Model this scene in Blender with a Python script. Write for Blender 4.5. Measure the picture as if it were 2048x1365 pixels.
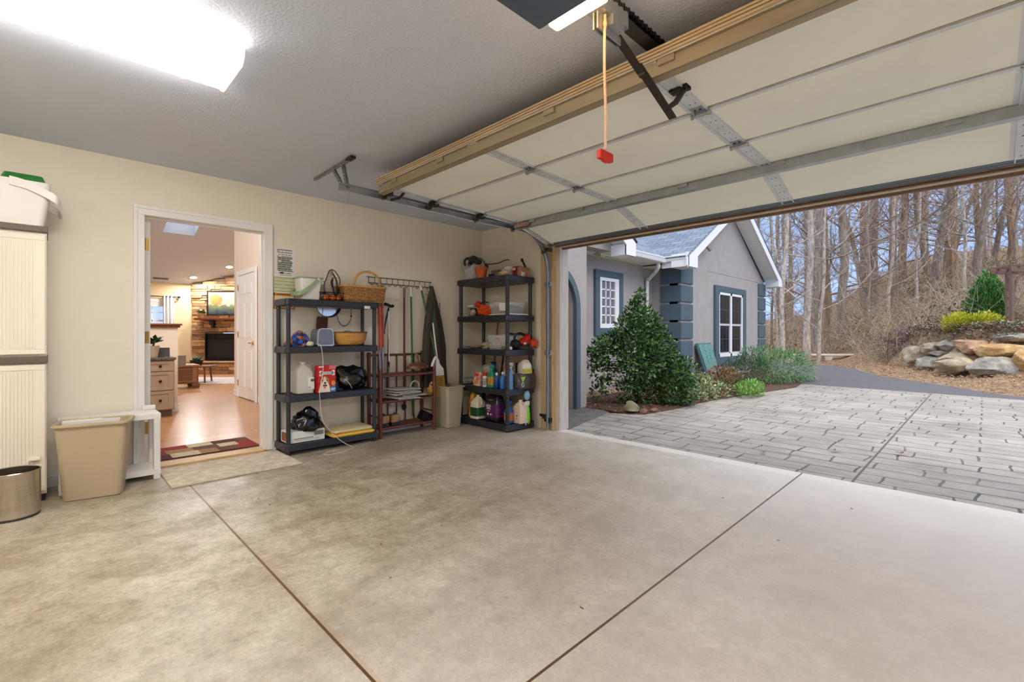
import bpy, math, random
from mathutils import Vector, Matrix, Euler, noise
for o in list(bpy.data.objects): bpy.data.objects.remove(o)
scene = bpy.context.scene
COL = scene.collection
PI = math.pi

# ---------------------------------------------------------------- camera
cam_data = bpy.data.cameras.new('camera'); cam = bpy.data.objects.new('camera', cam_data); COL.objects.link(cam)
cam.location = (0, 0, 1.12); cam.rotation_euler = (PI/2, 0, math.radians(45.27))
cam_data.sensor_width = 36; cam_data.lens = 36*937/2048
cam_data.shift_y = -14.5/2048
cam_data.clip_start = 0.02; cam_data.clip_end = 500
scene.camera = cam
# ---------------------------------------------------------------- exposure
vs = scene.view_settings
scene.display_settings.display_device = 'sRGB'
vs.view_transform = 'Standard'; vs.look = 'None'; vs.exposure = 0.0; vs.gamma = 1.0; vs.use_curve_mapping = False
# ---------------------------------------------------------------- sky
world = bpy.data.worlds.new('sky'); scene.world = world; world.use_nodes = True
wn, wl = world.node_tree.nodes, world.node_tree.links
bg = wn['Background']
tc = wn.new('ShaderNodeTexCoord'); sep = wn.new('ShaderNodeSeparateXYZ'); rmp = wn.new('ShaderNodeValToRGB')
wl.new(tc.outputs['Generated'], sep.inputs[0]); wl.new(sep.outputs['Z'], rmp.inputs[0]); wl.new(rmp.outputs[0], bg.inputs[0])
cr = rmp.color_ramp
cr.elements[0].position = 0.0; cr.elements[0].color = (0.40, 0.54, 0.84, 1)
cr.elements[1].position = 1.0; cr.elements[1].color = (1.45, 1.48, 1.55, 1)
e = cr.elements.new(0.28); e.color = (0.27, 0.45, 0.86, 1)
e = cr.elements.new(0.55); e.color = (1.15, 1.2, 1.3, 1)
bg.inputs[1].default_value = 1.6
# ---------------------------------------------------------------- sun (low, soft, through thin cloud)
sd = bpy.data.lights.new('sun', 'SUN'); sd.energy = 1.1; sd.angle = math.radians(25); sd.color = (1, .9, .76)
sun = bpy.data.objects.new('sun', sd); COL.objects.link(sun); sun.rotation_euler = (math.radians(52), 0, math.radians(62))

# ================================================================ helpers
def lin(c):
    return tuple(((x/255)/12.92 if x/255 <= .04045 else ((x/255+.055)/1.055)**2.4) for x in c)
_mats = {}
def M(name, col, rough=.55, metal=0., var=0., vs_=8., bump=0., bs=60., emit=0., trans=0., ior=1.45, alpha=1., spec=None, coat=0., col2=None, stretch=None, detail=4.):
    """procedural principled material; col/col2 are sRGB 0-255"""
    if name in _mats: return _mats[name]
    m = bpy.data.materials.new(name); m.use_nodes = True
    nt = m.node_tree; n = nt.nodes; l = nt.links; b = n['Principled BSDF']
    c = lin(col)
    b.inputs['Base Color'].default_value = (*c, 1); b.inputs['Roughness'].default_value = rough; b.inputs['Metallic'].default_value = metal
    if spec is not None: b.inputs['Specular IOR Level'].default_value = spec
    if coat: b.inputs['Coat Weight'].default_value = coat
    if trans: b.inputs['Transmission Weight'].default_value = trans; b.inputs['IOR'].default_value = ior
    if alpha < 1: b.inputs['Alpha'].default_value = alpha
    if emit: b.inputs['Emission Color'].default_value = (*c, 1); b.inputs['Emission Strength'].default_value = emit
    if var or col2 or bump:
        t = n.new('ShaderNodeTexCoord'); src = t.outputs['Object']
        if stretch:
            mp = n.new('ShaderNodeMapping'); mp.inputs['Scale'].default_value = stretch; l.new(src, mp.inputs[0]); src = mp.outputs[0]
        if var or col2:
            nz = n.new('ShaderNodeTexNoise'); nz.inputs['Scale'].default_value = vs_; nz.inputs['Detail'].default_value = detail; nz.inputs['Roughness'].default_value = .6
            l.new(src, nz.inputs['Vector']); r = n.new('ShaderNodeValToRGB'); l.new(nz.outputs['Fac'], r.inputs[0]); l.new(r.outputs[0], b.inputs['Base Color'])
            a2 = lin(col2) if col2 else tuple(x*(1-var) for x in c)
            a1 = c if col2 else tuple(min(1, x*(1+var*.6)) for x in c)
            r.color_ramp.elements[0].position = .36; r.color_ramp.elements[1].position = .66
            r.color_ramp.elements[0].color = (*a2, 1); r.color_ramp.elements[1].color = (*a1, 1)
        if bump:
            nb = n.new('ShaderNodeTexNoise'); nb.inputs['Scale'].default_value = bs; nb.inputs['Detail'].default_value = 3; l.new(src, nb.inputs['Vector'])
            bp = n.new('ShaderNodeBump'); bp.inputs['Strength'].default_value = bump; bp.inputs['Distance'].default_value = .01
            l.new(nb.outputs['Fac'], bp.inputs['Height']); l.new(bp.outputs[0], b.inputs['Normal'])
    _mats[name] = m
    return m

class MB:
    """collects shapes and links them as ONE mesh object"""
    def __init__(s): s.v = []; s.f = []; s.m = []; s.T = None
    def add(s, vs, fs, m=0):
        o = len(s.v)
        if s.T is not None: vs = [tuple(s.T @ Vector(p)) for p in vs]
        s.v += [tuple(p) for p in vs]; s.f += [tuple(i+o for i in f) for f in fs]; s.m += [m]*len(fs); return s
    def box(s, x0, x1, y0, y1, z0, z1, m=0):
        return s.add([(x0,y0,z0),(x1,y0,z0),(x1,y1,z0),(x0,y1,z0),(x0,y0,z1),(x1,y0,z1),(x1,y1,z1),(x0,y1,z1)],
                     [(0,3,2,1),(4,5,6,7),(0,1,5,4),(1,2,6,5),(2,3,7,6),(3,0,4,7)], m)
    def obox(s, c, size, rot=(0,0,0), m=0):
        R = Euler(rot).to_matrix(); a = [Vector((i*size[0]/2, j*size[1]/2, k*size[2]/2)) for k in (-1,1) for j in (-1,1) for i in (-1,1)]
        return s.add([tuple(Vector(c)+R@p) for p in a], [(0,2,3,1),(4,5,7,6),(0,1,5,4),(1,3,7,5),(3,2,6,7),(2,0,4,6)], m)
    def bar(s, p0, p1, w, h, up=(0,0,1), m=0):
        p0, p1 = Vector(p0), Vector(p1); d = (p1-p0).normalized(); u = Vector(up)
        if abs(d.dot(u)) > .98: u = Vector((1,0,0))
        r = d.cross(u).normalized(); u = r.cross(d)
        a = [p+r*(i*w/2)+u*(j*h/2) for p in (p0,p1) for i,j in ((-1,-1),(1,-1),(1,1),(-1,1))]
        return s.add(a, [(0,1,2,3),(7,6,5,4),(0,4,5,1),(1,5,6,2),(2,6,7,3),(3,7,4,0)], m)
    def loft(s, rings, m=0, caps=(True,True), closed=True):
        n = len(rings[0]); vs = [p for r in rings for p in r]; fs = []
        for i in range(len(rings)-1):
            for j in range(n if closed else n-1):
                k = (j+1) % n; fs.append((i*n+j, i*n+k, (i+1)*n+k, (i+1)*n+j))
        if caps[0]: fs.append(tuple(range(n-1,-1,-1)))
        if caps[1]: fs.append(tuple((len(rings)-1)*n+j for j in range(n)))
        return s.add(vs, fs, m)
    def tube(s, pts, r, n=8, m=0, closed=False, flat=1.):
        pts = [Vector(p) for p in pts]; N = len(pts); rs = r if isinstance(r,(list,tuple)) else [r]*N
        rings = []; ref = None
        for i,p in enumerate(pts):
            if closed: d = pts[(i+1)%N]-pts[i-1]
            else: d = pts[min(i+1,N-1)]-pts[max(i-1,0)]
            d = d.normalized() if d.length > 1e-9 else Vector((0,0,1))
            if ref is None: ref = Vector((0,0,1)) if abs(d.z) < .9 else Vector((1,0,0))
            a = d.cross(ref)
            if a.length < 1e-4: a = d.cross(Vector((.3,.9,.1)))
            a.normalize(); b = a.cross(d).normalized(); ref = b
            rings.append([tuple(p+a*(math.cos(2*PI*k/n)*rs[i])+b*(math.sin(2*PI*k/n)*rs[i]*flat)) for k in range(n)])
        if closed: rings.append(rings[0]); return s.loft(rings, m, (False,False))
        return s.loft(rings, m)
    def cyl(s, p0, p1, r0, r1=None, n=14, m=0): return s.tube([p0,p1],[r0, r0 if r1 is None else r1], n, m)
    def lathe(s, prof, c=(0,0,0), n=20, m=0, sx=1., sy=1., caps=(True,True)):
        return s.loft([[(c[0]+r*sx*math.cos(2*PI*k/n), c[1]+r*sy*math.sin(2*PI*k/n), c[2]+z) for k in range(n)] for r,z in prof], m, caps)
    def rlathe(s, prof, c=(0,0,0), m=0, k=4, caps=(True,True)):
        """rounded-rectangle loft: prof rows (half_x, half_y, corner_r, z)"""
        rings = []
        for hx,hy,r,z in prof:
            ring = []
            for qx,qy,a0 in ((1,1,0),(-1,1,PI/2),(-1,-1,PI),(1,-1,1.5*PI)):
                for i in range(k+1):
                    a = a0+i*PI/2/k; ring.append((c[0]+qx*(hx-r)+r*math.cos(a), c[1]+qy*(hy-r)+r*math.sin(a), c[2]+z))
            rings.append(ring)
        return s.loft(rings, m, caps)
    def prism(s, poly, axis, a, b, m=0):
        def P(u,v,w): return {'x':(w,u,v),'y':(u,w,v),'z':(u,v,w)}[axis]
        n = len(poly); vs = [P(u,v,a) for u,v in poly]+[P(u,v,b) for u,v in poly]
        fs = [tuple(range(n)), tuple(range(2*n-1,n-1,-1))]+[(i,i+n,(i+1)%n+n,(i+1)%n) for i in range(n)]
        return s.add(vs, fs, m)
    def quad(s, a, b, c, d, m=0): return s.add([a,b,c,d],[(0,1,2,3)],m)
    def ball(s, c, r, n=12, m=0, amp=0., fr=2., seed=0, flat=0.):
        rx,ry,rz = r if isinstance(r,(list,tuple)) else (r,r,r); rings = []; h = n//2
        for i in range(h+1):
            t = PI*i/h; ring = []
            for j in range(n):
                p = 2*PI*j/n; d = Vector((math.sin(t)*math.cos(p), math.sin(t)*math.sin(p), -math.cos(t)))
                k = 1+amp*noise.noise(d*fr+Vector((seed*7.3,seed*3.1,seed))) if amp else 1
                ring.append((c[0]+d.x*rx*k, c[1]+d.y*ry*k, max(c[2]+d.z*rz*k, c[2]-rz*(1-flat)) if flat else c[2]+d.z*rz*k))
            rings.append(ring)
        return s.loft(rings, m, (False,False))
    def band(s, pts, w, th, m=0):
        pts = [Vector(p) for p in pts]; rings = []
        for i,p in enumerate(pts):
            d = pts[min(i+1,len(pts)-1)]-pts[max(i-1,0)]; q = Vector((d.y,-d.x,0))
            q = q.normalized()*th/2 if q.length > 1e-6 else Vector((th/2,0,0)); u = Vector((0,0,w[i]/2 if isinstance(w,list) else w/2))
            rings.append([tuple(p+q+u),tuple(p-q+u),tuple(p-q-u),tuple(p+q-u)])
        return s.loft(rings, m)
    def leaf(s, p, d, up, ln, w, m=0):
        p = Vector(p); d = Vector(d).normalized(); r = d.cross(Vector(up))
        if r.length < 1e-3: r = d.cross(Vector((.2,.5,.8)))
        r.normalize()
        return s.add([tuple(p), tuple(p+d*ln*.5+r*w/2), tuple(p+d*ln), tuple(p+d*ln*.5-r*w/2)], [(0,1,2,3)], m)
    def build(s, name, mats, parent=None, smooth=False, bevel=0., seg=2, loc=None):
        me = bpy.data.meshes.new(name); me.from_pydata(s.v, [], s.f)
        if not isinstance(mats,(list,tuple)): mats = [mats]
        for q in mats: me.materials.append(q)
        if len(mats) > 1: me.polygons.foreach_set('material_index', s.m)
        if smooth: me.polygons.foreach_set('use_smooth', [True]*len(me.polygons))
        me.update()
        o = bpy.data.objects.new(name, me); COL.objects.link(o)
        if parent: o.parent = parent
        if loc: o.location = loc
        if bevel:
            b = o.modifiers.new('bevel','BEVEL'); b.width = bevel; b.segments = seg; b.limit_method = 'ANGLE'; b.angle_limit = math.radians(35)
        if smooth and bevel == 0:
            e = o.modifiers.new('edges','EDGE_SPLIT'); e.split_angle = math.radians(42)
        return o
def thing(name, label, cat, loc=(0,0,0), rz=0., group=None):
    o = bpy.data.objects.new(name, None); COL.objects.link(o); o.empty_display_size = .1
    o.location = loc; o.rotation_euler = (0,0,rz); o['label'] = label; o['category'] = cat
    if group: o['group'] = group
    return o
def tag(o, label, cat, group=None, kind=None):
    o['label'] = label; o['category'] = cat
    if group: o['group'] = group
    if kind: o['kind'] = kind
    return o
def struct(o, label=None, cat=None):
    o['kind'] = 'structure'
    if label: o['label'] = label; o['category'] = cat or o.name.split('_')[0].split('.')[0]
    return o
def dup(root, loc, rz=0., label=None, group=None, scale=None):
    r = root.copy(); COL.objects.link(r); r.location = loc; r.rotation_euler = (0,0,rz)
    if scale: r.scale = scale if isinstance(scale,(tuple,list)) else (scale,)*3
    if label: r['label'] = label
    if group: r['group'] = group
    for ch in list(root.children):
        c = ch.copy(); COL.objects.link(c); c.parent = r
        for g in list(ch.children):
            d = g.copy(); COL.objects.link(d); d.parent = c
    return r
def text(name, body, size, mat, parent, loc, rot, depth=.0008, align='CENTER', sx=1.):
    """raised lettering as its own mesh"""
    cu = bpy.data.curves.new(name+'_curve','FONT'); cu.body = body; cu.size = size; cu.extrude = depth; cu.align_x = align; cu.align_y = 'CENTER'
    t = bpy.data.objects.new('tmp', cu); COL.objects.link(t)
    dg = bpy.context.evaluated_depsgraph_get(); me = bpy.data.meshes.new_from_object(t.evaluated_get(dg))
    bpy.data.objects.remove(t); bpy.data.curves.remove(cu)
    me.name = name; me.materials.clear(); me.materials.append(mat)
    o = bpy.data.objects.new(name, me); COL.objects.link(o); o.parent = parent; o.location = loc; o.rotation_euler = rot; o.scale = (sx,1,1)
    return o
def arc(c, r, a0, a1, n, plane='yz'):
    out = []
    for i in range(n+1):
        a = a0+(a1-a0)*i/n; u,v = r*math.cos(a), r*math.sin(a)
        out.append({'yz':(c[0],c[1]+u,c[2]+v),'xz':(c[0]+u,c[1],c[2]+v),'xy':(c[0]+u,c[1]+v,c[2])}[plane])
    return out
def smoothpath(pts, k=6):
    pts = [Vector(p) for p in pts]; out = []
    for i in range(len(pts)-1):
        p0 = pts[max(i-1,0)]; p1 = pts[i]; p2 = pts[i+1]; p3 = pts[min(i+2,len(pts)-1)]
        for j in range(k):
            t = j/k; out.append(.5*((2*p1)+(p2-p0)*t+(2*p0-5*p1+4*p2-p3)*t*t+(3*p1-p0-3*p2+p3)*t**3))
    out.append(pts[-1]); return out

# ---------------------------------------------------------------- shared materials
white_trim = M('white_trim', (236,234,230), .4, var=.03, vs_=3)
galv = M('galvanised_steel', (176,180,184), .38, .75, var=.12, vs_=14)
galv_white = M('bright_zinc_strip', (214,218,222), .5, .3, var=.08, vs_=10)
dark_steel = M('dark_oily_steel', (62,56,50), .5, .6, var=.2, vs_=20)
black_plastic = M('black_plastic', (44,46,52), .42, var=.12, vs_=12, bump=.06, bs=160)
blackish = M('matte_black', (24,24,26), .6)
chrome = M('chrome', (215,215,215), .18, 1.)
brass = M('brass', (172,140,74), .35, .9)
paper_white = M('white_paper', (232,230,224), .8)
ink = M('black_ink', (40,40,42), .8)
white_plastic = M('white_plastic', (232,228,220), .45)
red_plastic = M('red_plastic', (205,34,26), .4)
wood_tan = M('tan_wood_handle', (176,128,72), .55, var=.2, vs_=6, stretch=(8,8,1))

# ================================================================ GARAGE SHELL
WL, WF, CE = -4.8, 4.19, 2.51          # left wall face, front (opening) wall face, ceiling
RX, BY = 3.1, -4.3                     # right and back walls, behind the camera
wall_paint = M('cream_wall_paint', (233,224,205), .6, var=.03, vs_=2.2, bump=.04, bs=90)
def concrete():
    m = bpy.data.materials.new('sealed_concrete'); m.use_nodes = True; n = m.node_tree.nodes; l = m.node_tree.links; b = n['Principled BSDF']
    t = n.new('ShaderNodeTexCoord'); sx = n.new('ShaderNodeSeparateXYZ'); l.new(t.outputs['Object'], sx.inputs[0])
    def nz(sc, det=6, stretch=(1,1,1), dist=0., rg=.62):
        mp = n.new('ShaderNodeMapping'); mp.inputs['Scale'].default_value = stretch; l.new(t.outputs['Object'], mp.inputs[0])
        q = n.new('ShaderNodeTexNoise'); q.inputs['Scale'].default_value = sc; q.inputs['Detail'].default_value = det; q.inputs['Roughness'].default_value = rg; q.inputs['Distortion'].default_value = dist
        l.new(mp.outputs[0], q.inputs['Vector']); return q.outputs['Fac']
    def ramp(f, p0, p1, c0, c1):
        r = n.new('ShaderNodeValToRGB'); l.new(f, r.inputs[0]); r.color_ramp.elements[0].position = p0; r.color_ramp.elements[1].position = p1
        r.color_ramp.elements[0].color = (*c0,1); r.color_ramp.elements[1].color = (*c1,1); return r.outputs[0]
    def mix(fac, a, bb, mode='MIX'):
        q = n.new('ShaderNodeMix'); q.data_type = 'RGBA'; q.blend_type = mode
        for s_,v in ((q.inputs['Factor'],fac),(q.inputs['A'],a),(q.inputs['B'],bb)):
            if hasattr(v,'is_linked') or hasattr(v,'links'): l.new(v, s_)
            else: s_.default_value = v
        return q.outputs['Result']
    def math_(op, a, bb=None, c=None):
        q = n.new('ShaderNodeMath'); q.operation = op
        for i,v in enumerate((a,bb,c)):
            if v is None: continue
            if isinstance(v,(int,float)): q.inputs[i].default_value = v
            else: l.new(v, q.inputs[i])
        return q.outputs[0]
    base = ramp(nz(.7,6,dist=.1), .3, .72, lin((182,169,146)), lin((216,205,188)))
    blot = ramp(nz(1.8,14,(1.3,1,1),.1,.78), .42, .58, (.58,.53,.45), (1,1,1))
    c1 = mix(.85, base, blot, 'MULTIPLY')
    fine = ramp(nz(11,12,dist=.1,rg=.85), .42, .57, (.66,.62,.55), (1,1,1))
    c2 = mix(.75, c1, fine, 'MULTIPLY')
    sp = ramp(nz(48,6,rg=.8), .38, .52, (.66,.62,.56), (1,1,1))
    c3 = mix(.6, c2, sp, 'MULTIPLY')
    # daylight painted into the slab colour, paler towards the opening and the right
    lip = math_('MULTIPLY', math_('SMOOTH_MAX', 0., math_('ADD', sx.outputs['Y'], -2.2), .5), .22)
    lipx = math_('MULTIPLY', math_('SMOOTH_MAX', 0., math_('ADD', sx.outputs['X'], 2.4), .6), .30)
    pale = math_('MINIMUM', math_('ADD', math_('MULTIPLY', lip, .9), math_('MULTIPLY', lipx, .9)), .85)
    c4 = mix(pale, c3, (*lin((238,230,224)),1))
    edge = math_('GREATER_THAN', math_('ADD', sx.outputs['Y'], math_('MULTIPLY', nz(9), .06)), 4.19)  # paler strip along the front lip of the slab
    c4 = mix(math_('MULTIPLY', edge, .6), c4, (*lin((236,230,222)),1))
    # sawn joints, filled with brown dirt
    jx = math_('LESS_THAN', math_('ABSOLUTE', math_('ADD', sx.outputs['X'], 1.033)), .0055)
    jy = math_('LESS_THAN', math_('ABSOLUTE', math_('ADD', sx.outputs['Y'], -.745)), .0055)
    jb = math_('LESS_THAN', math_('ABSOLUTE', math_('ADD', sx.outputs['Y'], -.752)), .014)
    # a hairline crack running from the left shelf towards the drive
    ck = math_('ADD', math_('MULTIPLY', sx.outputs['X'], .8236), math_('MULTIPLY', sx.outputs['Y'], -.5671))
    ck = math_('ADD', ck, math_('MULTIPLY', nz(2.2,3), .05))
    ckm = math_('LESS_THAN', math_('ABSOLUTE', math_('ADD', ck, 4.653)), .0035)
    ckm = math_('MULTIPLY', ckm, math_('GREATER_THAN', sx.outputs['Y'], 2.0))
    j = math_('MAXIMUM', jx, jy)
    c5 = mix(math_('MULTIPLY', jb, .3), c4, (*lin((176,132,80)),1))
    c5 = mix(math_('MULTIPLY', ckm, .5), c5, (*lin((105,95,85)),1))
    c6 = mix(j, c5, (*lin((96,70,42)),1))
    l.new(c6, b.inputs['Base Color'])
    l.new(ramp(nz(2.5,6), .3, .7, (.28,)*3, (.52,)*3), b.inputs['Roughness'])
    bp = n.new('ShaderNodeBump'); bp.inputs['Strength'].default_value = .25; bp.inputs['Distance'].default_value = .004
    h = math_('SUBTRACT', math_('MULTIPLY', nz(30,6), .5), math_('MULTIPLY', j, 2.))
    l.new(h, bp.inputs['Height']); l.new(bp.outputs[0], b.inputs['Normal'])
    return m
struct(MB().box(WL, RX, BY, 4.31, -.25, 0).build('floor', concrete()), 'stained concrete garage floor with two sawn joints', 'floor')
ceil_mat = M('textured_ceiling_paint', (206,213,228), .75, bump=.3, bs=70)
struct(MB().box(WL-.15, RX+.15, BY-.15, 4.35, CE, CE+.15).build('ceiling', ceil_mat), 'grey textured garage ceiling', 'ceiling')
# left wall with the doorway
b = MB(); t = .14
b.box(WL-t, WL, BY, .535, -.2, CE).box(WL-t, WL, 1.475, 4.35, -.2, CE).box(WL-t, WL, .535, 1.475, 2.10, CE).box(WL-t, WL, .535, 1.475, -.2, .0)
struct(b.build('wall_left', wall_paint), 'cream painted garage wall with the doorway to the house', 'wall')
b = MB(); b.box(WL, -3.53, WF, 4.35, -.2, CE).box(-3.53, 1.49, WF, 4.35, 2.14, CE).box(1.49, RX, WF, 4.35, -.2, CE)
struct(b.build('wall_front', wall_paint), 'cream garage wall around the big open door', 'wall')
struct(MB().box(RX, RX+.15, BY, 4.35, -.2, CE).build('wall_right', wall_paint), 'garage wall on the right, out of view', 'wall')
struct(MB().box(WL-t, RX+.15, BY-.15, BY, -.2, CE).build('wall_back', wall_paint), 'garage wall behind the camera', 'wall')
# door casing + jambs to the house
b = MB()
for y0,y1 in ((.485,.557),(1.453,1.525)):
    b.box(WL, WL+.014, y0, y1, .02, 2.085); b.box(WL+.014, WL+.022, y0+(.0 if y0<1 else .046), y1-(.046 if y0<1 else 0), .02, 2.134)
b.box(WL, WL+.014, .485, 1.525, 2.085, 2.16).box(WL+.014, WL+.022, .485, 1.525, 2.134, 2.16)
b.box(WL-t-.005, WL+.002, .537, .557, .02, 2.10).box(WL-t-.005, WL+.002, 1.453, 1.473, .02, 2.10).box(WL-t-.005, WL+.002, .537, 1.473, 2.085, 2.10)
b.box(WL-.09, WL-.05, 1.443, 1.453, .03, 2.085).box(WL-.09, WL-.05, .557, 1.453, 2.073, 2.085)
struct(b.build('trim_1', white_trim, bevel=.003), 'white casing around the doorway to the house', 'trim')
struct(MB().box(WL-.15, WL+.04, .557, 1.453, 0, .03).build('trim_2', M('oak_threshold', (206,168,112), .45, var=.15, vs_=5, stretch=(6,1,1)), bevel=.004), 'oak threshold board in the house doorway', 'trim')
b = MB()
b.box(WL, WL+.012, BY, .485, 0, .085).box(WL, WL+.012, 1.525, WF, 0, .085)
struct(b.build('baseboard_left', white_trim, bevel=.003), 'low white baseboard along the left wall', 'baseboard')
# opening: jamb posts, stops, header
jamb = M('weathered_white_jamb', (206,198,186), .6, var=.1, vs_=7, stretch=(4,4,.6))
tanjamb = M('bare_pine_trim', (206,178,130), .6, var=.18, vs_=6, stretch=(6,6,.5))
b = MB(); b.box(-3.53, -3.455, 4.20, 4.36, 0, 2.14); b.box(1.42, 1.49, 4.20, 4.36, 0, 2.14); b.box(-3.53, 1.49, 4.20, 4.36, 2.118, 2.14)
struct(b.build('trim_3', jamb, bevel=.003), 'weathered white jamb boards lining the garage opening', 'trim')
b = MB(); b.box(-3.72, -3.60, WF-.022, WF, .0, 2.3); b.box(-3.60, -3.53, WF-.03, WF+.012, .0, 2.14); b.box(-3.53, -3.515, WF-.012, WF+.012, 0, 2.14)
struct(b.build('trim_4', tanjamb, bevel=.003), 'bare pine trim boards beside the garage opening', 'trim')
b = MB(); b.box(-3.47, 1.43, 4.24, 4.275, 2.098, 2.13).box(-3.515, 1.48, WF-.012, WF+.01, 2.125, 2.14); 
struct(b.build('trim_5', M('brown_door_stop', (122,92,70), .6, var=.3, vs_=9, stretch=(1,6,6)), bevel=.003), 'brown stop moulding under the opening header', 'trim')

# ================================================================ OVERHEAD DOOR (open, seen from below)
backer = M('cream_insulation_board', (240,243,232), .7, var=.04, vs_=1.6, bump=.05, bs=50)
edge_paint = M('almond_door_edge', (194,170,134), .5, var=.08, vs_=5, stretch=(.5,6,6))
DX0, DX1 = -3.49, 1.37
seams = [(1.895,2.327),(2.455,2.305),(3.005,2.292),(3.525,2.280),(4.035,2.128)]   # (y, z of the inner face)
door = thing('overhead_garage_door', 'open sectional garage door with cream insulated panels overhead', 'garage door', (-1.06,1.895,2.327))
def dl(p): return (p[0]+1.06, p[1]-1.895, p[2]-2.327)
def section_frame(i):
    y0,z0 = seams[i]; y1,z1 = seams[i+1]; L = math.hypot(y1-y0,z1-z0); a = math.atan2(z1-z0,y1-y0)
    return Matrix.Translation((0,y0-1.895,z0-2.327)) @ Matrix.Rotation(a,4,'X'), L
for i in range(4):
    T,L = section_frame(i); b = MB(); b.T = T
    b.box(-2.43, 2.43, .004, L-.004, .006, .05, 1)                                  # steel slab
    b.box(-2.43, 2.43, .034, L-.012, 0, .006, 0)                                    # insulation board
    b.box(-2.43, 2.43, .006, .034, -.003, .006, 2)                                  # bright rail at the seam
    if i == 0:
        for k in range(3): b.box(-2.43, 2.43, -.004, .006, .008+k*.016, .018+k*.016, 1)   # ridged top edge
    s = b.build('door_section', [backer, edge_paint, galv_white], door)
    for sx in (-2.385, -1.22, 0, 1.22, 2.385):
        c = MB(); c.T = T; w = .04 if abs(sx) < 2 else .045
        c.box(sx-w, sx+w, .006, L-.006, -.004, 0).box(sx-w, sx-w+.006, .006, L-.006, -.012, -.004).box(sx+w-.006, sx+w, .006, L-.006, -.012, -.004)
        c.box(sx-w-.022, sx-w, .006, L-.006, -.002, 0)
        for k in range(5):
            for q in (-.014,.014): c.add([(sx+q-.004,.06+k*.1,-.0045),(sx+q+.004,.06+k*.1,-.0045),(sx+q+.004,.068+k*.1,-.0045),(sx+q-.004,.068+k*.1,-.0045)],[(3,2,1,0)],1)
        c.build('stile', [galv_white, blackish], door)
for i in (1,2,3):                                                                    # hinges across the seams
    T,L = section_frame(i)
    for sx in (-2.385, -1.22, 0, 1.22, 2.385):
        c = MB(); c.T = T
        c.box(sx-.034, sx+.034, -.05, .004, -.010, -.004).box(sx-.034, sx+.034, -.006, .05, -.010, -.004)
        c.cyl((sx-.05,.004,-.024),(sx+.05,.004,-.024),.009,n=10).cyl((sx-.052,.004,-.024),(sx-.044,.004,-.024),.015,n=8).cyl((sx+.044,.004,-.024),(sx+.052,.004,-.024),.015,n=8)
        c.box(sx-.038,sx-.03,-.008,.016,-.026,-.004).box(sx+.03,sx+.038,-.008,.016,-.026,-.004)
        for q in (-.036,.036): c.cyl((sx-.014,q,-.012),(sx-.014,q,-.016),.006,n=6,m=1).cyl((sx+.014,q,-.012),(sx+.014,q,-.016),.006,n=6,m=1)
        c.build('hinge', [galv, blackish], door)
def strut(name, y, z, ang, h, mat):
    c = MB(); c.T = Matrix.Translation(dl((-1.06,y,z))) @ Matrix.Rotation(ang,4,'X')
    c.box(-2.41, 2.41, -.003, 0, -h, 0).box(-2.41, 2.41, 0, .042, -h, -h+.003).box(-2.41, 2.41, .042, .045, -h, 0).box(-2.41, 2.41, -.018, 0, -.003, 0).box(-2.41,2.41,-.012,0,-h,-h+.002)
    for k in (-2.2,-1.6,-.62,.05,.9,1.8): c.box(k, k+.075, -.016, -.003, -.03, -.004)
    return c.build(name, mat, door)
strut('strut', 1.915, 2.326, 0, .07, M('almond_steel', (158,144,116), .5, .15, var=.1, vs_=6, stretch=(.4,4,4)))
strut('strut', 3.49, 2.281, -.02, .066, galv)
T,L = section_frame(3); c = MB(); c.T = T
c.box(-2.43, 2.43, L-.004, L+.012, -.006, .05, 1).tube([(-2.43,L+.026,.02),(2.43,L+.026,.02)], .02, 10, 0).box(-2.43,2.43,L-.03,L+.004,-.004,0,1)
c.build('bottom_seal', [M('black_rubber', (34,36,40), .5), M('slate_retainer', (98,112,122), .4, .3)], door)
T,L = section_frame(2); c = MB(); c.T = T                                            # printed sticker at the left end of the strut
c.box(-2.40,-2.19,L-.064,L-.0625,-.058,-.022)
c.build('sticker', M('printed_label', (206,198,176), .7, col2=(150,60,50), vs_=60), door)
def roller(y, z):
    c = MB(); c.cyl(dl((-3.50,y,z)), dl((-3.565,y,z)), .006, n=8).lathe([(.008,-.01),(.023,-.01),(.023,.01),(.008,.01)], n=12) if False else c.cyl(dl((-3.50,y,z)), dl((-3.545,y,z)), .006, n=8)
    c.cyl(dl((-3.542,y,z)), dl((-3.562,y,z)), .023, n=14, m=1)
    c.obox(dl((-3.47,y,z+.02)), (.05,.08,.035), m=0)
    c.build('roller', [dark_steel, M('grey_nylon', (90,88,84), .5)], door)
for y,z in ((1.99,2.262),(2.455,2.258),(3.005,2.245),(3.525,2.232),(4.02,2.05)): roller(y,z)
c = MB()                                                                             # top roller bracket, bent bar
c.tube([dl((-3.46,2.14,2.31)), dl((-3.47,2.10,2.26)), dl((-3.48,2.03,2.235))], .012, 6).bar(dl((-3.47,1.97,2.23)), dl((-3.47,2.0,2.32)), .03, .012)
c.build('top_bracket', dark_steel, door)
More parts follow.
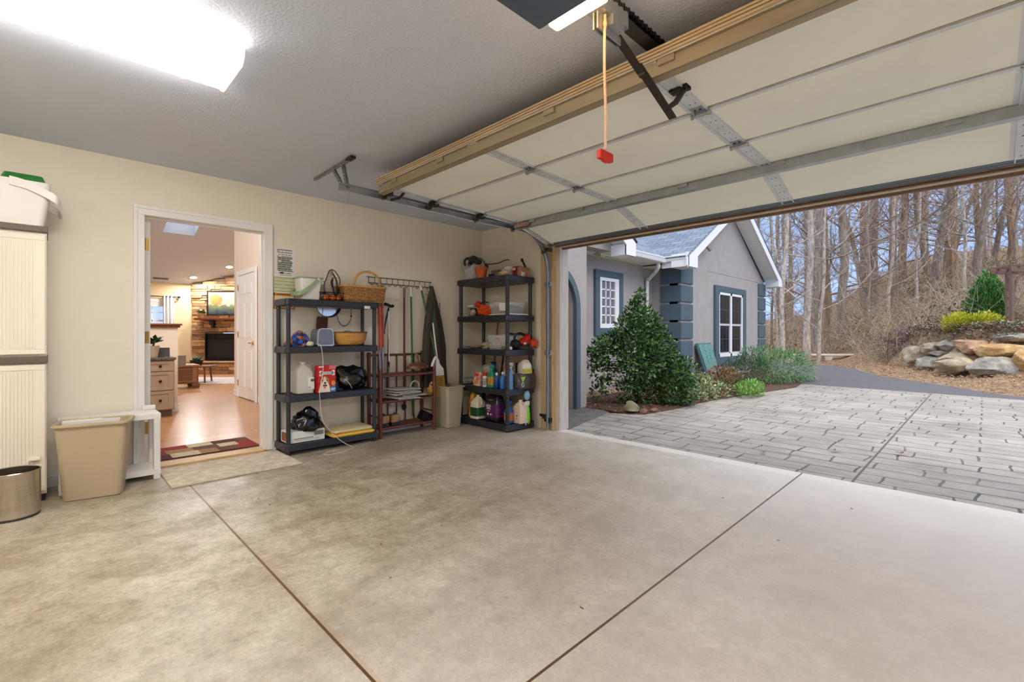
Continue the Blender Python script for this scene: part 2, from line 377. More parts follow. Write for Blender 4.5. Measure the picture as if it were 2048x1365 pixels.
# ---------------------------------------------------------------- left track
track = thing('door_track', 'galvanised left roller track curving from jamb to ceiling hanger', 'track', (-3.55,WF,0))
def tl(p): return (p[0]+3.55, p[1]-WF, p[2])
path = [(-3.55,4.12,.02),(-3.55,4.12,1.78)]
path += [(-3.55, 4.12-.38*(1-math.cos(a)), 1.80+.42*math.sin(a)+.028*a) for a in [PI/2*k/10 for k in range(11)]]
path += [(-3.55,3.0,2.255),(-3.55,1.62,2.272)]
def channel(path, name):
    c = MB(); prof = [(.0,-.025),(.026,-.03),(.028,-.024),(.004,-.021),(.004,.021),(.028,.024),(.026,.03),(0,.025),(-.003,.018),(-.003,-.018)]
    rings = []
    for i,p in enumerate(path):
        p = Vector(p); d = (Vector(path[min(i+1,len(path)-1)])-Vector(path[max(i-1,0)])).normalized(); nrm = Vector((1,0,0)).cross(d)
        rings.append([tl(p+Vector((-.022+a,0,0))+nrm*q) for a,q in prof])
    c.loft(rings); return c.build(name, galv, track)
channel(path[:13], 'vertical_rail'); channel(path[12:], 'horizontal_rail')
c = MB(); c.bar(tl((-3.575,3.60,2.285)), tl((-3.575,1.64,2.30)), .04, .004).bar(tl((-3.575,3.6,2.288)), tl((-3.575,1.64,2.303)), .004, .03)
c.build('reinforcing_angle', galv, track)
perf = M('perforated_angle', (150,150,150), .45, .6, var=.25, vs_=30)
def angle(p0,p1,name='hanger_angle'):
    c = MB(); p0,p1 = Vector(p0),Vector(p1); d = (p1-p0); c.bar(tl(p0),tl(p1),.03,.003,up=(0,1,0)); c.bar(tl(p0+Vector((0,.014,0))),tl(p1+Vector((0,.014,0))),.003,.03,up=(0,1,0))
    k = int(d.length/.035)
    for i in range(1,k):
        q = p0+d*(i/k); s_ = Vector((0,-.002,0)); c.bar(tl(q+s_-d.normalized()*.006), tl(q+s_+d.normalized()*.006), .008, .001, up=(0,1,0), m=1)
    return c.build(name, [perf, blackish], track)
angle((-4.20,1.68,CE-.018),(-3.5,1.68,CE-.018)); angle((-3.80,1.67,CE-.02),(-3.575,1.66,2.27)); angle((-3.66,1.69,CE-.02),(-3.56,1.68,2.28))
c = MB(); c.box(*[q for p in zip(tl((-3.53,1.66,CE-.03)), tl((-3.44,1.70,CE-.012))) for q in p]); c.build('lag_bolt', dark_steel, track)
for z in (.12,.9,1.7):
    c = MB(); c.box(.02-.055, -.02, -.05+.0, -.022, z-.02, z+.02) if False else c.obox((-.03,-.045,z),(.09,.05,.05)); c.cyl((.0,-.07,z-.03),(.0,-.08,z-.03),.012,n=8); c.build('jamb_bracket', dark_steel if z<.5 else galv, track)
# ---------------------------------------------------------------- ceiling strip light
lens = M('glowing_lens', (255,250,242), .4, emit=26.0)
fl = thing('ceiling_strip_light', 'long white wraparound fluorescent light, lit, on ceiling above the floor', 'light', (-2.7,.05,CE))
MB().box(-.13,.13,-.62,.62,-.055,0).build('housing', white_trim, fl)
c = MB(); prof = [(-.20,-.03),(-.205,-.055),(-.17,-.085),(-.08,-.092),(.08,-.092),(.17,-.085),(.205,-.055),(.20,-.03)]
c.loft([[(x,y,z) for x,z in prof] for y in (-.605,.605)], 0, (True,True)); c.build('diffuser', lens, fl)
for y in (-.62,.605):
    c = MB(); c.prism([(-.21,-.028),(-.205,-.062),(-.17,-.095),(.17,-.095),(.205,-.062),(.21,-.028),(.13,0),(-.13,0)], 'y', y, y+.015); c.build('end_cap', M('lit_white_end_cap',(250,248,242),.4,emit=1.2), fl)
dup(fl, (-2.7,-2.6,CE), 0, 'added unseen fluorescent fill light behind the storage cabinet')  # copies of the strip light, added out of view to brighten the garage
dup(fl, (.9,-.5,CE), 0, 'added unseen fluorescent fill light behind the camera')
dup(fl, (.9,-2.8,CE), 0, 'added unseen fluorescent fill light at the back right')
# ---------------------------------------------------------------- door opener
op = thing('garage_door_opener', 'slate blue garage door opener hanging under the ceiling with lit lens', 'opener', (-1.05,1.05,2.27))
c = MB(); c.rlathe([(.135,.27,.006,0),(.135,.27,.006,.004),(.13,.265,.006,.15),(.12,.25,.006,.16)]); c.build('motor_housing', M('slate_blue_housing', (84,98,116), .35, .2, var=.06, vs_=4), op, bevel=.002)
c = MB(); c.rlathe([(.115,.026,.01,.0),(.118,.028,.01,.01),(.118,.028,.01,.10),(.11,.024,.01,.11)], (.02,.30,.0)); c.build('light_lens', M('glowing_warm_lens', (255,206,136), .4, emit=16.), op)
c = MB(); c.box(-.03,.03,.29,.36,.06,.18).box(-.006,.05,.33,.345,.02,.07); c.build('rail_bracket', M('brassy_bracket', (190,140,70), .4, .7), op)
c = MB(); c.box(-.02,.02,.31,3.08,.135,.178).box(-.03,.03,.31,3.08,.132,.136); c.build('rail', M('dark_rail', (66,68,74), .3, .8), op)
c = MB()
for k in range(150):
    y = .33+k*.018; c.box(.022,.036,y,y+.012,.145+(k%2)*.006,.172-(k%2)*.006)
c.build('chain', M('black_chain', (28,27,26), .5, .7), op)
c = MB(); c.box(-.034,.034,.36,.62,.085,.185).box(-.04,.04,.50,.58,.05,.09).box(-.012,-.006,.44,.60,.02,.09).box(.006,.012,.44,.60,.02,.09).cyl((-.03,.56,.055),(.03,.56,.055),.008,n=8).cyl((-.03,.48,.045),(.02,.48,.045),.006,n=8)
c.build('trolley', galv, op)
c = MB(); c.bar((0,.55,.07),(0,.80,-.025),.006,.034,up=(1,0,0)).bar((.006,.74,.0),(.006,1.06,-.125),.006,.036,up=(1,0,0)); c.tube([(.006,1.0,-.10),(.02,1.06,-.055),(.03,1.13,.03)],[.012,.014,.014],6)
for k in range(6): c.obox((.0095,.82+k*.045,-.032-k*.018),(.001,.012,.007),(-.36,0,0),1)
c.cyl((-.012,.785,-.02),(.018,.785,-.02),.009,n=8).cyl((-.03,1.13,.035),(.05,1.13,.035),.01,n=8).box(-.04,.05,1.11,1.16,.03,.05)
c.build('door_arm', [M('dark_bronze_arm', (56,50,44), .5, .5), blackish], op)
c = MB(); c.tube(smoothpath([(.02,.475,.08),(.0195,.472,-.1),(.0225,.475,-.3),(.0215,.475,-.44)],5), .0055, 7).ball((.02,.475,.045),(.009,.009,.018),8)
cord = c.build('release_cord', M('orange_cord', (240,206,180), .7, col2=(230,172,138), vs_=120), op, smooth=True)
c = MB(); c.loft([[(.02+x,.475+y*k,-.465+z) for x,z in ((-.011,-.018),(.011,-.018),(.012,.016),(-.012,.016))] for y,k in ((-.042,1),(0,1),(.042,1))]); c.box(.012,.028,.46,.49,-.49,-.48)
c.build('release_handle', red_plastic, cord, bevel=.004)
# ================================================================ LEFT: RESIN CABINET AND ITS NEIGHBOURS
resin = M('cream_resin', (232,222,204), .5, var=.03, vs_=3)
grey_resin = M('taupe_resin', (96,84,72), .55)
cab = thing('storage_cabinet', 'tall cream ribbed resin cabinet against the wall, cut by the left edge', 'cabinet', (-4.6,-.345,0))
b = MB(); b.box(-.19,.165,-.34,.34,.05,1.80).box(-.19,.155,-.335,.335,0,.05,1); b.box(.165,.172,.30,.34,.05,.92).box(.165,.172,.30,.34,.97,1.79)
b.build('body', [resin, blackish], cab, bevel=.006)
for z0,z1,n in ((.075,.915,'lower'),(.985,1.775,'upper')):
    for y0,y1 in ((-.335,-.004),(.004,.335)):
        b = MB(); b.box(.172,.186,y0,y1,z0,z1); b.box(.186,.190,y0+.004,y1-.004,z1-.035,z1-.002).box(.186,.190,y0+.004,y1-.004,z0,z0+.03).box(.186,.190,y1-.05,y1-.004,z0+.031,z1-.036).box(.186,.190,y0+.004,y0+.05,z0+.031,z1-.036)
        y = y0+.056
        while y < y1-.06: b.box(.186,.1895,y,y+.010,z0+.035,z1-.04); y += .017
        d = b.build('door', resin, cab, bevel=.0015, seg=1)
b = MB(); b.box(.168,.192,-.345,.345,.925,.968).box(-.19,.168,-.345,.345,.925,.968); b.build('middle_band', grey_resin, cab, bevel=.003)
b = MB(); b.box(-.195,.192,-.345,.345,1.795,1.835); b.build('top_band', grey_resin, cab, bevel=.004)
b = MB(); b.box(.192,.212,.255,.31,.285,.30).box(.192,.205,.255,.31,.292,.31); b.build('latch', resin, cab, bevel=.003)
# square white bucket on top
bk = thing('square_bucket', 'square white plastic bucket on top of the cream cabinet', 'bucket', (-4.545,-.145,1.836))
b = MB(); b.rlathe([(.125,.125,.03,.0),(.15,.155,.035,.20),(.155,.16,.035,.285),(.15,.155,.033,.285),(.145,.15,.03,.20),(.12,.12,.028,.012)]); b.build('tub', white_plastic, bk, smooth=True)
b = MB(); b.band(smoothpath([(.162,-.03,.268),(.163,.05,.252),(.166,.15,.205),(.15,.195,.17),(.0,.215,.12),(-.13,.195,.15),(-.166,.12,.22)],6), .055, .006); b.ball((.160,.0,.262),(.008,.03,.026),10)
b.build('bail_handle', white_plastic, bk, smooth=True)
b = MB(); b.rlathe([(.11,.105,.03,.245),(.115,.11,.03,.29),(.07,.09,.02,.345),(.05,.06,.02,.35)], (-.01,.03,0)); g = b.build('green_container', M('green_plastic', (44,130,52), .45), None, smooth=True)
g.location = bk.location; tag(g, 'green plastic container poking out of the white bucket', 'container')
# brushed steel waste can
steel = M('brushed_steel', (206,196,184), .22, 1., var=.08, vs_=3, stretch=(1,1,30))
wc = thing('steel_waste_can', 'round brushed steel waste can on the floor before the cabinet', 'waste bin', (-4.185,-.152,0))
b = MB(); b.lathe([(.118,.012),(.122,.03),(.122,.275),(.125,.28),(.122,.284),(.118,.28),(.117,.03),(.0,.028)], n=48, caps=(True,False)); b.build('can', steel, wc, smooth=True)
b = MB(); b.lathe([(.112,0),(.121,.003),(.121,.013),(.112,.014)], n=40); b.build('base_ring', M('dark_ring',(70,66,62),.4,.6), wc, smooth=True)
# beige rectangular wastebaskets
def wastebasket(label, loc, rz, col, sc=1.):
    t = thing('wastebasket', label, 'waste bin', loc, rz)
    m = M('beige_plastic_'+str(col[0]), col, .42, var=.03, vs_=3)
    b = MB(); R = [(.142,.10,.03,.0),(.150,.107,.032,.006),(.186,.134,.038,.49),(.186,.134,.038,.50),(.181,.129,.034,.50),(.181,.129,.034,.49),(.143,.101,.028,.012)]
    b.rlathe([(a*sc,c*sc,r*sc,z*sc) for a,c,r,z in R], k=6); b.build('bin', m, t, smooth=True)
    b = MB(); b.rlathe([(a*sc,c*sc,r*sc,z*sc) for a,c,r,z in [(.186,.134,.036,.487),(.200,.148,.046,.489),(.203,.151,.048,.497),(.200,.148,.046,.507),(.188,.136,.038,.509),(.182,.130,.035,.500)]], k=6, caps=(False,False)); b.build('rim', m, t, smooth=True)
    return t
wastebasket('large beige wastebasket between the cream cabinet and the house doorway', (-4.37,.235,0), PI/2-.20, (178,160,128), 1.02)
wastebasket('beige grey wastebasket between the rattan rack and the corner shelves', (-4.60,3.445,0), .0, (176,164,140), .98)
# white plastic step shelf behind the basket
sh = thing('plastic_shelf_stand', 'small white plastic two-tier stand standing behind the beige wastebasket', 'shelf', (-4.62,.335,0))
for z in (.06,.485):
    b = MB(); b.box(-.15,.145,-.285,.285,z-.018,z+.022).box(-.13,.125,-.265,.265,z+.022,z+.026); b.build('tier', white_plastic, sh, bevel=.008)
for x in (-.13,.125):
    for y in (-.262,.262):
        b = MB(); b.box(x-.018,x+.018,y-.022,y+.022,0,.545 if y>0 and x<0 else .51); b.build('leg', white_plastic, sh, bevel=.008)
b = MB(); b.box(-.15,-.10,.20,.285,.51,.545); b.build('back_lip', white_plastic, sh, bevel=.008)
# mat at the doorway
b = MB(); b.box(-.345,.345,-.45,.47,.0,.011); k = 40
mat = b.build('door_mat', M('beige_carpet', (226,208,184), .95, var=.2, vs_=14, bump=.8, bs=220), bevel=.003); mat.location = (-4.475,1.085,.0005)
tag(mat, 'rectangular beige carpet mat on the garage floor at the doorway', 'mat')

# ================================================================ LEFT BLACK SHELF UNIT
def shelf_unit(name, label, loc, W, Dp, levels, lip, post_r, inset):
    """W along x, Dp along y (front at -y)"""
    t = thing(name, label, 'shelf', loc)
    for i,z in enumerate(levels):
        b = MB(); hx,hy = W/2,Dp/2
        b.rlathe([(hx-.012,hy-.012,.03,z-lip),(hx,hy,.035,z-lip+.006),(hx-.003,hy-.003,.034,z-.006),(hx-.008,hy-.008,.03,z),(hx-.03,hy-.03,.02,z),(hx-.034,hy-.034,.02,z-.012)], k=4)
        for k in range(1,int(W/.12)): b.box(-hx+k*.12-.004,-hx+k*.12+.004,-hy+.03,hy-.03,z-lip+.004,z-.02)
        for sy in (-1,1): b.box(-hx+.09, hx-.09, sy*(hy+.0005)-.0015, sy*(hy+.0005)+.0015, z-lip*.66, z-lip*.36, 0)
        b.build('shelf_board', black_plastic, t)
    zs = [0]+list(levels)
    for sx in (-1,1):
        for sy in (-1,1):
            b = MB(); x,y = sx*(W/2-inset), sy*(Dp/2-inset)
            b.cyl((x,y,0),(x,y,levels[0]-lip),post_r*1.05,n=12)
            for i in range(len(levels)-1): b.cyl((x,y,levels[i]-.004),(x,y,levels[i+1]-lip+.002),post_r,n=12)
            b.build('post', black_plastic, t, smooth=True)
    return t
# rotate so the front faces the camera side: local -y -> world +x
ls = shelf_unit('shelf_unit', 'black plastic four-tier shelf unit right of the house doorway', (-4.625,1.995,0), .93, .33, [.10,.55,1.0,1.445], .062, .019, .036)
ls.rotation_euler = (0,0,PI/2)
b = MB(); b.box(.30,.365,-.1665,-.1655,1.375,1.41); b.build('price_sticker', paper_white, ls)
cs = shelf_unit('shelf_unit', 'tall black plastic five-tier shelf unit in the corner by the opening', (-4.235,3.895,0), .93, .47, [.085,.485,.935,1.335,1.79], .068, .023, .045)

# ---------------------------------------------------------------- papers on the wall
def poster(name, label, y0, y1, z0, z1, col, cat='poster'):
    t = thing(name, label, cat, (WL+.001,(y0+y1)/2,(z0+z1)/2)); b = MB(); h,w = (z1-z0)/2,(y1-y0)/2
    b.box(0,.0015,-w,w,-h,h); b.build('sheet', col, t); return t,w,h
t,w,h = poster('notice_sheet', 'white printed notice taped to the wall beside the door casing', 1.545,1.737,1.675,1.952, paper_white)
b = MB(); b.box(.0016,.0019,-w+.025,w-.03,h-.048,h-.012); b.build('title_bar', M('grey_print', (128,126,122), .8), t)
b = MB()
for k in range(12): b.box(.0019,.0022,-w+.032+k*.0105,-w+.038+k*.0105+.002*(k%3),h-.040,h-.022)
b.build('title_marks', paper_white, t)
b = MB(); b.box(.0016,.0019,-w+.025,w-.03,-h+.055,h-.075); b.build('picture_panel', M('grey_halftone', (176,174,170), .8, col2=(140,138,134), vs_=90), t)
random.seed(5); b = MB()
for r in range(9):
    z = h-.055 - (.008 if r==0 else .02+r*.021); y = -w+.035
    while y < w-.045:
        l_ = random.uniform(.008,.03); b.box(.0020,.0022,y,y+l_,z-.0035,z+.0025, 0); y += l_+.006
for y,z in ((-.055,.062),(.05,.03),(-.06,.012),(.052,-.045)): b.box(.0020,.0023,y,y+.022,z-.01,z+.006,1)
b.box(.002,.0022,-.045,-.012,-h+.028,-h+.045).box(.002,.0022,.018,.05,-h+.03,-h+.036).box(.002,.0022,-.05,.06,-h+.014,-h+.018)
b.build('lettering', [ink, paper_white], t)
t,w,h = poster('ruled_sheet', 'pale green ruled sheet below the printed notice', 1.535,1.735,1.525,1.675, M('pale_green_paper', (214,212,178), .8, col2=(196,206,160), vs_=25), 'poster')
b = MB()
for k in range(5): b.box(.0016,.0019,-w,w,-h+.006+k*.032,-h+.010+k*.032)
b.build('ruled_lines', M('olive_print', (128,128,92), .8), t)
t,w,h = poster('bordered_card', 'cream card with an orange border, lowest sheet beside the casing', 1.535,1.735,1.36,1.515, M('cream_card', (232,216,170), .8), 'card')
b = MB(); b.box(.0016,.0020,-w,w,h-.028,h).box(.0016,.0020,-w,-w+.012,-h,h).box(.0016,.0020,w-.012,w,-h,h).box(.0016,.0020,-w,w,-h,-h+.012); b.build('border', M('orange_border', (214,140,58), .7), t)
b = MB(); b.box(.0021,.0023,-w+.03,w-.03,h-.018,h-.008); b.build('lettering', M('red_print',(150,50,40),.8), t)

# ---------------------------------------------------------------- things on the left shelf
S = (1.446, 1.001, .551, .101)
FX = -4.62
# white bucket with sage handle
t = thing('handled_bucket', 'white square bucket with sage green handle on the left shelf top', 'bucket', (-4.64,1.80,S[0]))
b = MB(); b.rlathe([(.075,.085,.02,0),(.092,.102,.024,.205),(.098,.108,.026,.208),(.094,.104,.024,.215),(.088,.098,.02,.21),(.07,.08,.018,.006)]); b.build('tub', white_plastic, t, smooth=True)
sage = M('sage_plastic', (150,172,128), .5)
b = MB(); b.rlathe([(.096,.106,.025,.206),(.104,.114,.03,.208),(.105,.115,.03,.218),(.096,.106,.025,.220)], caps=(False,False)); b.build('rim', sage, t, smooth=True)
b = MB(); b.band(smoothpath([(.110,.058,.20),(.112,.03,.17),(.116,-.03,.115),(.112,-.09,.07),(.09,-.125,.055),(0,-.135,.055),(-.09,-.12,.07),(-.110,.03,.17),(-.106,.055,.2)],5), .042, .005); b.build('bail_handle', sage, t, smooth=True)
b = MB(); b.box(.106,.116,.045,.068,.19,.212); b.build('hinge_pin', white_plastic, t, bevel=.003)
# wire basket of mini pumpkins
wire = M('black_wire', (36,30,28), .5, .4)
def wire_basket(label, loc):
    t = thing('wire_basket', label, 'basket', loc); b = MB()
    for r,z in ((.105,.004),(.122,.04),(.140,.078)): b.tube([(r*.72*math.cos(a)*1.0, r*math.sin(a), z) for a in [2*PI*k/28 for k in range(28)]], .0028 if z<.07 else .0042, 5, closed=True)
    for k in range(28):
        a = 2*PI*k/28; b.tube([(r*.72*math.cos(a), r*math.sin(a), z) for r,z in ((.02,.004),(.105,.004),(.122,.04),(.140,.078))], .0016, 4)
    b.build('wire_frame', wire, t); return t
wire_basket('low black wire basket holding mini pumpkins on the left shelf', (-4.60,2.005,S[0]))
orange_sq = M('pumpkin_skin', (232,118,34), .45, var=.2, vs_=14)
def pumpkin(label, loc, r, group=None):
    t = thing('mini_pumpkin', label, 'pumpkin', loc, group=group); b = MB(); rings = []
    for i in range(9):
        th = PI*i/8; rr = max(.15,math.sin(th)); rings.append([(r*rr*(1-.10*abs(math.cos(5*a)))*math.cos(a), r*rr*(1-.10*abs(math.cos(5*a)))*math.sin(a), r*.72*(1-math.cos(th))) for a in [2*PI*k/30 for k in range(30)]])
    b.loft(rings); b.build('gourd', orange_sq, t, smooth=True)
    b = MB(); b.tube([(0,0,r*1.4),(.003,.002,r*1.62),(.009,.004,r*1.78)], [.006,.0045,.004], 6); b.build('stem', wood_tan, t)
    return t
for i,(dx,dy,lb) in enumerate(((.02,-.055,'orange mini pumpkin at the left end of the wire basket'),(.025,.012,'orange mini pumpkin in the middle of the wire basket'),(.018,.072,'orange mini pumpkin at the right end of the wire basket'))): pumpkin(lb, (-4.60+dx,2.005+dy,S[0]+.007), .036, 'mini pumpkins in the wire basket')
# netted hand sieve / catcher mask standing in the basket
t = thing('mesh_sieve', 'black framed mesh net standing upright in the wire basket', 'net', (-4.61,2.0,S[0]+.02))
loop = [(0.02,.01,.0),(.02,-.05,.06),(.02,-.065,.13),(.015,-.035,.21),(.0,.0,.285),(-.01,.045,.295),(-.02,.085,.26),(-.02,.115,.20),(-.02,.10,.08),(.0,.06,.0)]
b = MB(); b.tube(smoothpath(loop,5), .0045, 6); b.tube(smoothpath([(0,.0,.285),(.05,.04,.2),(.05,.05,.1),(.02,.055,.0)],5), .0045, 6); b.tube(smoothpath([(0,.02,.29),(.0,.075,.19),(-.01,.09,.1),(-.01,.09,.04)],5), .0035, 6)
for z in (.10,.16,.22): b.tube([(.03,.045,z),(-.02,.11-.1*(z-.1),z)], .002, 5)
b.build('rim', wire, t)
b = MB(); P_ = smoothpath(loop[:6],4); Q_ = smoothpath([(.05,.045,.0),(.055,.02,.07),(.055,.015,.14),(.045,.01,.2),(.02,.02,.26),(-.01,.045,.295)],4)
b.loft([[tuple(p) for p in P_],[tuple((p+q)/2+Vector((.012,0,0))) for p,q in zip(P_,Q_)],[tuple(q) for q in Q_]], 0, (False,False), False)
b.build('mesh_netting', M('grey_mesh', (150,134,120), .8, alpha=.6), t, smooth=True)
b = MB(); b.tube(smoothpath([(.045,.02,.215),(.05,.0,.16),(.05,.02,.08),(.04,.03,.01)],5), [.006]*3+[.012]*10+[.006]*3, 6); b.build('strap', blackish, t, smooth=True)
# woven basket with handle
def weave_mat():
    m = bpy.data.materials.new('golden_wicker'); m.use_nodes = True; n = m.node_tree.nodes; l = m.node_tree.links; bb = n['Principled BSDF']
    tc = n.new('ShaderNodeTexCoord'); sp = n.new('ShaderNodeSeparateXYZ'); l.new(tc.outputs['Object'], sp.inputs[0]); ad = n.new('ShaderNodeMath'); l.new(sp.outputs['X'],ad.inputs[0]); l.new(sp.outputs['Y'],ad.inputs[1]); mp = n.new('ShaderNodeCombineXYZ'); l.new(ad.outputs[0],mp.inputs[0]); l.new(sp.outputs['Z'],mp.inputs[1])
    br = n.new('ShaderNodeTexBrick'); br.inputs['Scale'].default_value = 1; br.inputs['Brick Width'].default_value = .022; br.inputs['Row Height'].default_value = .012; br.inputs['Mortar Size'].default_value = .0022
    br.inputs['Color1'].default_value = (*lin((222,172,96)),1); br.inputs['Color2'].default_value = (*lin((178,118,50)),1); br.inputs['Mortar'].default_value = (*lin((84,48,18)),1); l.new(mp.outputs[0], br.inputs['Vector'])
    l.new(br.outputs['Color'], bb.inputs['Base Color']); bb.inputs['Roughness'].default_value = .6
    bp = n.new('ShaderNodeBump'); bp.inputs['Strength'].default_value = .8; bp.inputs['Distance'].default_value = .003; bp.invert = True; l.new(br.outputs['Fac'], bp.inputs['Height']); l.new(bp.outputs[0], bb.inputs['Normal'])
    return m
wicker = weave_mat(); splint = M('tan_splint', (198,152,84), .55, var=.18, vs_=20)
t = thing('wicker_basket', 'honey coloured woven picnic basket with a bent handle on the left shelf', 'basket', (-4.63,2.345,S[0]), group=None)
b = MB(); b.rlathe([(.115,.205,.04,.0),(.128,.225,.045,.08),(.135,.238,.05,.160),(.131,.234,.046,.160),(.124,.22,.04,.02)], k=5, caps=(True,True)); b.build('woven_body', wicker, t, smooth=True)
b = MB(); b.rlathe([(.133,.236,.048,.150),(.142,.246,.054,.152),(.143,.247,.054,.168),(.134,.238,.05,.172),(.128,.23,.045,.168)], k=5, caps=(False,False)); b.build('rim', splint, t, smooth=True)
b = MB(); b.rlathe([(.132,.235,.047,.158),(.132,.235,.047,.163)], k=5); b.build('lid', wicker, t)
b = MB(); b.tube([(.1,-.145*math.cos(a)+.02, .155+.165*math.sin(a)**.75) for a in [PI*k/16 for k in range(17)]], .013, 8, flat=.35); b.build('handle', splint, t, smooth=True)
# hanging on the wall behind: steel pan, brown leather swatch, black cord
t = thing('steel_pan', 'round steel pan hanging on the wall behind the left shelf', 'pan', (WL+.012,2.05,1.42))
b = MB(); b.T = Matrix.Rotation(PI/2,4,'Y'); b.lathe([(.105,0),(.122,.006),(.130,.05),(.134,.052),(.128,.05),(.118,.01),(.0,.009)], n=36, caps=(True,False)); b.build('dish', chrome, t, smooth=True)
b = MB(); b.tube(smoothpath([(.02,-.02,.11),(.025,-.03,.2),(.03,-.05,.24),(.025,-.06,.20)],4), .004, 6); b.build('hook', chrome, t)
t = thing('leather_swatch', 'rounded dark brown leather square hanging on the wall over the toaster', 'swatch', (WL+.018,1.995,1.225)); b = MB(); b.T = Matrix.Rotation(PI/2,4,'Y')@Matrix.Rotation(-.09,4,'Z')
b.rlathe([(.066,.056,.014,0),(.068,.058,.015,.004),(.064,.054,.013,.009)]); b.build('leather', M('brown_leather',(84,46,26),.6,var=.25,vs_=30,bump=.4,bs=120), t, smooth=True)
b = MB(); b.tube([(.005,.0,.066),(.006,.01,.16)], .0025, 5); b.build('loop', blackish, t)
t = thing('black_lanyard', 'thin black cord looping on the wall above the wooden bowl', 'cord', (WL+.01,2.2,1.3)); b = MB()
b.tube(smoothpath([(.012,-.055,.14),(.012,-.055,.06),(.014,-.03,-.05),(.016,.025,-.10),(.014,.085,-.06),(.012,.108,.01),(.012,.105,.14)],6), .0035, 6); b.build('cord', blackish, t, smooth=True)
b = MB(); b.ball((.012,.108,.01),(.009,.011,.012),8); b.build('toggle', blackish, t)
# second shelf: patterned fabric bag, toaster, bowl
t = thing('patterned_cloth_bag', 'blue and orange patterned cloth bundle on the second shelf', 'cloth bag', (-4.59,1.70,S[1]))
def fabric():
    m = bpy.data.materials.new('blue_floral_cloth'); m.use_nodes = True; n = m.node_tree.nodes; l = m.node_tree.links; bb = n['Principled BSDF']; tc = n.new('ShaderNodeTexCoord')
    v = n.new('ShaderNodeTexVoronoi'); v.inputs['Scale'].default_value = 34; l.new(tc.outputs['Object'], v.inputs['Vector']); r = n.new('ShaderNodeValToRGB'); r.color_ramp.interpolation = 'CONSTANT'; l.new(v.outputs['Color'], r.inputs[0])
    for i,(p,c) in enumerate(((0,(36,70,160)),(.3,(24,34,80)),(.48,(196,112,50)),(.6,(48,92,190)),(.75,(110,70,60)),(.88,(222,220,230)))):
        e = r.color_ramp.elements[i] if i<2 else r.color_ramp.elements.new(p); e.position = p; e.color = (*lin(c),1)
    l.new(r.outputs[0], bb.inputs['Base Color']); bb.inputs['Roughness'].default_value = .7; return m
b = MB(); b.loft([[(sx*.06*k*(1+.15*noise.noise(Vector((i,j*.7,3)))), sy*.085*k, z) for j,(sx,sy) in enumerate(((1,-.8),(1.1,0),(1,.8),(.2,1.1),(-1,.8),(-1,-.8),(.1,-1.1)))] for i,(k,z) in enumerate(((.9,0),(1,.03),(.95,.07),(.6,.12),(.12,.15)))])
b.build('cloth', fabric(), t, smooth=True)
b = MB(); b.ball((.06,.075,.022),(.03,.038,.026),12,amp=.25,fr=4); b.build('lace_trim', M('cream_lace',(236,220,186),.9,bump=.6,bs=150), t, smooth=True)
b = MB(); b.ball((.0,-.10,.02),(.03,.045,.022),10,amp=.3,fr=3); b.build('mauve_lining', M('mauve_cloth',(120,74,92),.8), t, smooth=True)
t = thing('toaster', 'two-slot steel toaster with black ends on the second shelf', 'toaster', (-4.60,1.92,S[1]))
b = MB(); b.T = Matrix.Rotation(PI/2,4,'Z'); b.loft([[(x,y,z) for x,z in [(-.072*k,.012),(-.076*k,.03),(-.07*k,.135),(-.058*k,.158),(-.04*k,.165),(.04*k,.165),(.058*k,.158),(.07*k,.135),(.076*k,.03),(.072*k,.012)]] for y,k in ((-.095,.96),(-.09,1),(.1,1))])
b.build('shell', M('brushed_toaster_steel',(132,138,154),.45,.6), t, smooth=True)
b = MB(); b.T = Matrix.Rotation(PI/2,4,'Z'); b.loft([[(x,y,z) for x,z in [(-.078,.0),(-.082,.03),(-.076,.137),(-.062,.163),(-.042,.172),(.042,.172),(.062,.163),(.076,.137),(.082,.03),(.078,.0)]] for y in (-.09,-.075)]); b.build('end_frame', chrome, t, smooth=True)
b = MB(); b.box(-.085,.075,-.05,-.02,.165,.1662).box(-.085,.075,.02,.05,.165,.1662); b.build('slot', blackish, t)
b = MB(); b.box(-.09,.085,-.07,.07,0,.012); b.build('base', blackish, t, bevel=.003)
t = thing('wooden_bowl', 'oval basket bowl of honey wood strips on the second shelf', 'bowl', (-4.585,2.20,S[1]))
b = MB(); b.lathe([(.085,0),(.115,.012),(.138,.06),(.150,.13),(.146,.13),(.132,.06),(.105,.02),(.0,.016)], n=36, sx=.72, sy=1.22, caps=(True,False)); b.build('bowl', M('honey_bamboo', (204,148,72), .45, var=.22, vs_=5, stretch=(1,1,30)), t, smooth=True)
b = MB(); b.tube([(.148*.72*math.cos(a), .148*1.22*math.sin(a), .133) for a in [2*PI*k/36 for k in range(36)]], .008, 7, closed=True); b.build('rim', M('dark_honey',(128,84,40),.5), t, smooth=True)
for nm,lb,c,p,r in (('teal_pouch','teal cloth pouch lying in the wooden bowl',(66,120,110),(-.0,-.02,.12),(.05,.06,.03)),('blue_glasses_case','blue glasses case lying in the wooden bowl',(44,108,150),(.03,.065,.122),(.025,.045,.02))):
    o = MB().ball((0,0,0),r,12,amp=.12,fr=3).build(nm, M(nm+'_m',c,.5), None, True); o.location = (-4.585+p[0],2.20+p[1],S[1]+p[2]); tag(o, lb, nm.split('_')[-1])
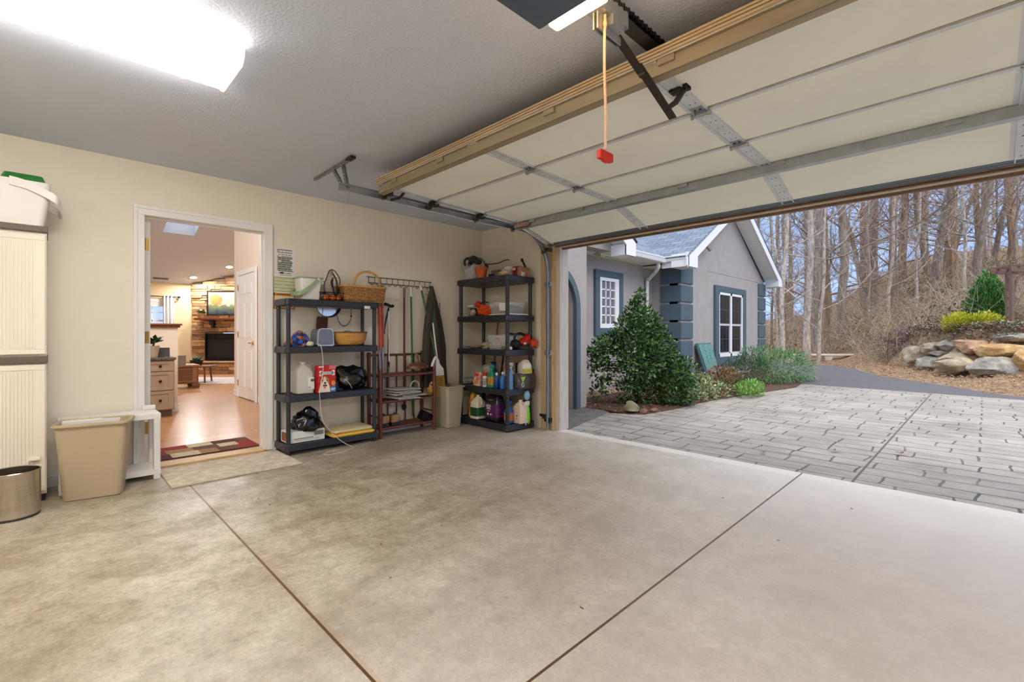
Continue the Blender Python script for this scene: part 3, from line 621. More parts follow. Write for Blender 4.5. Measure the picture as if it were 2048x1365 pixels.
# third shelf: vinegar jug, dog biscuit box, black bag
def jug(label, loc, h, w, body_mat, capm, fillm=None, rz=0., lab=None, name='gallon_jug'):
    t = thing(name, label, 'jug', loc, rz); b = MB()
    P_ = [(.46,.46,.10,0),(.5,.5,.12,.02),(.5,.5,.13,.58),(.46,.46,.16,.70),(.34,.34,.18,.82),(.16,.16,.14,.92),(.14,.14,.13,.93),(.14,.14,.13,.965)]
    b.rlathe([(a*w,c*w,r*w,z*h) for a,c,r,z in P_], k=4); b.build('bottle', body_mat, t, smooth=True)
    b = MB(); b.lathe([(.155*w,.955*h),(.165*w,.96*h),(.165*w,h),(.15*w,1.005*h)], n=16); b.build('cap', capm, t, smooth=True)
    b = MB(); b.tube(smoothpath([(0,.13*w,.90*h),(0,.30*w,.895*h),(0,.46*w,.80*h),(0,.485*w,.66*h),(0,.47*w,.60*h)],5), .065*w, 8); b.build('handle', body_mat, t, smooth=True)
    if fillm: MB().rlathe([(.47*w,.47*w,.11*w,.01*h),(.475*w,.475*w,.12*w,.56*h)], k=4).build('liquid', fillm, t, smooth=True)
    if lab:
        b = MB(); y0,y1,z0,z1 = lab[1]; b.box(.5*w-.002,.5*w+.0015,y0*w,y1*w,z0*h,z1*h); lb = b.build('label', lab[0], t)
    return t
milky = M('milky_plastic', (214,208,196), .35, alpha=.9)
t = jug('clear gallon jug of vinegar on the third tier, left of the red box', (-4.60,1.735,S[2]), .30, .155, milky, white_plastic, None, 0, (paper_white,(.12,.5,.14,.52)))
b = MB(); b.box(.0792,.0797,.045,.0775,.112,.138); b.build('label_green_patch', M('green_print',(60,120,56),.7), t)
b = MB()
for k in range(6): b.box(.0792,.0797,.022+k*.004,.0235+k*.004,.05,.066)
b.build('barcode', ink, t)
t = thing('dog_biscuit_box', 'red dog biscuit carton with a terrier face on the third tier', 'box', (-4.53,1.925,S[2])); red_card = M('red_carton',(196,30,34),.45); 
b = MB(); b.box(-.04,.04,-.09,.085,0,.262); b.build('carton', red_card, t, bevel=.002)
F_ = .0405
def face(name, poly, mat, off): 
    b = MB(); b.prism(poly,'x',F_+off,F_+off+.0004); return b.build(name, mat, t)
def ell(cy,cz,ry,rz_,n=20): return [(cy+ry*math.cos(2*PI*k/n), cz+rz_*math.sin(2*PI*k/n)) for k in range(n)]
face('pink_panel', [(.02,.225),(.085,.225),(.085,.262),(.02,.262)], M('pink_print',(214,110,122),.5), .0)
face('white_flash', [(-.085,.243),(-.035,.245),(-.035,.256),(-.085,.256)], paper_white, .0002)
bone = [(-.06,.168),(.055,.172)]; B_ = ell(-.063,.199,.016,.012)
b = MB(); b.prism([(-.062,.172),(.058,.176),(.058,.203),(-.062,.201)],'x',F_,F_+.0005)
for cy,cz in ((-.063,.172),(-.063,.201),(.059,.176),(.059,.204)): b.prism(ell(cy,cz,.016,.0135),'x',F_,F_+.0005)
b.build('bone_logo', paper_white, t)
text('brand_letters', 'MILK-BONE', .027, ink, t, (F_+.0008,-.002,.188), (PI/2,0,PI/2), .0003, sx=.86)
fur = M('white_fur_print',(240,228,206),.7); tan_f = M('tan_fur_print',(206,132,58),.7)
face('dog_chest', [(-.088,.004),(.03,.004),(.022,.06),(.012,.095),(-.062,.095),(-.075,.05)], fur, .0004)
face('dog_head', ell(-.025,.105,.044,.05), tan_f, .0006)
face('dog_left_ear', [(-.072,.15),(-.055,.155),(-.05,.125),(-.066,.115)], M('brown_fur_print',(140,78,34),.7), .0005)
face('dog_right_ear', [(.022,.150),(.008,.158),(-.002,.13),(.018,.118)], M('brown_fur_print',(140,78,34),.7), .0005)
face('dog_blaze', [(-.032,.155),(-.018,.155),(-.008,.11),(.012,.085),(-.002,.052),(-.048,.052),(-.062,.085),(-.042,.11)], fur, .0008)
for nm,q in (('dog_nose',ell(-.022,.093,.011,.009)),('dog_left_eye',ell(-.05,.117,.006,.006)),('dog_right_eye',ell(.004,.117,.006,.006)),('dog_mouth',ell(-.022,.068,.02,.011))): face(nm, q, ink, .0011)
face('dog_tongue', ell(-.022,.053,.010,.017), M('pink_tongue',(222,120,120),.6), .0013)
face('blue_panel', [(.02,.004),(.085,.004),(.085,.062),(.05,.058),(.028,.045)], M('blue_print',(40,120,190),.5), .0003)
face('orange_biscuit', ell(.06,.088,.02,.024), M('biscuit_print',(230,160,60),.6), .0004)
b = MB()
for z,q in ((.034,.045),(.022,.036)): b.box(F_+.0008,F_+.0011,.036,.036+q,z-.003,z+.004)
b.build('weight_marks', paper_white, t)
o = MB().box(-.03,.03,-.028,.028,0,.11).build('spice_carton', M('brown_patterned_card',(120,64,44),.6,col2=(196,150,96),vs_=40), bevel=.002); o.location=(-4.62,1.836,S[2]); o.scale=(.5,.25,1); tag(o,'narrow brown printed packet wedged between the jug and the red box','packet')
bagm = M('black_bag_film', (16,16,18), .22, coat=.3)
def crumple(name, label, loc, rx, ry, rz_, seed, peaks=()):
    t = thing(name, label, 'bag', loc); b = MB(); n = 40; h = 26; rings = []
    for i in range(h+1):
        th = PI*i/h; ring = []
        for j in range(n):
            p = 2*PI*j/n; d = Vector((math.sin(th)*math.cos(p), math.sin(th)*math.sin(p), -math.cos(th)))
            k = 1+.28*noise.noise(d*2.2+Vector((seed,0,0)))+.16*abs(noise.noise(d*5+Vector((0,seed,0))))+.09*abs(noise.noise(d*11+Vector((0,0,seed))))
            for pd,pa,pw in peaks: k += pa*max(0,d.dot(Vector(pd).normalized()))**pw
            ring.append((d.x*rx*k, d.y*ry*k, max(0,rz_*.82+d.z*rz_*k)))
        rings.append(ring)
    b.loft(rings,0,(False,False)); o = b.build('film', bagm, t, smooth=True)
    for m in list(o.modifiers): o.modifiers.remove(m)
    return t
t = crumple('bin_bag', 'crumpled black plastic bag beside the red dog biscuit box', (-4.595,2.215,S[2]), .10, .155, .115, 3.3, (((.2,-.75,.85),.55,14),((.1,.4,.7),.25,6)))
b = MB(); b.tube(smoothpath([(.10,-.10,.11),(.13,-.075,.07),(.135,-.05,.02)],4), .003, 5); b.build('drawstring', M('tan_string',(206,170,126),.7), t)
o = MB().box(-.035,.035,-.055,.055,0,.115).build('navy_box', M('navy_carton',(30,40,90),.5), bevel=.003); o.location=(-4.60,2.068,S[2]); tag(o,'small navy box half hidden between red carton and black bag','box')
# bottom tier: carton, bag, flat parcel, envelope
t = thing('envelope_carton', 'long white printed carton under the black bag on the bottom tier', 'box', (-4.60,1.75,S[3]+.0))
b = MB(); b.box(-.11,.085,-.175,.16,0,.105); b.build('carton', paper_white, t, bevel=.002)
b = MB(); b.box(-.09,.065,-.1756,-.1750,.012,.095); b.build('picture_print', M('autumn_print',(206,96,40),.6,col2=(70,66,64),vs_=22), t)
b = MB(); b.box(.0852,.0858,-.13,.05,.03,.04).box(.0852,.0858,-.11,.10,.018,.022).box(.0852,.0858,.06,.15,.05,.09); b.build('side_print', M('grey_ink',(140,138,134),.8), t)
crumple('bin_bag', 'black plastic bag draped over the white carton on the bottom tier', (-4.585,1.755,S[3]+.09), .095, .12, .10, 8.1, (((.1,.25,1),.35,9),((.8,.2,-.5),.35,6),((0,.9,-.5),.6,8)))
t = thing('bubble_mailer', 'flat cream parcel lying on the bottom tier right of the bag', 'parcel', (-4.62,2.20,S[3]+.03)); b = MB(); b.rlathe([(.13,.20,.03,0),(.14,.21,.03,.012),(.135,.205,.03,.03),(.11,.18,.03,.04)]); b.build('wrap', M('cream_wrap',(216,196,150),.8,bump=.5,bs=90), t, smooth=True)
t = thing('yellow_envelope', 'yellow padded envelope under the cream parcel on the bottom tier', 'envelope', (-4.595,2.19,S[3])); b = MB(); b.rlathe([(.13,.21,.01,0),(.138,.225,.012,.012),(.13,.215,.01,.028)]); b.build('sleeve', M('yellow_paper',(238,190,60),.6), t, smooth=True)
o = MB().box(-.05,.05,-.05,.05,0,.012).build('red_booklet', M('red_booklet_print',(196,60,40),.6,col2=(230,180,150),vs_=60)); o.location=(-4.52,2.035,S[3]+.03); o.rotation_euler=(.1,0,.3); tag(o,'small red booklet on the yellow envelope by the black bag','booklet')
# white cord from the toaster to the floor
t = thing('power_cord', 'thin white cord running from the toaster down to the floor', 'cord', (-4.45,1.83,1.0)); pts = [(-4.53,1.83,1.02),(-4.462,1.845,1.012),(-4.448,1.86,.93),(-4.447,1.865,.75),(-4.445,1.835,.58),(-4.445,1.84,.45),(-4.44,1.86,.30),(-4.44,1.95,.16),(-4.42,2.05,.06),(-4.38,2.13,.006),(-4.34,2.12,.005),(-4.27,1.99,.005),(-4.25,1.86,.005),(-4.30,1.81,.005),(-4.36,1.88,.005),(-4.385,1.99,.005)]
b = MB(); b.tube(smoothpath([(x+4.45,y-1.83,z-1.0) for x,y,z in pts],6), .0032, 6); b.build('cord', M('ivory_cord',(224,206,182),.6), t, smooth=True)

# ================================================================ RATTAN RACK
rat = M('mahogany_rattan', (104,46,32), .35, var=.2, vs_=10, coat=.2)
t = thing('rattan_rack', 'dark red rattan three-shelf rack standing between the shelf units', 'rack', (-4.655,2.86,0))
hx,hy = .125,.345
for sx in (-1,1):
    for sy in (-1,1):
        b = MB(); b.cyl((sx*hx,sy*hy,0),(sx*hx,sy*hy,.90 if sx<0 else .73),.020,n=12).cyl((sx*hx,sy*hy,.90 if sx<0 else .73),(sx*hx,sy*hy,.915 if sx<0 else .745),.022,.018,n=12); b.build('post', rat, t, smooth=True)
for z in (.10,.385,.665):
    b = MB(); b.box(-hx,hx,-hy+.01,hy-.01,z-.008,z+.004)
    k = -hy+.03
    while k < hy-.02: b.cyl((-hx,k,z+.004),(hx,k,z+.004),.0065,n=6); k += .017
    b.build('shelf_board', rat, t)
    b = MB(); b.cyl((hx,-hy,z),(hx,hy,z),.014,n=10).cyl((-hx,-hy,z),(-hx,hy,z),.012,n=10).cyl((-hx,-hy,z),(hx,-hy,z),.012,n=10).cyl((-hx,hy,z),(hx,hy,z),.012,n=10); b.build('shelf_rail', rat, t, smooth=True)
for z in (.22,.52): 
    for sy in (-1,1): b = MB(); b.cyl((-hx,sy*hy,z),(hx,sy*hy,z),.010,n=8); b.build('side_rail', rat, t, smooth=True)
b = MB(); b.cyl((-hx,-hy,.88),(-hx,hy,.88),.012,n=10); b.build('top_rail', rat, t, smooth=True)
for k in range(5): b = MB(); y = -hy+.115*(k+1); b.cyl((-hx,y,.11),(-hx,y,.88),.0085,n=8); b.build('spindle', rat, t, smooth=True)
RY = lambda d: 2.86+d
t = thing('produce_bag', 'tied plastic bag of brown potatoes on the rattan rack top', 'bag', (-4.63,3.05,.678)); b = MB(); b.ball((0,0,.05),(.09,.135,.062),24,amp=.16,fr=4,seed=2,flat=.82); b.build('bag', M('brown_bag_film',(140,92,64),.3,col2=(90,52,34),vs_=18,coat=.3), t, smooth=True)
b = MB(); b.tube(smoothpath([(.01,.0,.10),(.0,.0,.135),(-.01,-.005,.19),(-.02,-.01,.22)],4), [.03,.022,.016,.014,.013,.013,.014,.016,.018,.02,.024,.028,.03], 10, flat=.5); b.build('bag_neck', M('brown_bag_film',(140,92,64),.3), t, smooth=True)
random.seed(11)
newsp = [M('newsprint_'+str(i), c, .85, col2=(170,166,160), vs_=40, stretch=(1,1,6)) for i,c in enumerate(((224,222,216),(206,202,196),(216,204,186)))]
for i in range(9):
    b = MB(); L = random.uniform(.23,.31); w = .11+random.uniform(-.01,.015); th_ = .012
    b.loft([[(x,y,z) for x,z in ((-w,0),(w-.006,0),(w,th_*.3),(w,th_*.7),(w-.006,th_),(-w,th_))] for y in (-L/2,-L/6,L/6,L/2)])
    b.box(w-.02,w+.003,-L/2+.01,L/2-.015,th_*.42,th_*.52)
    o = b.build('newspaper', newsp[i%3], None); o.location = (-4.655+random.uniform(-.0,.05),RY(-.05+random.uniform(-.06,.09)+(i<4)*.05),.396+i*.0131); o.rotation_euler = (random.uniform(-.012,.012),random.uniform(0,.03),random.uniform(-.2,.2))
    tag(o, 'folded newspaper in the stack on the rattan rack middle shelf', 'newspaper', 'newspapers stacked on the rattan rack')
t = thing('trigger_bottle', 'pale plastic tub with looped handle behind the newspapers', 'tub', (-4.70,RY(.18),.396)); b = MB(); b.lathe([(.05,0),(.055,.01),(.06,.09),(.05,.10)],n=16); b.build('tub', M('grey_tub',(150,150,146),.5), t, smooth=True)
b = MB(); b.tube([(.02,-.06*math.cos(a),.095+.08*math.sin(a)) for a in [PI*k/10 for k in range(11)]], .009, 7); b.build('handle', white_plastic, t, smooth=True)
for dy,lb in ((-.27,'wood and black shoe brush at the left of the rack bottom'),(-.14,'wood and black shoe brush nearer the middle of the rack bottom')):
    t = thing('shoe_brush', lb, 'brush', (-4.60,RY(dy),.115)); b = MB(); b.rlathe([(.05,.05,.02,.035),(.055,.052,.02,.04),(.055,.052,.02,.10),(.045,.042,.02,.115)]); b.build('block', M('bamboo_block',(176,132,80),.5,col2=(120,80,44),vs_=9), t, smooth=True); b = MB(); b.rlathe([(.055,.05,.02,0),(.05,.046,.02,.036)]); b.build('bristles', blackish, t); b = MB(); b.tube([(.0,-.05,.07),(.0,0,.135),(.0,.05,.07)],.007,6); b.build('strap', blackish, t)
t = thing('boot_tray_grate', 'small dark slatted grate leaning at the right of the rack bottom', 'grate', (-4.60,RY(.24),.115)); b = MB(); b.T = Matrix.Rotation(-.5,4,'X')
for k in range(5): b.box(-.05,.05,-.06+k*.03,-.045+k*.03,0,.10)
b.box(-.05,.05,-.06,.075,.0,.012).box(-.05,.05,-.06,.075,.088,.10); b.build('slats', M('dark_iron',(40,32,34),.4,.6), t)

# ================================================================ HOOK RAIL AND LONG-HANDLED TOOLS
t = thing('wire_hook_rail', 'black wire hook rail screwed to the wall above the rack', 'hook rail', (WL+.012,2.92,1.72)); b = MB()
b.tube([(0,-.43,.03),(0,.43,.03)],.004,6).tube([(0,-.41,-.035),(0,.41,-.035)],.004,6)
for k in range(12): b.tube([(0,-.405+k*.0736,.03),(0,-.405+k*.0736,-.035)],.003,5)
b.build('rail', wire, t); 
for k in range(11): b = MB(); y = -.38+k*.0736; b.tube([(0,y,-.035),(.006,y,-.058),(.028,y+.004,-.062),(.038,y+.008,-.042)],.0032,5); b.build('hook', wire, t)
HX = WL+.045
def pole(name, label, y0, z0, y1, z1, segs, cat, r=.011, x0=0., x1=0.):
    """handle from (y0,z0) top to (y1,z1) bottom; segs = [(fraction, part, material)]"""
    t = thing(name, label, cat, (HX,y1,z1)); a = 0.; top = Vector((x0,y0-y1,z0-z1)); bot = Vector((x1,0,0))
    for f,pn,m in segs:
        b = MB(); b.cyl(top.lerp(bot,a),top.lerp(bot,f),r*(1.15 if pn!='handle' else 1),n=10); b.build(pn, m, t, smooth=True); a = f
    return t
redm, dgreen, maroon = M('red_enamel',(206,62,40),.4), M('dark_green_enamel',(42,98,48),.4), M('maroon_enamel',(110,36,30),.4)
alum = M('dull_aluminium',(160,160,162),.4,.7); 
pole('paint_pole', 'red and grey pole nearest the left shelf on the hook rail', 2.615,1.65,2.64,.42, ((.18,'grip',M('grey_grip',(110,100,96),.6)),(.58,'handle',redm),(1,'lower_tube',alum)), 'pole', .012)
pole('paint_pole', 'red pole with grey top beside the hiking pole on the hook rail', 2.655,1.66,2.68,.45, ((.16,'grip',M('grey_grip',(110,100,96),.6)),(.57,'handle',redm),(1,'lower_tube',alum)), 'pole', .013)
t = pole('hiking_pole', 'slim hiking pole with black angled grip right of the left shelf', 2.725,1.42,2.735,.30, ((.04,'collar',blackish),(.55,'handle',chrome),(.60,'clamp',blackish),(1,'lower_tube',alum)), 'pole', .007, .03,.03)
b = MB(); b.tube(smoothpath([(.03,-.06,1.155),(.03,-.02,1.145),(.03,.025,1.13),(.03,.05,1.14)],3),.017,8); b.build('grip', blackish, t, smooth=True)
b = MB(); b.tube(smoothpath([(.03,-.02,1.1),(.045,-.06,.95),(.05,-.075,.82),(.04,-.06,.9),(.03,-.01,1.08)],4),.005,5); b.build('wrist_strap', blackish, t)
pole('crevice_pole', 'thin maroon pole behind the hiking pole', 2.745,1.35,2.72,.42, ((.6,'handle',maroon),(.62,'clamp',blackish),(.9,'lower_tube',maroon),(1,'tip',blackish)), 'pole', .006)
t = pole('dust_mop', 'maroon handled mop hanging head down behind the rattan rack', 2.945,1.655,2.945,.27, ((.085,'grip',M('grey_grip',(110,100,96),.6)),(1,'handle',maroon)), 'mop', .0125)
b = MB(); b.ball((.0,0,.0),(.02,.03,.04),10,amp=.2); b.build('joint', blackish, t, smooth=True)
t = pole('push_broom_handle', 'green handled pole with white tip hanging behind the rack', 3.035,1.67,3.065,.16, ((.075,'grip',white_plastic),(1,'handle',dgreen)), 'pole', .0115)
t = thing('corn_broom', 'green handled corn broom leaning on the wall beside the jacket', 'broom', (WL+.17,3.335,.36)); b = MB(); b.cyl((-.12,-.155,1.28),(.0,-.02,.44),.0115,n=10); b.build('handle', dgreen, t, smooth=True)
b = MB(); b.cyl((-.13,-.172,1.35),(-.12,-.155,1.28),.013,n=10); b.build('grip', white_plastic, t, smooth=True)
b = MB(); b.loft([[(x*.03,y*w+dy,z) for x,y in ((1,-.9),(1,.9),(.6,1),(-.6,1),(-1,.9),(-1,-.9),(-.6,-1),(.6,-1))] for w,dy,z in ((.068,.006,.26),(.06,.003,.34),(.02,-.015,.40),(.014,-.02,.45))]); b.build('shroud', white_plastic, t, smooth=True)
b = MB()
random.seed(4)
for k in range(220):
    u = random.uniform(-1,1); v = random.uniform(-1,1); b.tube([(v*.022,u*.062+.006,.27),(v*.032,u*.078+.012,.14),(v*.036,u*.09+.02+random.uniform(-.006,.006),random.uniform(-.005,.015))],.0024,4)
b.build('bristles', M('broom_straw',(206,158,78),.8,var=.3,vs_=60), t)
b = MB()
for z,w in ((.225,.066),(.20,.07),(.175,.073)): b.tube([(.036*math.cos(a),.009+w*math.sin(a),z) for a in [2*PI*k/16 for k in range(16)]],.0025,4,closed=True)
b.build('stitching', dgreen, t)
t = thing('angle_broom', 'white handled angle brush with green collar hung beside the jacket', 'broom', (WL+.15,3.20,.37)); b = MB(); b.cyl((-.10,.09,1.30),(-.09,.07,1.24),.011,n=8); b.tube(smoothpath([(-.10,.09,1.285),(-.10,.115,1.34),(-.10,.15,1.375)],4),.008,6,flat=.6); b.build('hanging_loop', white_plastic, t)
b = MB(); b.tube([(-.09,.085,1.26),(-.05,.095,.98),(.025,.12,.42)],.0105,8); b.build('handle', white_plastic, t, smooth=True)
b = MB(); b.obox((-.045,.10,.95),(.04,.045,.14)); b.obox((-.09,.085,1.24),(.035,.04,.06)); b.build('collar', dgreen, t, bevel=.006)
b = MB(); b.tube(smoothpath([(.03,.12,.43),(.035,.09,.47),(.03,.05,.40),(.03,.04,.36)],4),.016,8); b.build('neck', white_plastic, t, smooth=True)
b = MB(); b.ball((.03,.03,.12),(.05,.06,.085),18,amp=.08,fr=6); b.build('bristles', M('golden_bristles',(214,160,70),.8,var=.3,vs_=50,stretch=(1,1,.3)), t, smooth=True)
b = MB(); b.obox((.03,.0,.22),(.05,.16,.2)); b.build('brush_block', blackish, t, bevel=.01)
# dark jacket hanging from the last hook
t = thing('hanging_jacket', 'dark olive brown jacket hanging from the right end of the rail', 'jacket', (WL+.06,3.37,.50)); rows = [(.0,.095,.085,.055),(.06,.10,.10,.06),(.25,-.0,.16,.075),(.45,-.01,.165,.08),(.62,-.02,.145,.075),(.80,-.03,.115,.07),(.98,-.045,.075,.06),(1.12,-.055,.04,.045),(1.20,-.06,.022,.025)]
b = MB(); n = 40; rings = []
for z,cy,ry,rx in rows:
    if z < .1: cy,ry = .06,.12
    rings.append([(rx*math.cos(a)*(1+.22*math.sin(5*a+z*2))*.8, cy+ry*math.sin(a)*(1+.05*math.sin(7*a+1)), z+(.03*math.sin(a*2) if z<.05 else 0)) for a in [2*PI*k/n for k in range(n)]])
b.loft(rings); o = b.build('body', M('dark_olive_cloth',(66,60,50),.8,var=.18,vs_=9,bump=.2,bs=70), t, smooth=True)
b = MB(); b.tube(smoothpath([(.03,-.06,1.02),(.05,-.11,.85),(.05,-.155,.6),(.045,-.165,.36),(.04,-.16,.24)],4),[.03]*4+[.045]*5+[.05]*8,10,flat=.7); b.build('sleeve', M('dark_olive_cloth',(66,60,50),.8), t, smooth=True)
b = MB(); b.tube([(.063,.02,1.0),(.068,.03,.7),(.07,.045,.3),(.06,.06,.03)],.004,5); b.build('seam', blackish, t)

# ================================================================ THINGS ON THE CORNER SHELF
Z5 = (1.791,1.336,.936,.486,.086)
def put(name,label,cat,x,y,z,rz=0.): return thing(name,label,cat,(x,y,z),rz)
clear = M('clear_plastic', (226,230,232), .15, alpha=.26)
# top
t = put('clear_bin','open clear plastic bin at the left of the corner shelf top','bin',-4.52,3.83,Z5[0]); b = MB(); b.rlathe([(.085,.10,.02,0),(.105,.125,.025,.17),(.112,.132,.028,.172),(.108,.128,.026,.178),(.10,.12,.024,.17),(.08,.095,.018,.005)]); b.build('bin', clear, t, smooth=True)
t = put('electric_trimmer','dark green and black garden trimmer lying across the clear bin','tool',-4.50,3.83,Z5[0]+.185); dg = M('dark_green_tool',(40,52,46),.5)
b = MB(); b.tube(smoothpath([(-.13,-.02,.0),(-.05,-.03,.08),(.0,-.02,.07),(.09,-.02,.03)],4),[.02,.025,.03,.04,.045,.045,.045,.045,.045,.045,.04,.035,.03],10); b.build('motor_body', dg, t, smooth=True)
b = MB(); b.tube(smoothpath([(-.13,-.06,-.03),(-.18,-.05,.06),(-.14,-.04,.10),(-.05,-.04,.085)],4),.016,8); b.build('grip', blackish, t, smooth=True)
b = MB(); b.tube(smoothpath([(.05,-.02,.07),(.10,-.02,.08),(.17,-.03,.03),(.22,-.04,-.03)],4),.011,8); b.build('guard_bar', M('grey_green_bar',(92,96,84),.5), t, smooth=True)
b = MB(); b.tube(smoothpath([(.20,-.04,.0),(.30,-.03,-.015),(.40,.0,-.01),(.50,.03,.02),(.56,.03,.01)],5),.006,6); b.build('cable', blackish, t)
b = MB(); b.obox((.235,-.04,-.03),(.05,.025,.03),(0,.6,0)); b.build('plug', blackish, t, bevel=.004)
t = put('terracotta_pot','terracotta coloured plant pot on the corner shelf top','plant pot',-4.30,3.735,Z5[0]); b = MB(); b.lathe([(.05,0),(.055,.004),(.068,.10),(.076,.10),(.078,.135),(.07,.135),(.066,.10),(.05,.01)],n=24); b.build('pot', M('terracotta',(196,92,34),.7,var=.1,vs_=12), t, smooth=True)
b = MB(); b.lathe([(.071,.126),(.0,.128)],n=20,caps=(False,False)); b.build('soil', M('soil',(60,44,32),.9), t)
for nm,lb,cat,p,s_,c,rz in (('grey_carton','grey brown carton lying behind the orange pot','box',(-4.18,3.90,0),(.12,.12,.10),(122,108,92),.1),('white_carton','crumpled white wrapper in the middle of the corner shelf top','wrapper',(-4.03,3.93,0),(.13,.10,.11),(188,184,172),.3),('black_charger','small black charger on the front of the corner shelf top','charger',(-4.10,3.72,0),(.07,.04,.035),(38,34,32),0),
    ('red_box','dark red carton on the corner shelf top','box',(-3.93,4.01,0),(.13,.14,.13),(150,28,22),0),('pink_cardboard_box','open brown pink cardboard box on the corner shelf top right','box',(-3.84,4.0,0),(.05,.17,.115),(170,124,104),0)):
    t = put(nm,lb,cat,p[0],p[1],Z5[0],rz); b = MB(); x,y,z = s_[0]/2,s_[1]/2,s_[2]
    b.box(-x,x,-y,y,0,z); b.build('carton' if cat!='charger' else 'case', M(nm+'_card',c,.65,var=.12,vs_=14), t, bevel=.004)
    if nm=='pink_cardboard_box':
        b = MB(); b.box(x+.0002,x+.0008,-.07,-.01,.005,.055).box(x+.0008,x+.0012,-.03,-.02,.012,.03,1); b.build('shipping_label',[paper_white,ink],t); b = MB(); b.obox((.0,.06,z+.0),(.05,.06,.003),(0,.4,0)); b.build('flap', M(nm+'_card',c,.65), t)
    if nm=='red_box': b = MB(); b.obox((-.02,-.0702,.10),(.06,.0008,.025)); b.build('label', paper_white, t)
    if nm=='white_carton': b = MB(); b.ball((.02,-.02,z),(.06,.05,.03),12,amp=.3,fr=5); b.build('crumpled_film', paper_white, t, smooth=True)
t = put('scrub_brush','oval wooden scrub brush lying at the shelf corner','brush',-3.92,3.74,Z5[0]); b = MB(); b.rlathe([(.045,.10,.044,.018),(.05,.105,.049,.022),(.05,.105,.049,.038),(.04,.095,.039,.046)],k=6); b.build('wood_back', M('pale_wood',(206,172,120),.5,var=.15,vs_=9), t, smooth=True); b = MB(); b.rlathe([(.04,.095,.039,0),(.043,.098,.042,.02)],k=6); b.build('bristles', M('pale_bristle',(186,160,116),.9), t)
t.rotation_euler=(0,0,PI/2-.5)
t = put('black_clamp','small black clamp sticking up from the pink cardboard box','clamp',-3.84,3.97,Z5[0]+.10); b = MB(); b.bar((0,.06,.02),(0,.0,.10),.016,.022).bar((0,.08,-.02),(0,.05,.04),.006,.01).obox((0,.0,.10),(.02,.03,.03),(.5,0,0)); b.build('jaw', blackish, t, bevel=.003)
# second tier
t = put('clear_tub','see-through plastic tub full of bits on the corner shelf second tier','tub',-4.0,3.88,Z5[1]+.02); b = MB(); b.rlathe([(.15,.13,.03,0),(.172,.155,.035,.13),(.182,.165,.04,.133),(.178,.16,.038,.138),(.168,.15,.034,.13),(.145,.125,.028,.004)]); b.build('tub', clear, t, smooth=True)
b = MB(); b.rlathe([(.14,.12,.03,.004),(.15,.13,.03,.07),(.08,.07,.02,.10)]); b.build('contents', M('mixed_bits',(150,120,104),.7,col2=(80,64,60),vs_=40), t); b = MB(); b.obox((.09,-.157,.075),(.12,.002,.09),(.17,0,0)); b.build('taped_note', paper_white, t)
o = MB().rlathe([(.18,.16,.03,0),(.185,.165,.03,.006),(.185,.165,.03,.016),(.17,.15,.03,.02)]).build('serving_tray', white_plastic, None, True); o.location=(-3.975,3.88,Z5[1]); tag(o,'flat white plastic lid under the clear tub','tray')  # flat white lid that the clear tub stands on
t = put('extension_cord','coiled orange extension cord on the corner shelf second tier','cord',-4.29,3.79,Z5[1]); b = MB()
random.seed(8); pts = []
for k in range(150):
    a = k*.42; pts.append((.105*math.cos(a)*(1+.1*math.sin(k*.7)), .075*math.sin(a)*(1+.12*math.cos(k*.31)), .012+.11*(k/150)+.012*math.sin(k*1.3)))
b.tube(pts,.0075,6); b.build('coil', M('orange_cord_jacket',(226,84,24),.45), t, smooth=True); b = MB(); b.tube(smoothpath([(.0,-.05,.12),(-.06,-.02,.16),(.0,.03,.17),(.09,.03,.15)],4),.006,6); b.build('end', blackish, t)
t = put('heat_lamp','chrome clamp lamp lying on the corner shelf second tier','lamp',-4.50,3.82,Z5[1]); b = MB(); b.lathe([(.03,0),(.035,.03),(.05,.05),(.085,.10),(.088,.10),(.052,.046),(.03,.03)],n=24); b.build('reflector', chrome, t, smooth=True); b = MB(); b.ball((.01,-.06,.045),(.045,.04,.042),14,amp=.12,fr=4); b.build('wrapped_bulb', M('printed_wrap',(214,202,190),.5,col2=(150,70,60),vs_=30), t, smooth=True); b = MB(); b.tube([(-.06,-.05,.01),(-.07,-.03,.08),(-.03,-.02,.10)],.005,6); b.build('bracket', dark_steel, t)
for lb,p,c,r,nm,cat in (('red plastic cap on top of the chrome lamp',(-4.43,3.80,.112),(206,36,28),(.045,.045,.038),'red_funnel','funnel'),('white foam block on the left end of the second tier',(-4.60,3.80,.11),(226,222,206),(.03,.04,.02),'foam_block','block'),('white crumpled sponge beside the red cap',(-4.53,3.78,.108),(220,214,200),(.045,.04,.02),'sponge','sponge')):  # round red cap, foam block, sponge
    o = MB().ball((0,0,r[2]),r,14,amp=.15,fr=3,seed=p[0]).build(nm, M(nm+'_m',c,.5), None, True); o.location=(p[0],p[1],Z5[1]+p[2]); tag(o,lb,cat)
t = put('wood_plank','thin wooden plank resting on the items of the second tier','plank',-4.48,3.82,Z5[1]+.097); b = MB(); b.obox((0,0,.004),(.26,.10,.008),(0,0,.1)); b.build('board', M('grey_plank',(150,136,116),.7,var=.2,vs_=8), t)
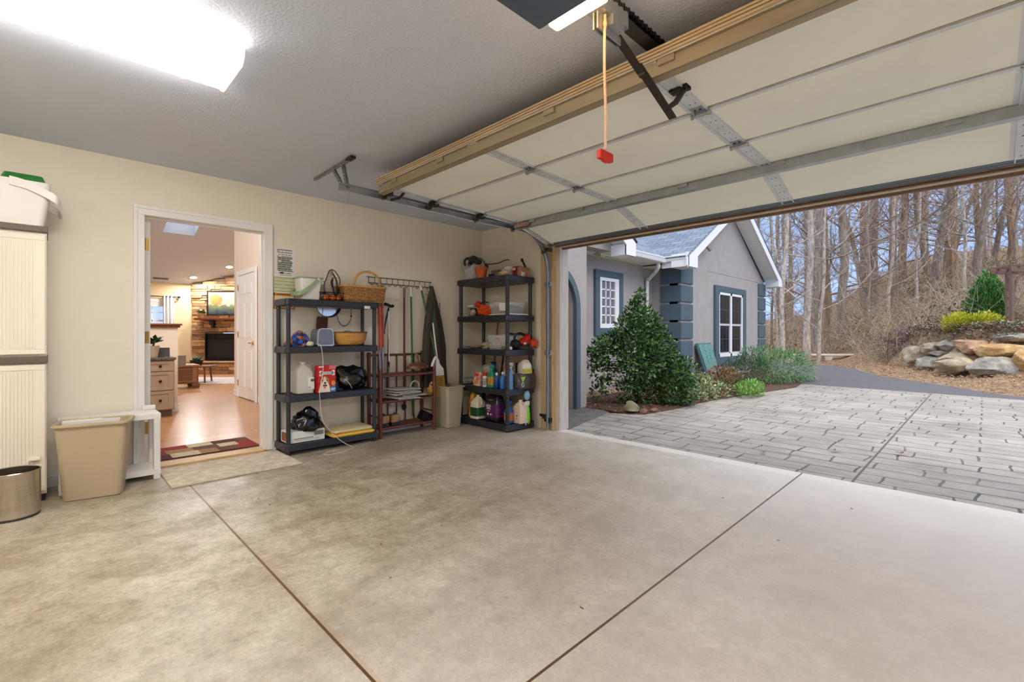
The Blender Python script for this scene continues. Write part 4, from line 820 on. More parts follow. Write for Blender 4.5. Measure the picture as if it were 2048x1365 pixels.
# third tier
t = put('clear_tub','see-through plastic tub of rags on the corner shelf third tier','tub',-4.03,3.84,Z5[2]); b = MB(); b.rlathe([(.13,.11,.03,0),(.158,.135,.035,.16),(.172,.148,.04,.163),(.168,.145,.038,.17),(.154,.13,.034,.16),(.126,.106,.028,.004)]); b.build('tub', clear, t, smooth=True)
b = MB(); b.ball((-.05,-.02,.06),(.07,.075,.06),14,amp=.2,fr=4); b.ball((.06,-.01,.10),(.07,.08,.07),14,amp=.25,fr=4,seed=3); b.ball((.0,.02,.15),(.11,.08,.035),16,amp=.3,fr=5,seed=5); b.build('rags', M('mixed_rags',(214,206,196),.9,col2=(190,150,140),vs_=12), t, smooth=True)
b = MB(); b.ball((.09,.03,.17),(.07,.06,.028),14,amp=.3,fr=5,seed=7); b.build('navy_rag', M('navy_cloth',(36,48,58),.9), t, smooth=True)
t = put('leaf_blower','red and black electric leaf blower on the corner shelf third tier','blower',-3.86,3.98,Z5[2]); redb = M('glossy_red',(206,30,22),.3,coat=.3)
b = MB(); b.ball((.0,.05,.07),(.075,.09,.07),20,flat=1.); b.tube(smoothpath([(.0,-.02,.07),(.02,.06,.12),(.01,.11,.15),(.0,.13,.10)],5),[.04]*6+[.045]*6+[.04]*4,10); b.build('housing', redb, t, smooth=True)
b = MB(); b.ball((-.02,-.085,.06),(.06,.075,.06),16); b.tube(smoothpath([(-.02,-.10,.10),(-.02,-.09,.16),(-.01,-.02,.185),(0,.05,.17)],5),[.018]*16,8); b.build('motor_end', blackish, t, smooth=True)
b = MB(); b.cyl((.05,.10,.07),(.075,.165,.075),.045,.05,n=16); b.build('nozzle', M('orange_red_plastic',(226,74,40),.35), t, smooth=True); b = MB(); b.obox((.062,-.005,.07),(.01,.03,.02)); b.build('badge', paper_white, t)
t = put('hand_trowel','steel trowel with tan handle among tools on the third tier','trowel',-4.42,3.76,Z5[2]); b = MB(); b.obox((-.13,0,.02),(.16,.07,.006),(0,.1,.1)); b.build('blade', M('blue_steel',(96,110,136),.35,.8), t); b = MB(); b.tube([(-.05,0,.025),(.0,.0,.04),(.10,.02,.035)],.011,8); b.build('handle', wood_tan, t, smooth=True)
t = put('pruning_shears','open pruning shears beside the clear tub of rags','shears',-4.30,3.74,Z5[2]); b = MB(); b.bar((-.09,-.02,.012),(.08,.03,.02),.012,.01).bar((-.09,.03,.02),(.08,-.02,.012),.012,.01); b.build('blades', dark_steel, t); b = MB(); b.tube([(.04,.02,.02),(.12,.04,.03)],.010,7).tube([(.04,-.01,.015),(.12,-.03,.02)],.010,7); b.build('grips', M('cream_grip',(206,186,156),.5), t)
t = put('work_gloves','pair of cream work gloves heaped on the third tier','gloves',-4.33,3.86,Z5[2]); b = MB(); b.ball((0,0,.04),(.09,.07,.042),16,amp=.3,fr=4,flat=.9); b.build('cloth', M('cream_glove',(196,180,156),.9), t, smooth=True)
t = put('paint_roller_cover','mossy green roller cover lying at the front of the third tier','roller',-3.86,3.715,Z5[2]); b = MB(); b.cyl((-.05,0,.02),(.05,.02,.02),.02,n=14); b.build('nap', M('olive_nap',(120,116,66),.9,var=.3,vs_=60), t, smooth=True); b = MB(); b.cyl((.05,.02,.02),(.075,.025,.02),.018,n=14); b.build('core', white_plastic, t, smooth=True)
# wooden stakes leaning behind
for lb,a,bq,m in (('tan wooden tool handle leaning through the corner shelves',(-4.62,4.16,.0),(-4.45,4.165,1.40),wood_tan),('dark wooden tool handle leaning behind the third tier',(-4.50,4.16,.0),(-4.34,4.165,.98),M('dark_wood_handle',(70,52,38),.6))):
    t = put('tool_handle',lb,'tool handle',a[0],a[1],a[2]); b = MB(); b.cyl((0,0,0),(bq[0]-a[0],bq[1]-a[1],bq[2]-a[2]),.013,n=8); b.build('shaft', m, t, smooth=True)
# fourth tier: sprays and bottles
def spray(label, x, y, z, h, r, bodyc, trigc, labc=None, rz=0., name='spray_bottle', alpha=1.):
    t = put(name,label,'spray bottle',x,y,z,rz); b = MB(); bm = M('bottle_%d_%d_%d'%bodyc, bodyc, .3, alpha=alpha)
    b.rlathe([(r*.9,r*.72,r*.35,0),(r,r*.8,r*.4,.01*h),(r,r*.8,r*.4,.52*h),(r*.7,r*.6,r*.4,.64*h),(r*.34,r*.34,r*.33,.72*h),(r*.34,r*.34,r*.33,.78*h)],k=4); b.build('bottle', bm, t, smooth=True)
    tm = M('trigger_%d_%d_%d'%trigc, trigc, .4); b = MB(); b.lathe([(r*.42,.77*h),(r*.42,.83*h)],n=12); b.loft([[(x_,y_,z_) for y_,z_ in ((-r*.9,.93*h),(-r*.9,h),(r*.7,.985*h),(r*.75,.86*h),(r*.25,.83*h),(-r*.3,.86*h))] for x_ in (-r*.3,r*.3)]); b.box(-r*.12,r*.12,-r*.75,-r*.55,.78*h,.93*h); b.cyl((0,-r*.88,.965*h),(0,-r*1.15,.965*h),r*.2,n=8); b.build('trigger_head', tm, t, bevel=.002)
    if labc: b = MB(); b.rlathe([(r*1.005,r*.805,r*.4,.12*h),(r*1.005,r*.805,r*.4,.46*h)],k=4,caps=(False,False)); b.build('label', M('label_%d_%d_%d'%labc, labc, .6, var=.3, vs_=50), t, smooth=True)
    return t
q = Z5[3]
spray('teal green spray bottle standing at the front of the fourth tier',-4.11,3.735,q,.27,.046,(24,150,112),(78,176,150),(206,150,60))
spray('dark blue spray bottle at the back left of the fourth tier',-4.29,3.93,q,.29,.045,(30,70,140),(28,60,120))
spray('clear spray bottle with orange trigger on the fourth tier',-3.99,3.86,q,.27,.045,(216,210,196),(236,110,30),(230,150,90))
spray('pale grey spray bottle with white trigger beside the front post',-3.90,3.84,q,.30,.044,(196,196,198),(220,214,204),(150,150,170))
spray('white spray bottle standing at the back of the fourth tier',-4.09,3.96,q,.30,.042,(214,206,194),(200,190,176))
def bottle(name,label,x,y,z,prof,mat,capm,caph,labm=None,lz=(0,0),n=20,sx=1.,sy=1.,cat='bottle',rz=0.):
    t = put(name,label,cat,x,y,z,rz); b = MB(); b.lathe(prof,n=n,sx=sx,sy=sy); b.build('bottle', mat, t, smooth=True)
    r,zt = prof[-1]; b = MB(); b.lathe([(r*1.12,zt-.004),(r*1.15,zt),(r*1.15,zt+caph),(r*1.0,zt+caph+.004)],n=16); b.build('cap', capm, t, smooth=True)
    if labm: R_ = max(p[0] for p in prof)+.0008; b = MB(); b.lathe([(R_,lz[0]),(R_,lz[1])],n=n,sx=sx,sy=sy,caps=(False,False)); b.build('label', labm, t, smooth=True)
    return t
bottle('wipes_canister','white wipes bottle with red cap in front of the teal spray',-4.21,3.715,q,[(.03,0),(.032,.004),(.032,.115),(.024,.13),(.022,.135)],M('white_canister',(222,218,210),.45),red_plastic,.03,M('small_print_label',(206,202,196),.6,col2=(120,118,116),vs_=60),(.02,.105))
bottle('blue_cleaner_bottle','deep blue cleaner bottle with white cap beside the teal spray',-4.02,3.73,q,[(.028,0),(.03,.005),(.03,.10),(.018,.14),(.012,.15)],M('blue_cleaner',(24,70,150),.2),white_plastic,.025)
bottle('blue_cleaner_bottle','clear bottle of bright blue washer fluid left of the front post',-3.91,3.725,q,[(.036,0),(.038,.006),(.038,.09),(.03,.14),(.014,.17)],M('sky_blue_fluid',(46,110,180),.2),white_plastic,.02)
bottle('water_bottle','large blue tinted ribbed water bottle right of the front post',-3.815,3.745,q,[(.036,0),(.04,.01),(.037,.04),(.04,.055),(.037,.09),(.04,.105),(.038,.14),(.03,.18),(.014,.21)],M('blue_tinted_pet',(110,160,210),.15,alpha=.75),M('blue_cap',(60,110,190),.4),.018)
t = put('cracker_carton','small white and orange printed carton leaning on the fourth tier','box',-4.33,3.715,q); b = MB(); b.obox((0,.0,.083),(.10,.035,.165),(-.12,0,0)); b.build('carton', M('orange_white_print',(232,214,196),.6,col2=(206,92,46),vs_=16), t); b = MB(); b.obox((0,-.0285,.14),(.07,.001,.03),(-.12,0,0)); b.build('red_logo', red_plastic, t)
bottle('yellow_bottle','small yellow bottle with green cap behind the printed carton',-4.43,3.76,q,[(.03,0),(.034,.01),(.034,.07),(.02,.10),(.012,.11)],M('yellow_plastic',(238,190,40),.4),M('green_cap',(70,120,40),.4),.022)
t = put('plastic_wrap_bundle','grey see-through plastic bundle at the left end of the fourth tier','bag',-4.56,3.76,q); b = MB(); b.ball((0,0,.045),(.10,.07,.05),18,amp=.3,fr=4,flat=.95); b.build('film', M('grey_film',(150,150,140),.25,alpha=.7), t, smooth=True)
t = put('yarn_ball','pale round wrapped bundle standing at the back of the fourth tier','bundle',-4.44,3.97,q+.12); b = MB(); b.ball((0,0,.06),(.09,.075,.07),18,amp=.12,fr=3); b.build('wrap', M('pinkish_cloth',(206,182,166),.8,var=.15,vs_=9), t, smooth=True); b = MB(); b.lathe([(.05,-.12),(.055,-.05),(.04,.0)],n=14); b.build('orange_base', M('orange_base',(206,100,50),.6), t, smooth=True)
blackcan = M('dark_bag_print',(46,40,38),.45)
t = put('soil_bag','dark bag with a lime green triangle lying on the fourth tier','bag',-3.80,3.95,q); b = MB(); b.rlathe([(.07,.14,.03,0),(.085,.155,.04,.03),(.085,.155,.04,.12),(.06,.13,.03,.165)]); b.build('bag', M('brown_grey_film',(92,82,78),.35,col2=(60,50,48),vs_=12), t, smooth=True)
b = MB(); b.prism([(-.13,.14),(-.05,.14),(-.09,.075)],'x',.0853,.0858); b.build('lime_triangle', M('lime_print',(176,200,40),.5), t); b = MB(); b.tube([(.0865,-.095+.016*math.cos(a),.05+.024*math.sin(a)) for a in [2*PI*k/16 for k in range(16)]],.004,4,closed=True); b.build('ring_print', paper_white, t)
t = put('black_toolbox','flat black case standing behind the lime printed bag','case',-3.875,4.03,q+.168); b = MB(); b.box(-.05,.05,-.09,.07,0,.12); b.build('case', blackish, t, bevel=.006); b = MB(); b.box(.0502,.051,-.04,-.0,.04,.075); b.build('yellow_sticker', M('yellow_sticker',(196,170,60),.6), t)
t = jug('cream jug with red cap lying on top of the lime printed bag',(-3.80,3.97,q+.168),.17,.13,M('cream_hdpe',(226,216,196),.4),red_plastic,None,-.3,(M('yellow_green_label',(186,180,70),.6),(-.5,.5,.05,.35)),'oil_jug')
bottle('red_bottle','dark red bottle with white label at the right end of fourth tier',-3.77,4.075,q,[(.04,0),(.043,.01),(.043,.12),(.03,.17),(.018,.19)],M('dark_red_plastic',(170,24,28),.35),blackish,.02,paper_white,(.02,.085))
# bottom tier
q = Z5[4]
bottle('yellow_bag','yellow printed seed bag at the left end of the bottom tier',-4.52,3.80,q,[(.07,0),(.075,.03),(.072,.20),(.05,.27),(.03,.30)],M('yellow_seed_bag',(240,196,40),.5,col2=(200,70,40),vs_=9),M('green_cap',(70,120,40),.4),.01,None,(0,0),16,.7,1.,'bag')
t = jug('cream gallon jug with green label on the bottom tier',(-4.37,3.745,q),.285,.145,M('cream_hdpe',(226,216,196),.4),white_plastic,None,-PI/2,None,'gallon_jug')
b = MB(); b.rlathe([(.0735,.0735,.02,.035),(.0735,.0735,.02,.14)],k=4,caps=(False,False)); b.build('green_label', M('dark_green_label',(36,110,52),.5,col2=(30,70,40),vs_=18), t, smooth=True)
t = put('mulch_bag','purple and black printed planting bag standing on the bottom tier','bag',-4.12,3.80,q); b = MB(); b.rlathe([(.11,.075,.04,0),(.125,.085,.05,.06),(.12,.08,.045,.20),(.10,.055,.03,.27),(.08,.02,.01,.325)],k=5); b.build('bag', M('black_glossy_bag',(34,26,34),.3,var=.3,vs_=8,coat=.3), t, smooth=True)
b = MB(); b.rlathe([(.1255,.0858,.05,.05),(.1215,.0815,.045,.205)],k=5,caps=(False,False)); b.build('purple_panel', M('purple_print',(106,40,110),.4,col2=(60,24,60),vs_=26), t, smooth=True)
b = MB()
for k,(w,z) in enumerate(((.07,.19),(.085,.175),(.06,.16),(.075,.145),(.04,.12))): b.box(-w/2-.02,w/2-.02,-.0905,-.0895,z-.004,z+.003)
b.build('lettering', paper_white, t)
for q_ in (ell(-.03,.085,.014,.014),ell(.02,.083,.012,.010)): b = MB(); b.prism(q_,'y',-.0915,-.0905); b.build('round_badge', paper_white, t)
b = MB(); b.box(-.06,.03,-.064,-.062,.235,.25); b.build('yellow_title', M('gold_print',(206,160,60),.5), t)
spray('blue spray cleaner with red fruit label right of the front post',-3.88,3.79,q,.26,.05,(28,88,176),(24,80,170),(206,120,60))
t = jug('beige bleach jug with hollow handle on the bottom tier right',(-3.80,3.90,q),.265,.14,M('pale_beige_hdpe',(226,202,178),.45),white_plastic,None,-PI/2,None,'bleach_jug')
b = MB(); b.prism([(.0,.10),(.025,.10),(.0125,.07)],'x',.0705,.071); b.prism([(.010,.0705),(.015,.0705),(.005,.04),(.0,.05)],'x',.0705,.071); b.build('warning_print', M('red_brown_print',(150,70,60),.6), t)
bottle('black_oil_bottle','black bottle at the back right of the bottom tier',-3.83,4.05,q,[(.05,0),(.055,.01),(.055,.20),(.035,.26),(.02,.28)],M('dark_bottle',(40,28,30),.35),blackish,.02)
t = put('swab_wand','lime green and white cleaning wand hanging over the shelf edge','wand',-3.745,3.965,.30); b = MB(); b.tube(smoothpath([(.0,.0,-.0),(.005,-.0,-.08),(.005,.005,-.19),(.0,.01,-.23)],4),[.012,.014,.016,.02,.022,.024,.024,.024,.022,.02,.018,.014,.006],10); b.build('green_handle', M('lime_plastic',(120,214,30),.35), t, smooth=True)
b = MB(); b.tube(smoothpath([(.0,-.045,.03),(.0,-.04,-.10),(.0,-.03,-.2),(0,-.03,-.24)],4),.008,7,flat=.5); b.obox((0,-.01,.01),(.02,.07,.05)); b.build('white_clip', white_plastic, t, bevel=.004)
b = MB(); b.ball((-.01,.0,.10),(.035,.042,.055),16,amp=.15,fr=4); b.build('blue_sponge_head', M('pale_blue_film',(150,196,226),.3,alpha=.85), t, smooth=True)
# safety sensor on the track foot
t = thing('door_sensor', 'small black door safety sensor beside the foot of the track', 'sensor', (-3.60,4.10,.16)); b = MB(); b.obox((0,0,0),(.05,.03,.05)).cyl((-.06,-.01,.01),(.0,-.01,.01),.016,n=10).box(-.1,-.02,.02,.03,-.01,.02); b.build('housing', blackish, t, bevel=.003)
b = MB(); b.tube(smoothpath([(-.04,.03,-.02),(-.05,.03,.08),(-.03,.035,.16)],4),.002,4); b.build('wire', M('ivory_cord',(224,206,182),.6), t)
# leaves and crumbs blown in on the floor
random.seed(21); leafm = M('dry_brown_leaf',(128,84,50),.7,var=.3,vs_=30)
b = MB()
for k in range(16):
    x,y = random.uniform(-4.2,-.3), random.uniform(.9,4.0); a = random.uniform(0,6.3); L = random.uniform(.008,.02)
    b.obox((x,y,.002),(L,.004,.002),(0,0,a))
o = b.build('floor_debris', leafm); tag(o,'tiny leaf scraps scattered over the concrete floor','debris',kind='stuff')
b = MB()
for k in range(14):
    x,y = random.uniform(-4.0,-.4), random.uniform(.6,3.6); b.obox((x,y,.002),(random.uniform(.006,.013),.004,.002),(0,0,random.uniform(0,6.3)))
o = b.build('floor_crumbs', M('pale_crumb',(236,226,206),.8)); tag(o,'tiny pale crumbs scattered over the concrete floor','debris',kind='stuff')
# ================================================================ HOUSE INTERIOR THROUGH THE DOORWAY
IZ = .03
hall_paint = M('peach_beige_paint', (228,208,188), .6, var=.02, vs_=2)
live_paint = M('straw_paint', (224,200,156), .6, var=.02, vs_=2)
def planks():
    m = bpy.data.materials.new('honey_oak_planks'); m.use_nodes = True; n = m.node_tree.nodes; l = m.node_tree.links; b = n['Principled BSDF']
    tc = n.new('ShaderNodeTexCoord'); mp = n.new('ShaderNodeMapping'); mp.inputs['Rotation'].default_value = (0,0,PI/2); l.new(tc.outputs['Object'], mp.inputs[0])
    br = n.new('ShaderNodeTexBrick'); br.inputs['Scale'].default_value = 1; br.inputs['Brick Width'].default_value = 1.1; br.inputs['Row Height'].default_value = .075; br.inputs['Mortar Size'].default_value = .0008
    br.inputs['Color1'].default_value = (*lin((184,130,86)),1); br.inputs['Color2'].default_value = (*lin((198,148,102)),1); br.inputs['Mortar'].default_value = (*lin((120,70,36)),1); l.new(mp.outputs[0], br.inputs['Vector'])
    nz = n.new('ShaderNodeTexNoise'); nz.inputs['Scale'].default_value = 6; nz.inputs['Detail'].default_value = 5; m2 = n.new('ShaderNodeMapping'); m2.inputs['Scale'].default_value = (9,.7,1); l.new(tc.outputs['Object'], m2.inputs[0]); l.new(m2.outputs[0], nz.inputs['Vector'])
    r = n.new('ShaderNodeValToRGB'); r.color_ramp.elements[0].position=.3; r.color_ramp.elements[1].position=.7; r.color_ramp.elements[0].color=(.78,.74,.7,1); r.color_ramp.elements[1].color=(1,1,1,1); l.new(nz.outputs['Fac'], r.inputs[0])
    x = n.new('ShaderNodeMix'); x.data_type='RGBA'; x.blend_type='MULTIPLY'; x.inputs['Factor'].default_value=.8; l.new(br.outputs['Color'], x.inputs['A']); l.new(r.outputs[0], x.inputs['B']); l.new(x.outputs['Result'], b.inputs['Base Color'])
    b.inputs['Roughness'].default_value = .28; return m
struct(MB().box(-16.2, WL-.14, -2.2, 6.2, -.2, IZ).build('floor_house', planks()), 'glossy honey oak plank floor inside the house', 'floor')
def vz(x): return 2.48+.3*(x+15.5)
b = MB(); XS = (-16.2,-12.62,-12.06,WL-.14)
def cs_(x0,x1,y0,y1): b.add([(x0,y0,vz(x0)),(x1,y0,vz(x1)),(x1,y1,vz(x1)),(x0,y1,vz(x0)),(x0,y0,vz(x0)+.25),(x1,y0,vz(x1)+.25),(x1,y1,vz(x1)+.25),(x0,y1,vz(x0)+.25)],[(0,3,2,1),(4,5,6,7),(0,1,5,4),(1,2,6,5),(2,3,7,6),(3,0,4,7)])
cs_(-16.2,-12.62,-2.2,6.2); cs_(-12.06,WL-.14,-2.2,2.5); cs_(-12.06,-9.4,2.5,6.2); cs_(-12.62,-12.06,-2.2,1.78); cs_(-12.62,-12.06,2.36,6.2)
struct(b.build('ceiling_house', M('grey_white_ceiling', (200,210,226), .8)), 'sloping grey white ceiling of the house', 'ceiling')
sk = thing('skylight', 'bright skylight set in the sloping ceiling of the house', 'skylight', (-12.34,2.07,vz(-12.34)+.25)); b = MB(); b.T = Matrix.Rotation(-math.atan(.3),4,'Y')
for x0,x1,y0,y1 in ((-.33,-.27,-.33,.33),(.27,.33,-.33,.33),(-.27,.27,-.33,-.27),(-.27,.27,.27,.33)): b.box(x0,x1,y0,y1,0,.06)
b.build('frame', white_trim, sk); b = MB(); b.T = Matrix.Rotation(-math.atan(.3),4,'Y'); b.box(-.27,.27,-.27,.27,.03,.034); b.build('pane', M('opal_skylight', (240,248,255), .6, emit=1.6), sk)
b = MB(); b.box(-9.41, WL-.14, 2.36, 2.48, -.1, 5.6); struct(b.build('wall_hall', hall_paint), 'peach beige hallway wall with the white closet door', 'wall')
b = MB(); b.box(-15.6,-15.48,-2.2,1.45,-.1,2.7).box(-15.6,-15.48,2.22,3.6,-.1,2.7).box(-15.6,-15.48,1.45,2.22,1.98,2.7).box(-15.6,-15.48,1.45,2.22,-.1,.95); struct(b.build('wall_far', live_paint), 'straw coloured far living room wall with the window', 'wall')
b = MB(); b.box(-16.2,WL-.14,-2.3,-2.2,-.1,6); b.box(-9.41,-9.3,2.48,6.2,-.1,5); b.box(-16.2,-9.3,6.1,6.2,-.1,5); struct(b.build('wall_living', live_paint), 'remaining living room walls out of view', 'wall')
b = MB(); b.box(-8.06,WL-.15,2.348,2.36,IZ,.13).box(-9.41,-9.18,2.348,2.36,IZ,.13).box(-9.422,-9.41,2.348,2.5,IZ,.13); struct(b.build('baseboard_hall', white_trim, bevel=.003), 'white baseboard along the hallway wall', 'baseboard')
# half wall with wooden cap
b = MB(); b.box(-8.12,-8.0,-2.2,1.30,0,1.205); struct(b.build('wall_half', hall_paint), 'low half wall behind the drawer cabinet', 'wall')
struct(MB().box(-8.0,-7.988,-2.2,1.305,IZ,.13).box(-8.13,-7.99,1.30,1.312,IZ,.13).build('baseboard_half', white_trim, bevel=.003), 'white baseboard of the half wall', 'baseboard')
capm = M('cherry_wood', (120,66,42), .35, var=.2, vs_=5, stretch=(8,1,8))
struct(MB().box(-8.16,-7.95,-2.2,1.345,1.235,1.262).box(-8.14,-7.97,-2.2,1.325,1.205,1.235).build('trim_6', capm, bevel=.006), 'cherry wood cap on the half wall', 'trim')
# doors
d1 = thing('door_1', 'white house door swung open into the hallway, seen on its hinge edge', 'door', (-4.945,.575,IZ)); d1['kind'] = 'structure'
b = MB(); b.box(-.89,0,0,.038,.005,2.045); b.build('leaf', white_trim, d1, bevel=.002)
for z in (.30,1.06,1.84):
    b = MB(); b.box(0,.002,.003,.030,z-.05,z+.05).cyl((.004,.0,z-.05),(.004,.0,z+.05),.006,n=8); b.build('hinge', brass, d1)
d2 = thing('door_2', 'white six-panel closet door with brass lever in the hallway wall', 'door', (-8.63,2.348,IZ)); d2['kind'] = 'structure'
b = MB(); b.box(-.44,.44,-.012,.0,.012,2.08); b.build('leaf', white_trim, d2, bevel=.002)
b = MB()
for x0,x1 in ((-.33,-.045),(.045,.33)):
    for z0,z1 in ((.17,.83),(1.0,1.62),(1.73,1.96)):
        b.box(x0,x1,-.0135,-.012,z0,z1); b.box(x0+.03,x1-.03,-.019,-.0135,z0+.03,z1-.03)
b.build('raised_panels', white_trim, d2, bevel=.004)
b = MB(); b.box(-.54,-.45,-.02,0,0,2.085).box(.45,.54,-.02,0,0,2.085).box(-.54,.54,-.02,0,2.085,2.165); b.build('casing', white_trim, d2, bevel=.004)
b = MB(); b.cyl((.385,-.012,.94),(.385,-.022,.94),.032,n=16).cyl((.385,-.022,.94),(.385,-.055,.94),.010,n=10).tube([(.39,-.055,.94),(.34,-.06,.942),(.27,-.055,.938)],[.012,.010,.008],8); b.build('lever', M('polished_brass',(214,170,84),.2,1.), d2, smooth=True)
for z in (.25,1.08,1.88): b = MB(); b.cyl((-.445,-.018,z-.05),(-.445,-.018,z+.05),.007,n=8); b.build('hinge', brass, d2)
t = thing('light_switch', 'white light switch plate on the hallway wall right of the closet door', 'switch', (-7.92,2.358,1.30)); b = MB(); b.box(-.035,.035,-.006,0,-.058,.058); b.build('plate', white_plastic, t, bevel=.003); b = MB(); b.box(-.008,.008,-.012,-.006,-.018,.018); b.build('toggle', white_plastic, t)
# drawer cabinet
taupe = M('taupe_cabinet', (164,140,116), .45)
t = thing('drawer_cabinet', 'taupe three-drawer base cabinet against the half wall', 'cabinet', (-7.52,.70,IZ)); b = MB(); b.box(-.46,0,-.5,.485,.095,.745); b.build('carcass', taupe, t, bevel=.002)
b = MB(); b.box(-.46,-.07,-.5,.47,0,.095); b.build('toe_kick', M('dark_taupe',(112,98,88),.6), t)
for z0,z1 in ((.605,.735),(.355,.595),(.105,.345)):
    b = MB(); b.box(0,.012,.0,.475,z0,z1).box(.012,.020,.0,.475,z1-.04,z1).box(.012,.020,.0,.475,z0,z0+.04).box(.012,.0195,.0,.055,z0,z1).box(.012,.0195,.42,.475,z0,z1); d = b.build('drawer', taupe, t, bevel=.003)
    b = MB(); b.lathe([(.006,0),(.006,.012),(.016,.018),(.018,.026),(.010,.032),(.0,.033)],n=14); b.T=None; k = b.build('knob', M('dark_bronze',(52,40,34),.35,.8), d, smooth=True); k.location = (.013,.33,(z0+z1)/2); k.rotation_euler = (0,PI/2,0)
b = MB(); b.box(-.24,.275,-.5,.265,-.018,.018); o = b.build('granite_worktop', M('dark_granite', (46,42,42), .15, col2=(110,98,90), vs_=60, detail=8), bevel=.006); o.location = (-7.755,.935,IZ+.764); tag(o,'dark speckled granite worktop on the taupe drawer cabinet','worktop')
t = thing('potted_houseplant', 'leafy houseplant in a pale ribbed pot on the granite worktop', 'plant', (-7.66,.965,IZ+.783)); b = MB(); b.lathe([(.06,0),(.063,.005),(.085,.145),(.09,.15),(.082,.15),(.06,.02),(0,.015)],n=24); b.build('pot', M('linen_pot',(206,190,166),.8,var=.12,vs_=60), t, smooth=True)
random.seed(3); b = MB(); b.tube([(0,0,.12),(.0,.02,.17),(.0,.02,.2)],.012,6); b.build('stem', M('brown_stem',(110,78,44),.7), t)
b = MB()
for k in range(46):
    a = random.uniform(0,6.28); r_ = random.uniform(.01,.08); b.leaf((.0+r_*.4*math.cos(a),.02+r_*.6*math.sin(a),.17+random.uniform(0,.06)), (math.cos(a),math.sin(a),random.uniform(.0,.9)), (random.uniform(-.3,.3),random.uniform(-.3,.3),1), random.uniform(.07,.12), random.uniform(.05,.075))
b.build('leaves', M('deep_green_leaf',(42,78,38),.4,var=.2,vs_=20), t)
t = thing('slate_tile', 'dark slate photo stand leaning on the granite worktop', 'frame', (-7.74,1.095,IZ+.783)); b = MB(); b.obox((0,0,.06),(.012,.145,.12),(0,-.15,0)); b.obox((-.02,-.05,.06),(.012,.12,.12),(0,-.2,.3)); b.build('slate', M('dark_slate',(62,58,60),.4,var=.3,vs_=40), t)
# far window, curtain, rod
w1 = thing('window_1', 'white sash window in the far living room wall', 'window', (-15.5,1.835,1.465)); w1['kind'] = 'structure'
b = MB(); 
for y0,y1,z0,z1 in ((-.45,-.36,-.59,.59),(.36,.45,-.59,.59),(-.45,.45,.50,.59),(-.45,.45,-.59,-.5)): b.box(-.05,.04,y0,y1,z0,z1)
b.build('frame', white_trim, w1, bevel=.004); b = MB(); b.box(-.02,.0,-.36,.36,-.02,.03)
for k in (-.12,.12): b.box(-.015,0,k-.008,k+.008,-.5,.5)
for k in (-.25,.22): b.box(-.015,0,-.36,.36,k-.008,k+.008)
b.build('sash_bars', white_trim, w1)
b = MB(); b.box(-.012,-.008,-.36,.36,-.5,.5); b.build('pane', M('clear_glass', (245,250,252), .05, alpha=.12), w1)
b = MB(); b.box(.02,.035,-.36,.36,.38,.5); b.build('blind', white_plastic, w1)
t = thing('curtain_rod', 'dark curtain rod with round finial above the far window', 'curtain rod', (-15.42,1.84,2.115)); b = MB(); b.cyl((0,-.7,0),(0,.66,0),.012,n=10); b.build('rod', blackish, t, smooth=True)
b = MB(); b.ball((0,.69,0),(.03,.04,.03),12); b.build('finial', blackish, t, smooth=True); b = MB(); b.box(-.06,0,.60,.62,-.02,.02).ball((-.04,.61,-.10),(.012,.05,.05),10); b.build('wall_bracket', M('antique_brass',(190,160,110),.4,.7), t)
t = thing('grommet_curtain', 'white grommet curtain gathered at the right of the far window', 'curtain', (-15.42,2.30,2.15)); b = MB(); n = 40
b.loft([[(.04*math.sin(6*PI*k/n), -.115+.24*k/n, z) for k in range(n+1)] for z in (0,-.6,-1.2,-2.05)],0,(False,False),False); o = b.build('cloth', M('white_linen',(240,236,230),.9), t, smooth=True); mo = o.modifiers.new('thick','SOLIDIFY'); mo.thickness = .004
# ---- stone fireplace across the corner (local x along the wall, y towards the room)
fa = math.atan2(.7104,.7037)
fp = thing('stone_fireplace', 'stacked ledgestone corner fireplace with mantel in the living room', 'fireplace', (-15.14,3.19,IZ), fa)   # local +x along wall to the right, local -y to viewer
def ledge(name, x0,x1,zf0,zf1, depth, seed, holes=()):
    random.seed(seed); b = MB(); z = zf0
    while z < zf1(x1) if callable(zf1) else z < zf1-.01:
        h = random.choice((.06,.075,.09,.11)); x = x0
        while x < x1-.01:
            w = random.uniform(.14,.55); xe = min(x+w,x1); top = z+h-.006
            lim = zf1((x+xe)/2) if callable(zf1) else zf1
            if z < lim and not any(x < hx1-.02 and xe > hx0+.02 and top > hz0+.01 and z < hz1-.01 for hx0,hx1,hz0,hz1 in holes):
                dd = random.uniform(-.02,.028); tp = min(top,lim)
                b.loft([[(xx+random.uniform(-.004,.004),yy,zz+random.uniform(-.004,.004)) for xx,zz in ((x+i,z+i*.6),((x+xe)/2,z+i*.5),(xe-.006-i,z+i*.6),(xe-.006-i,tp-i*.6),((x+xe)/2,tp-i*.5),(x+i,tp-i*.6))] for yy,i in ((0.02,0),(-depth-dd+.01,0),(-depth-dd,.008))], random.randint(0,3))
            x = xe
        z += h
    return b.build(name, [M('ledgestone_%d'%i, c, .8, var=.25, vs_=9, bump=.5, bs=30) for i,c in enumerate(((190,146,96),(168,126,88),(204,164,112),(150,112,84)))], fp)
fb = (.0,1.15,.36,1.10)
ledge('stone_face', -.45,1.7,.0,lambda x: vz(-15.14+x*.7037)-.02-IZ, .08, 2, (fb,(-2,2,.0,.30)))
ledge('stone_pilaster', -.06,1.4,.30,1.47, .16, 6, (fb,))
ledge('stone_hearth', -.32,1.7,.0,.30, .42, 9)
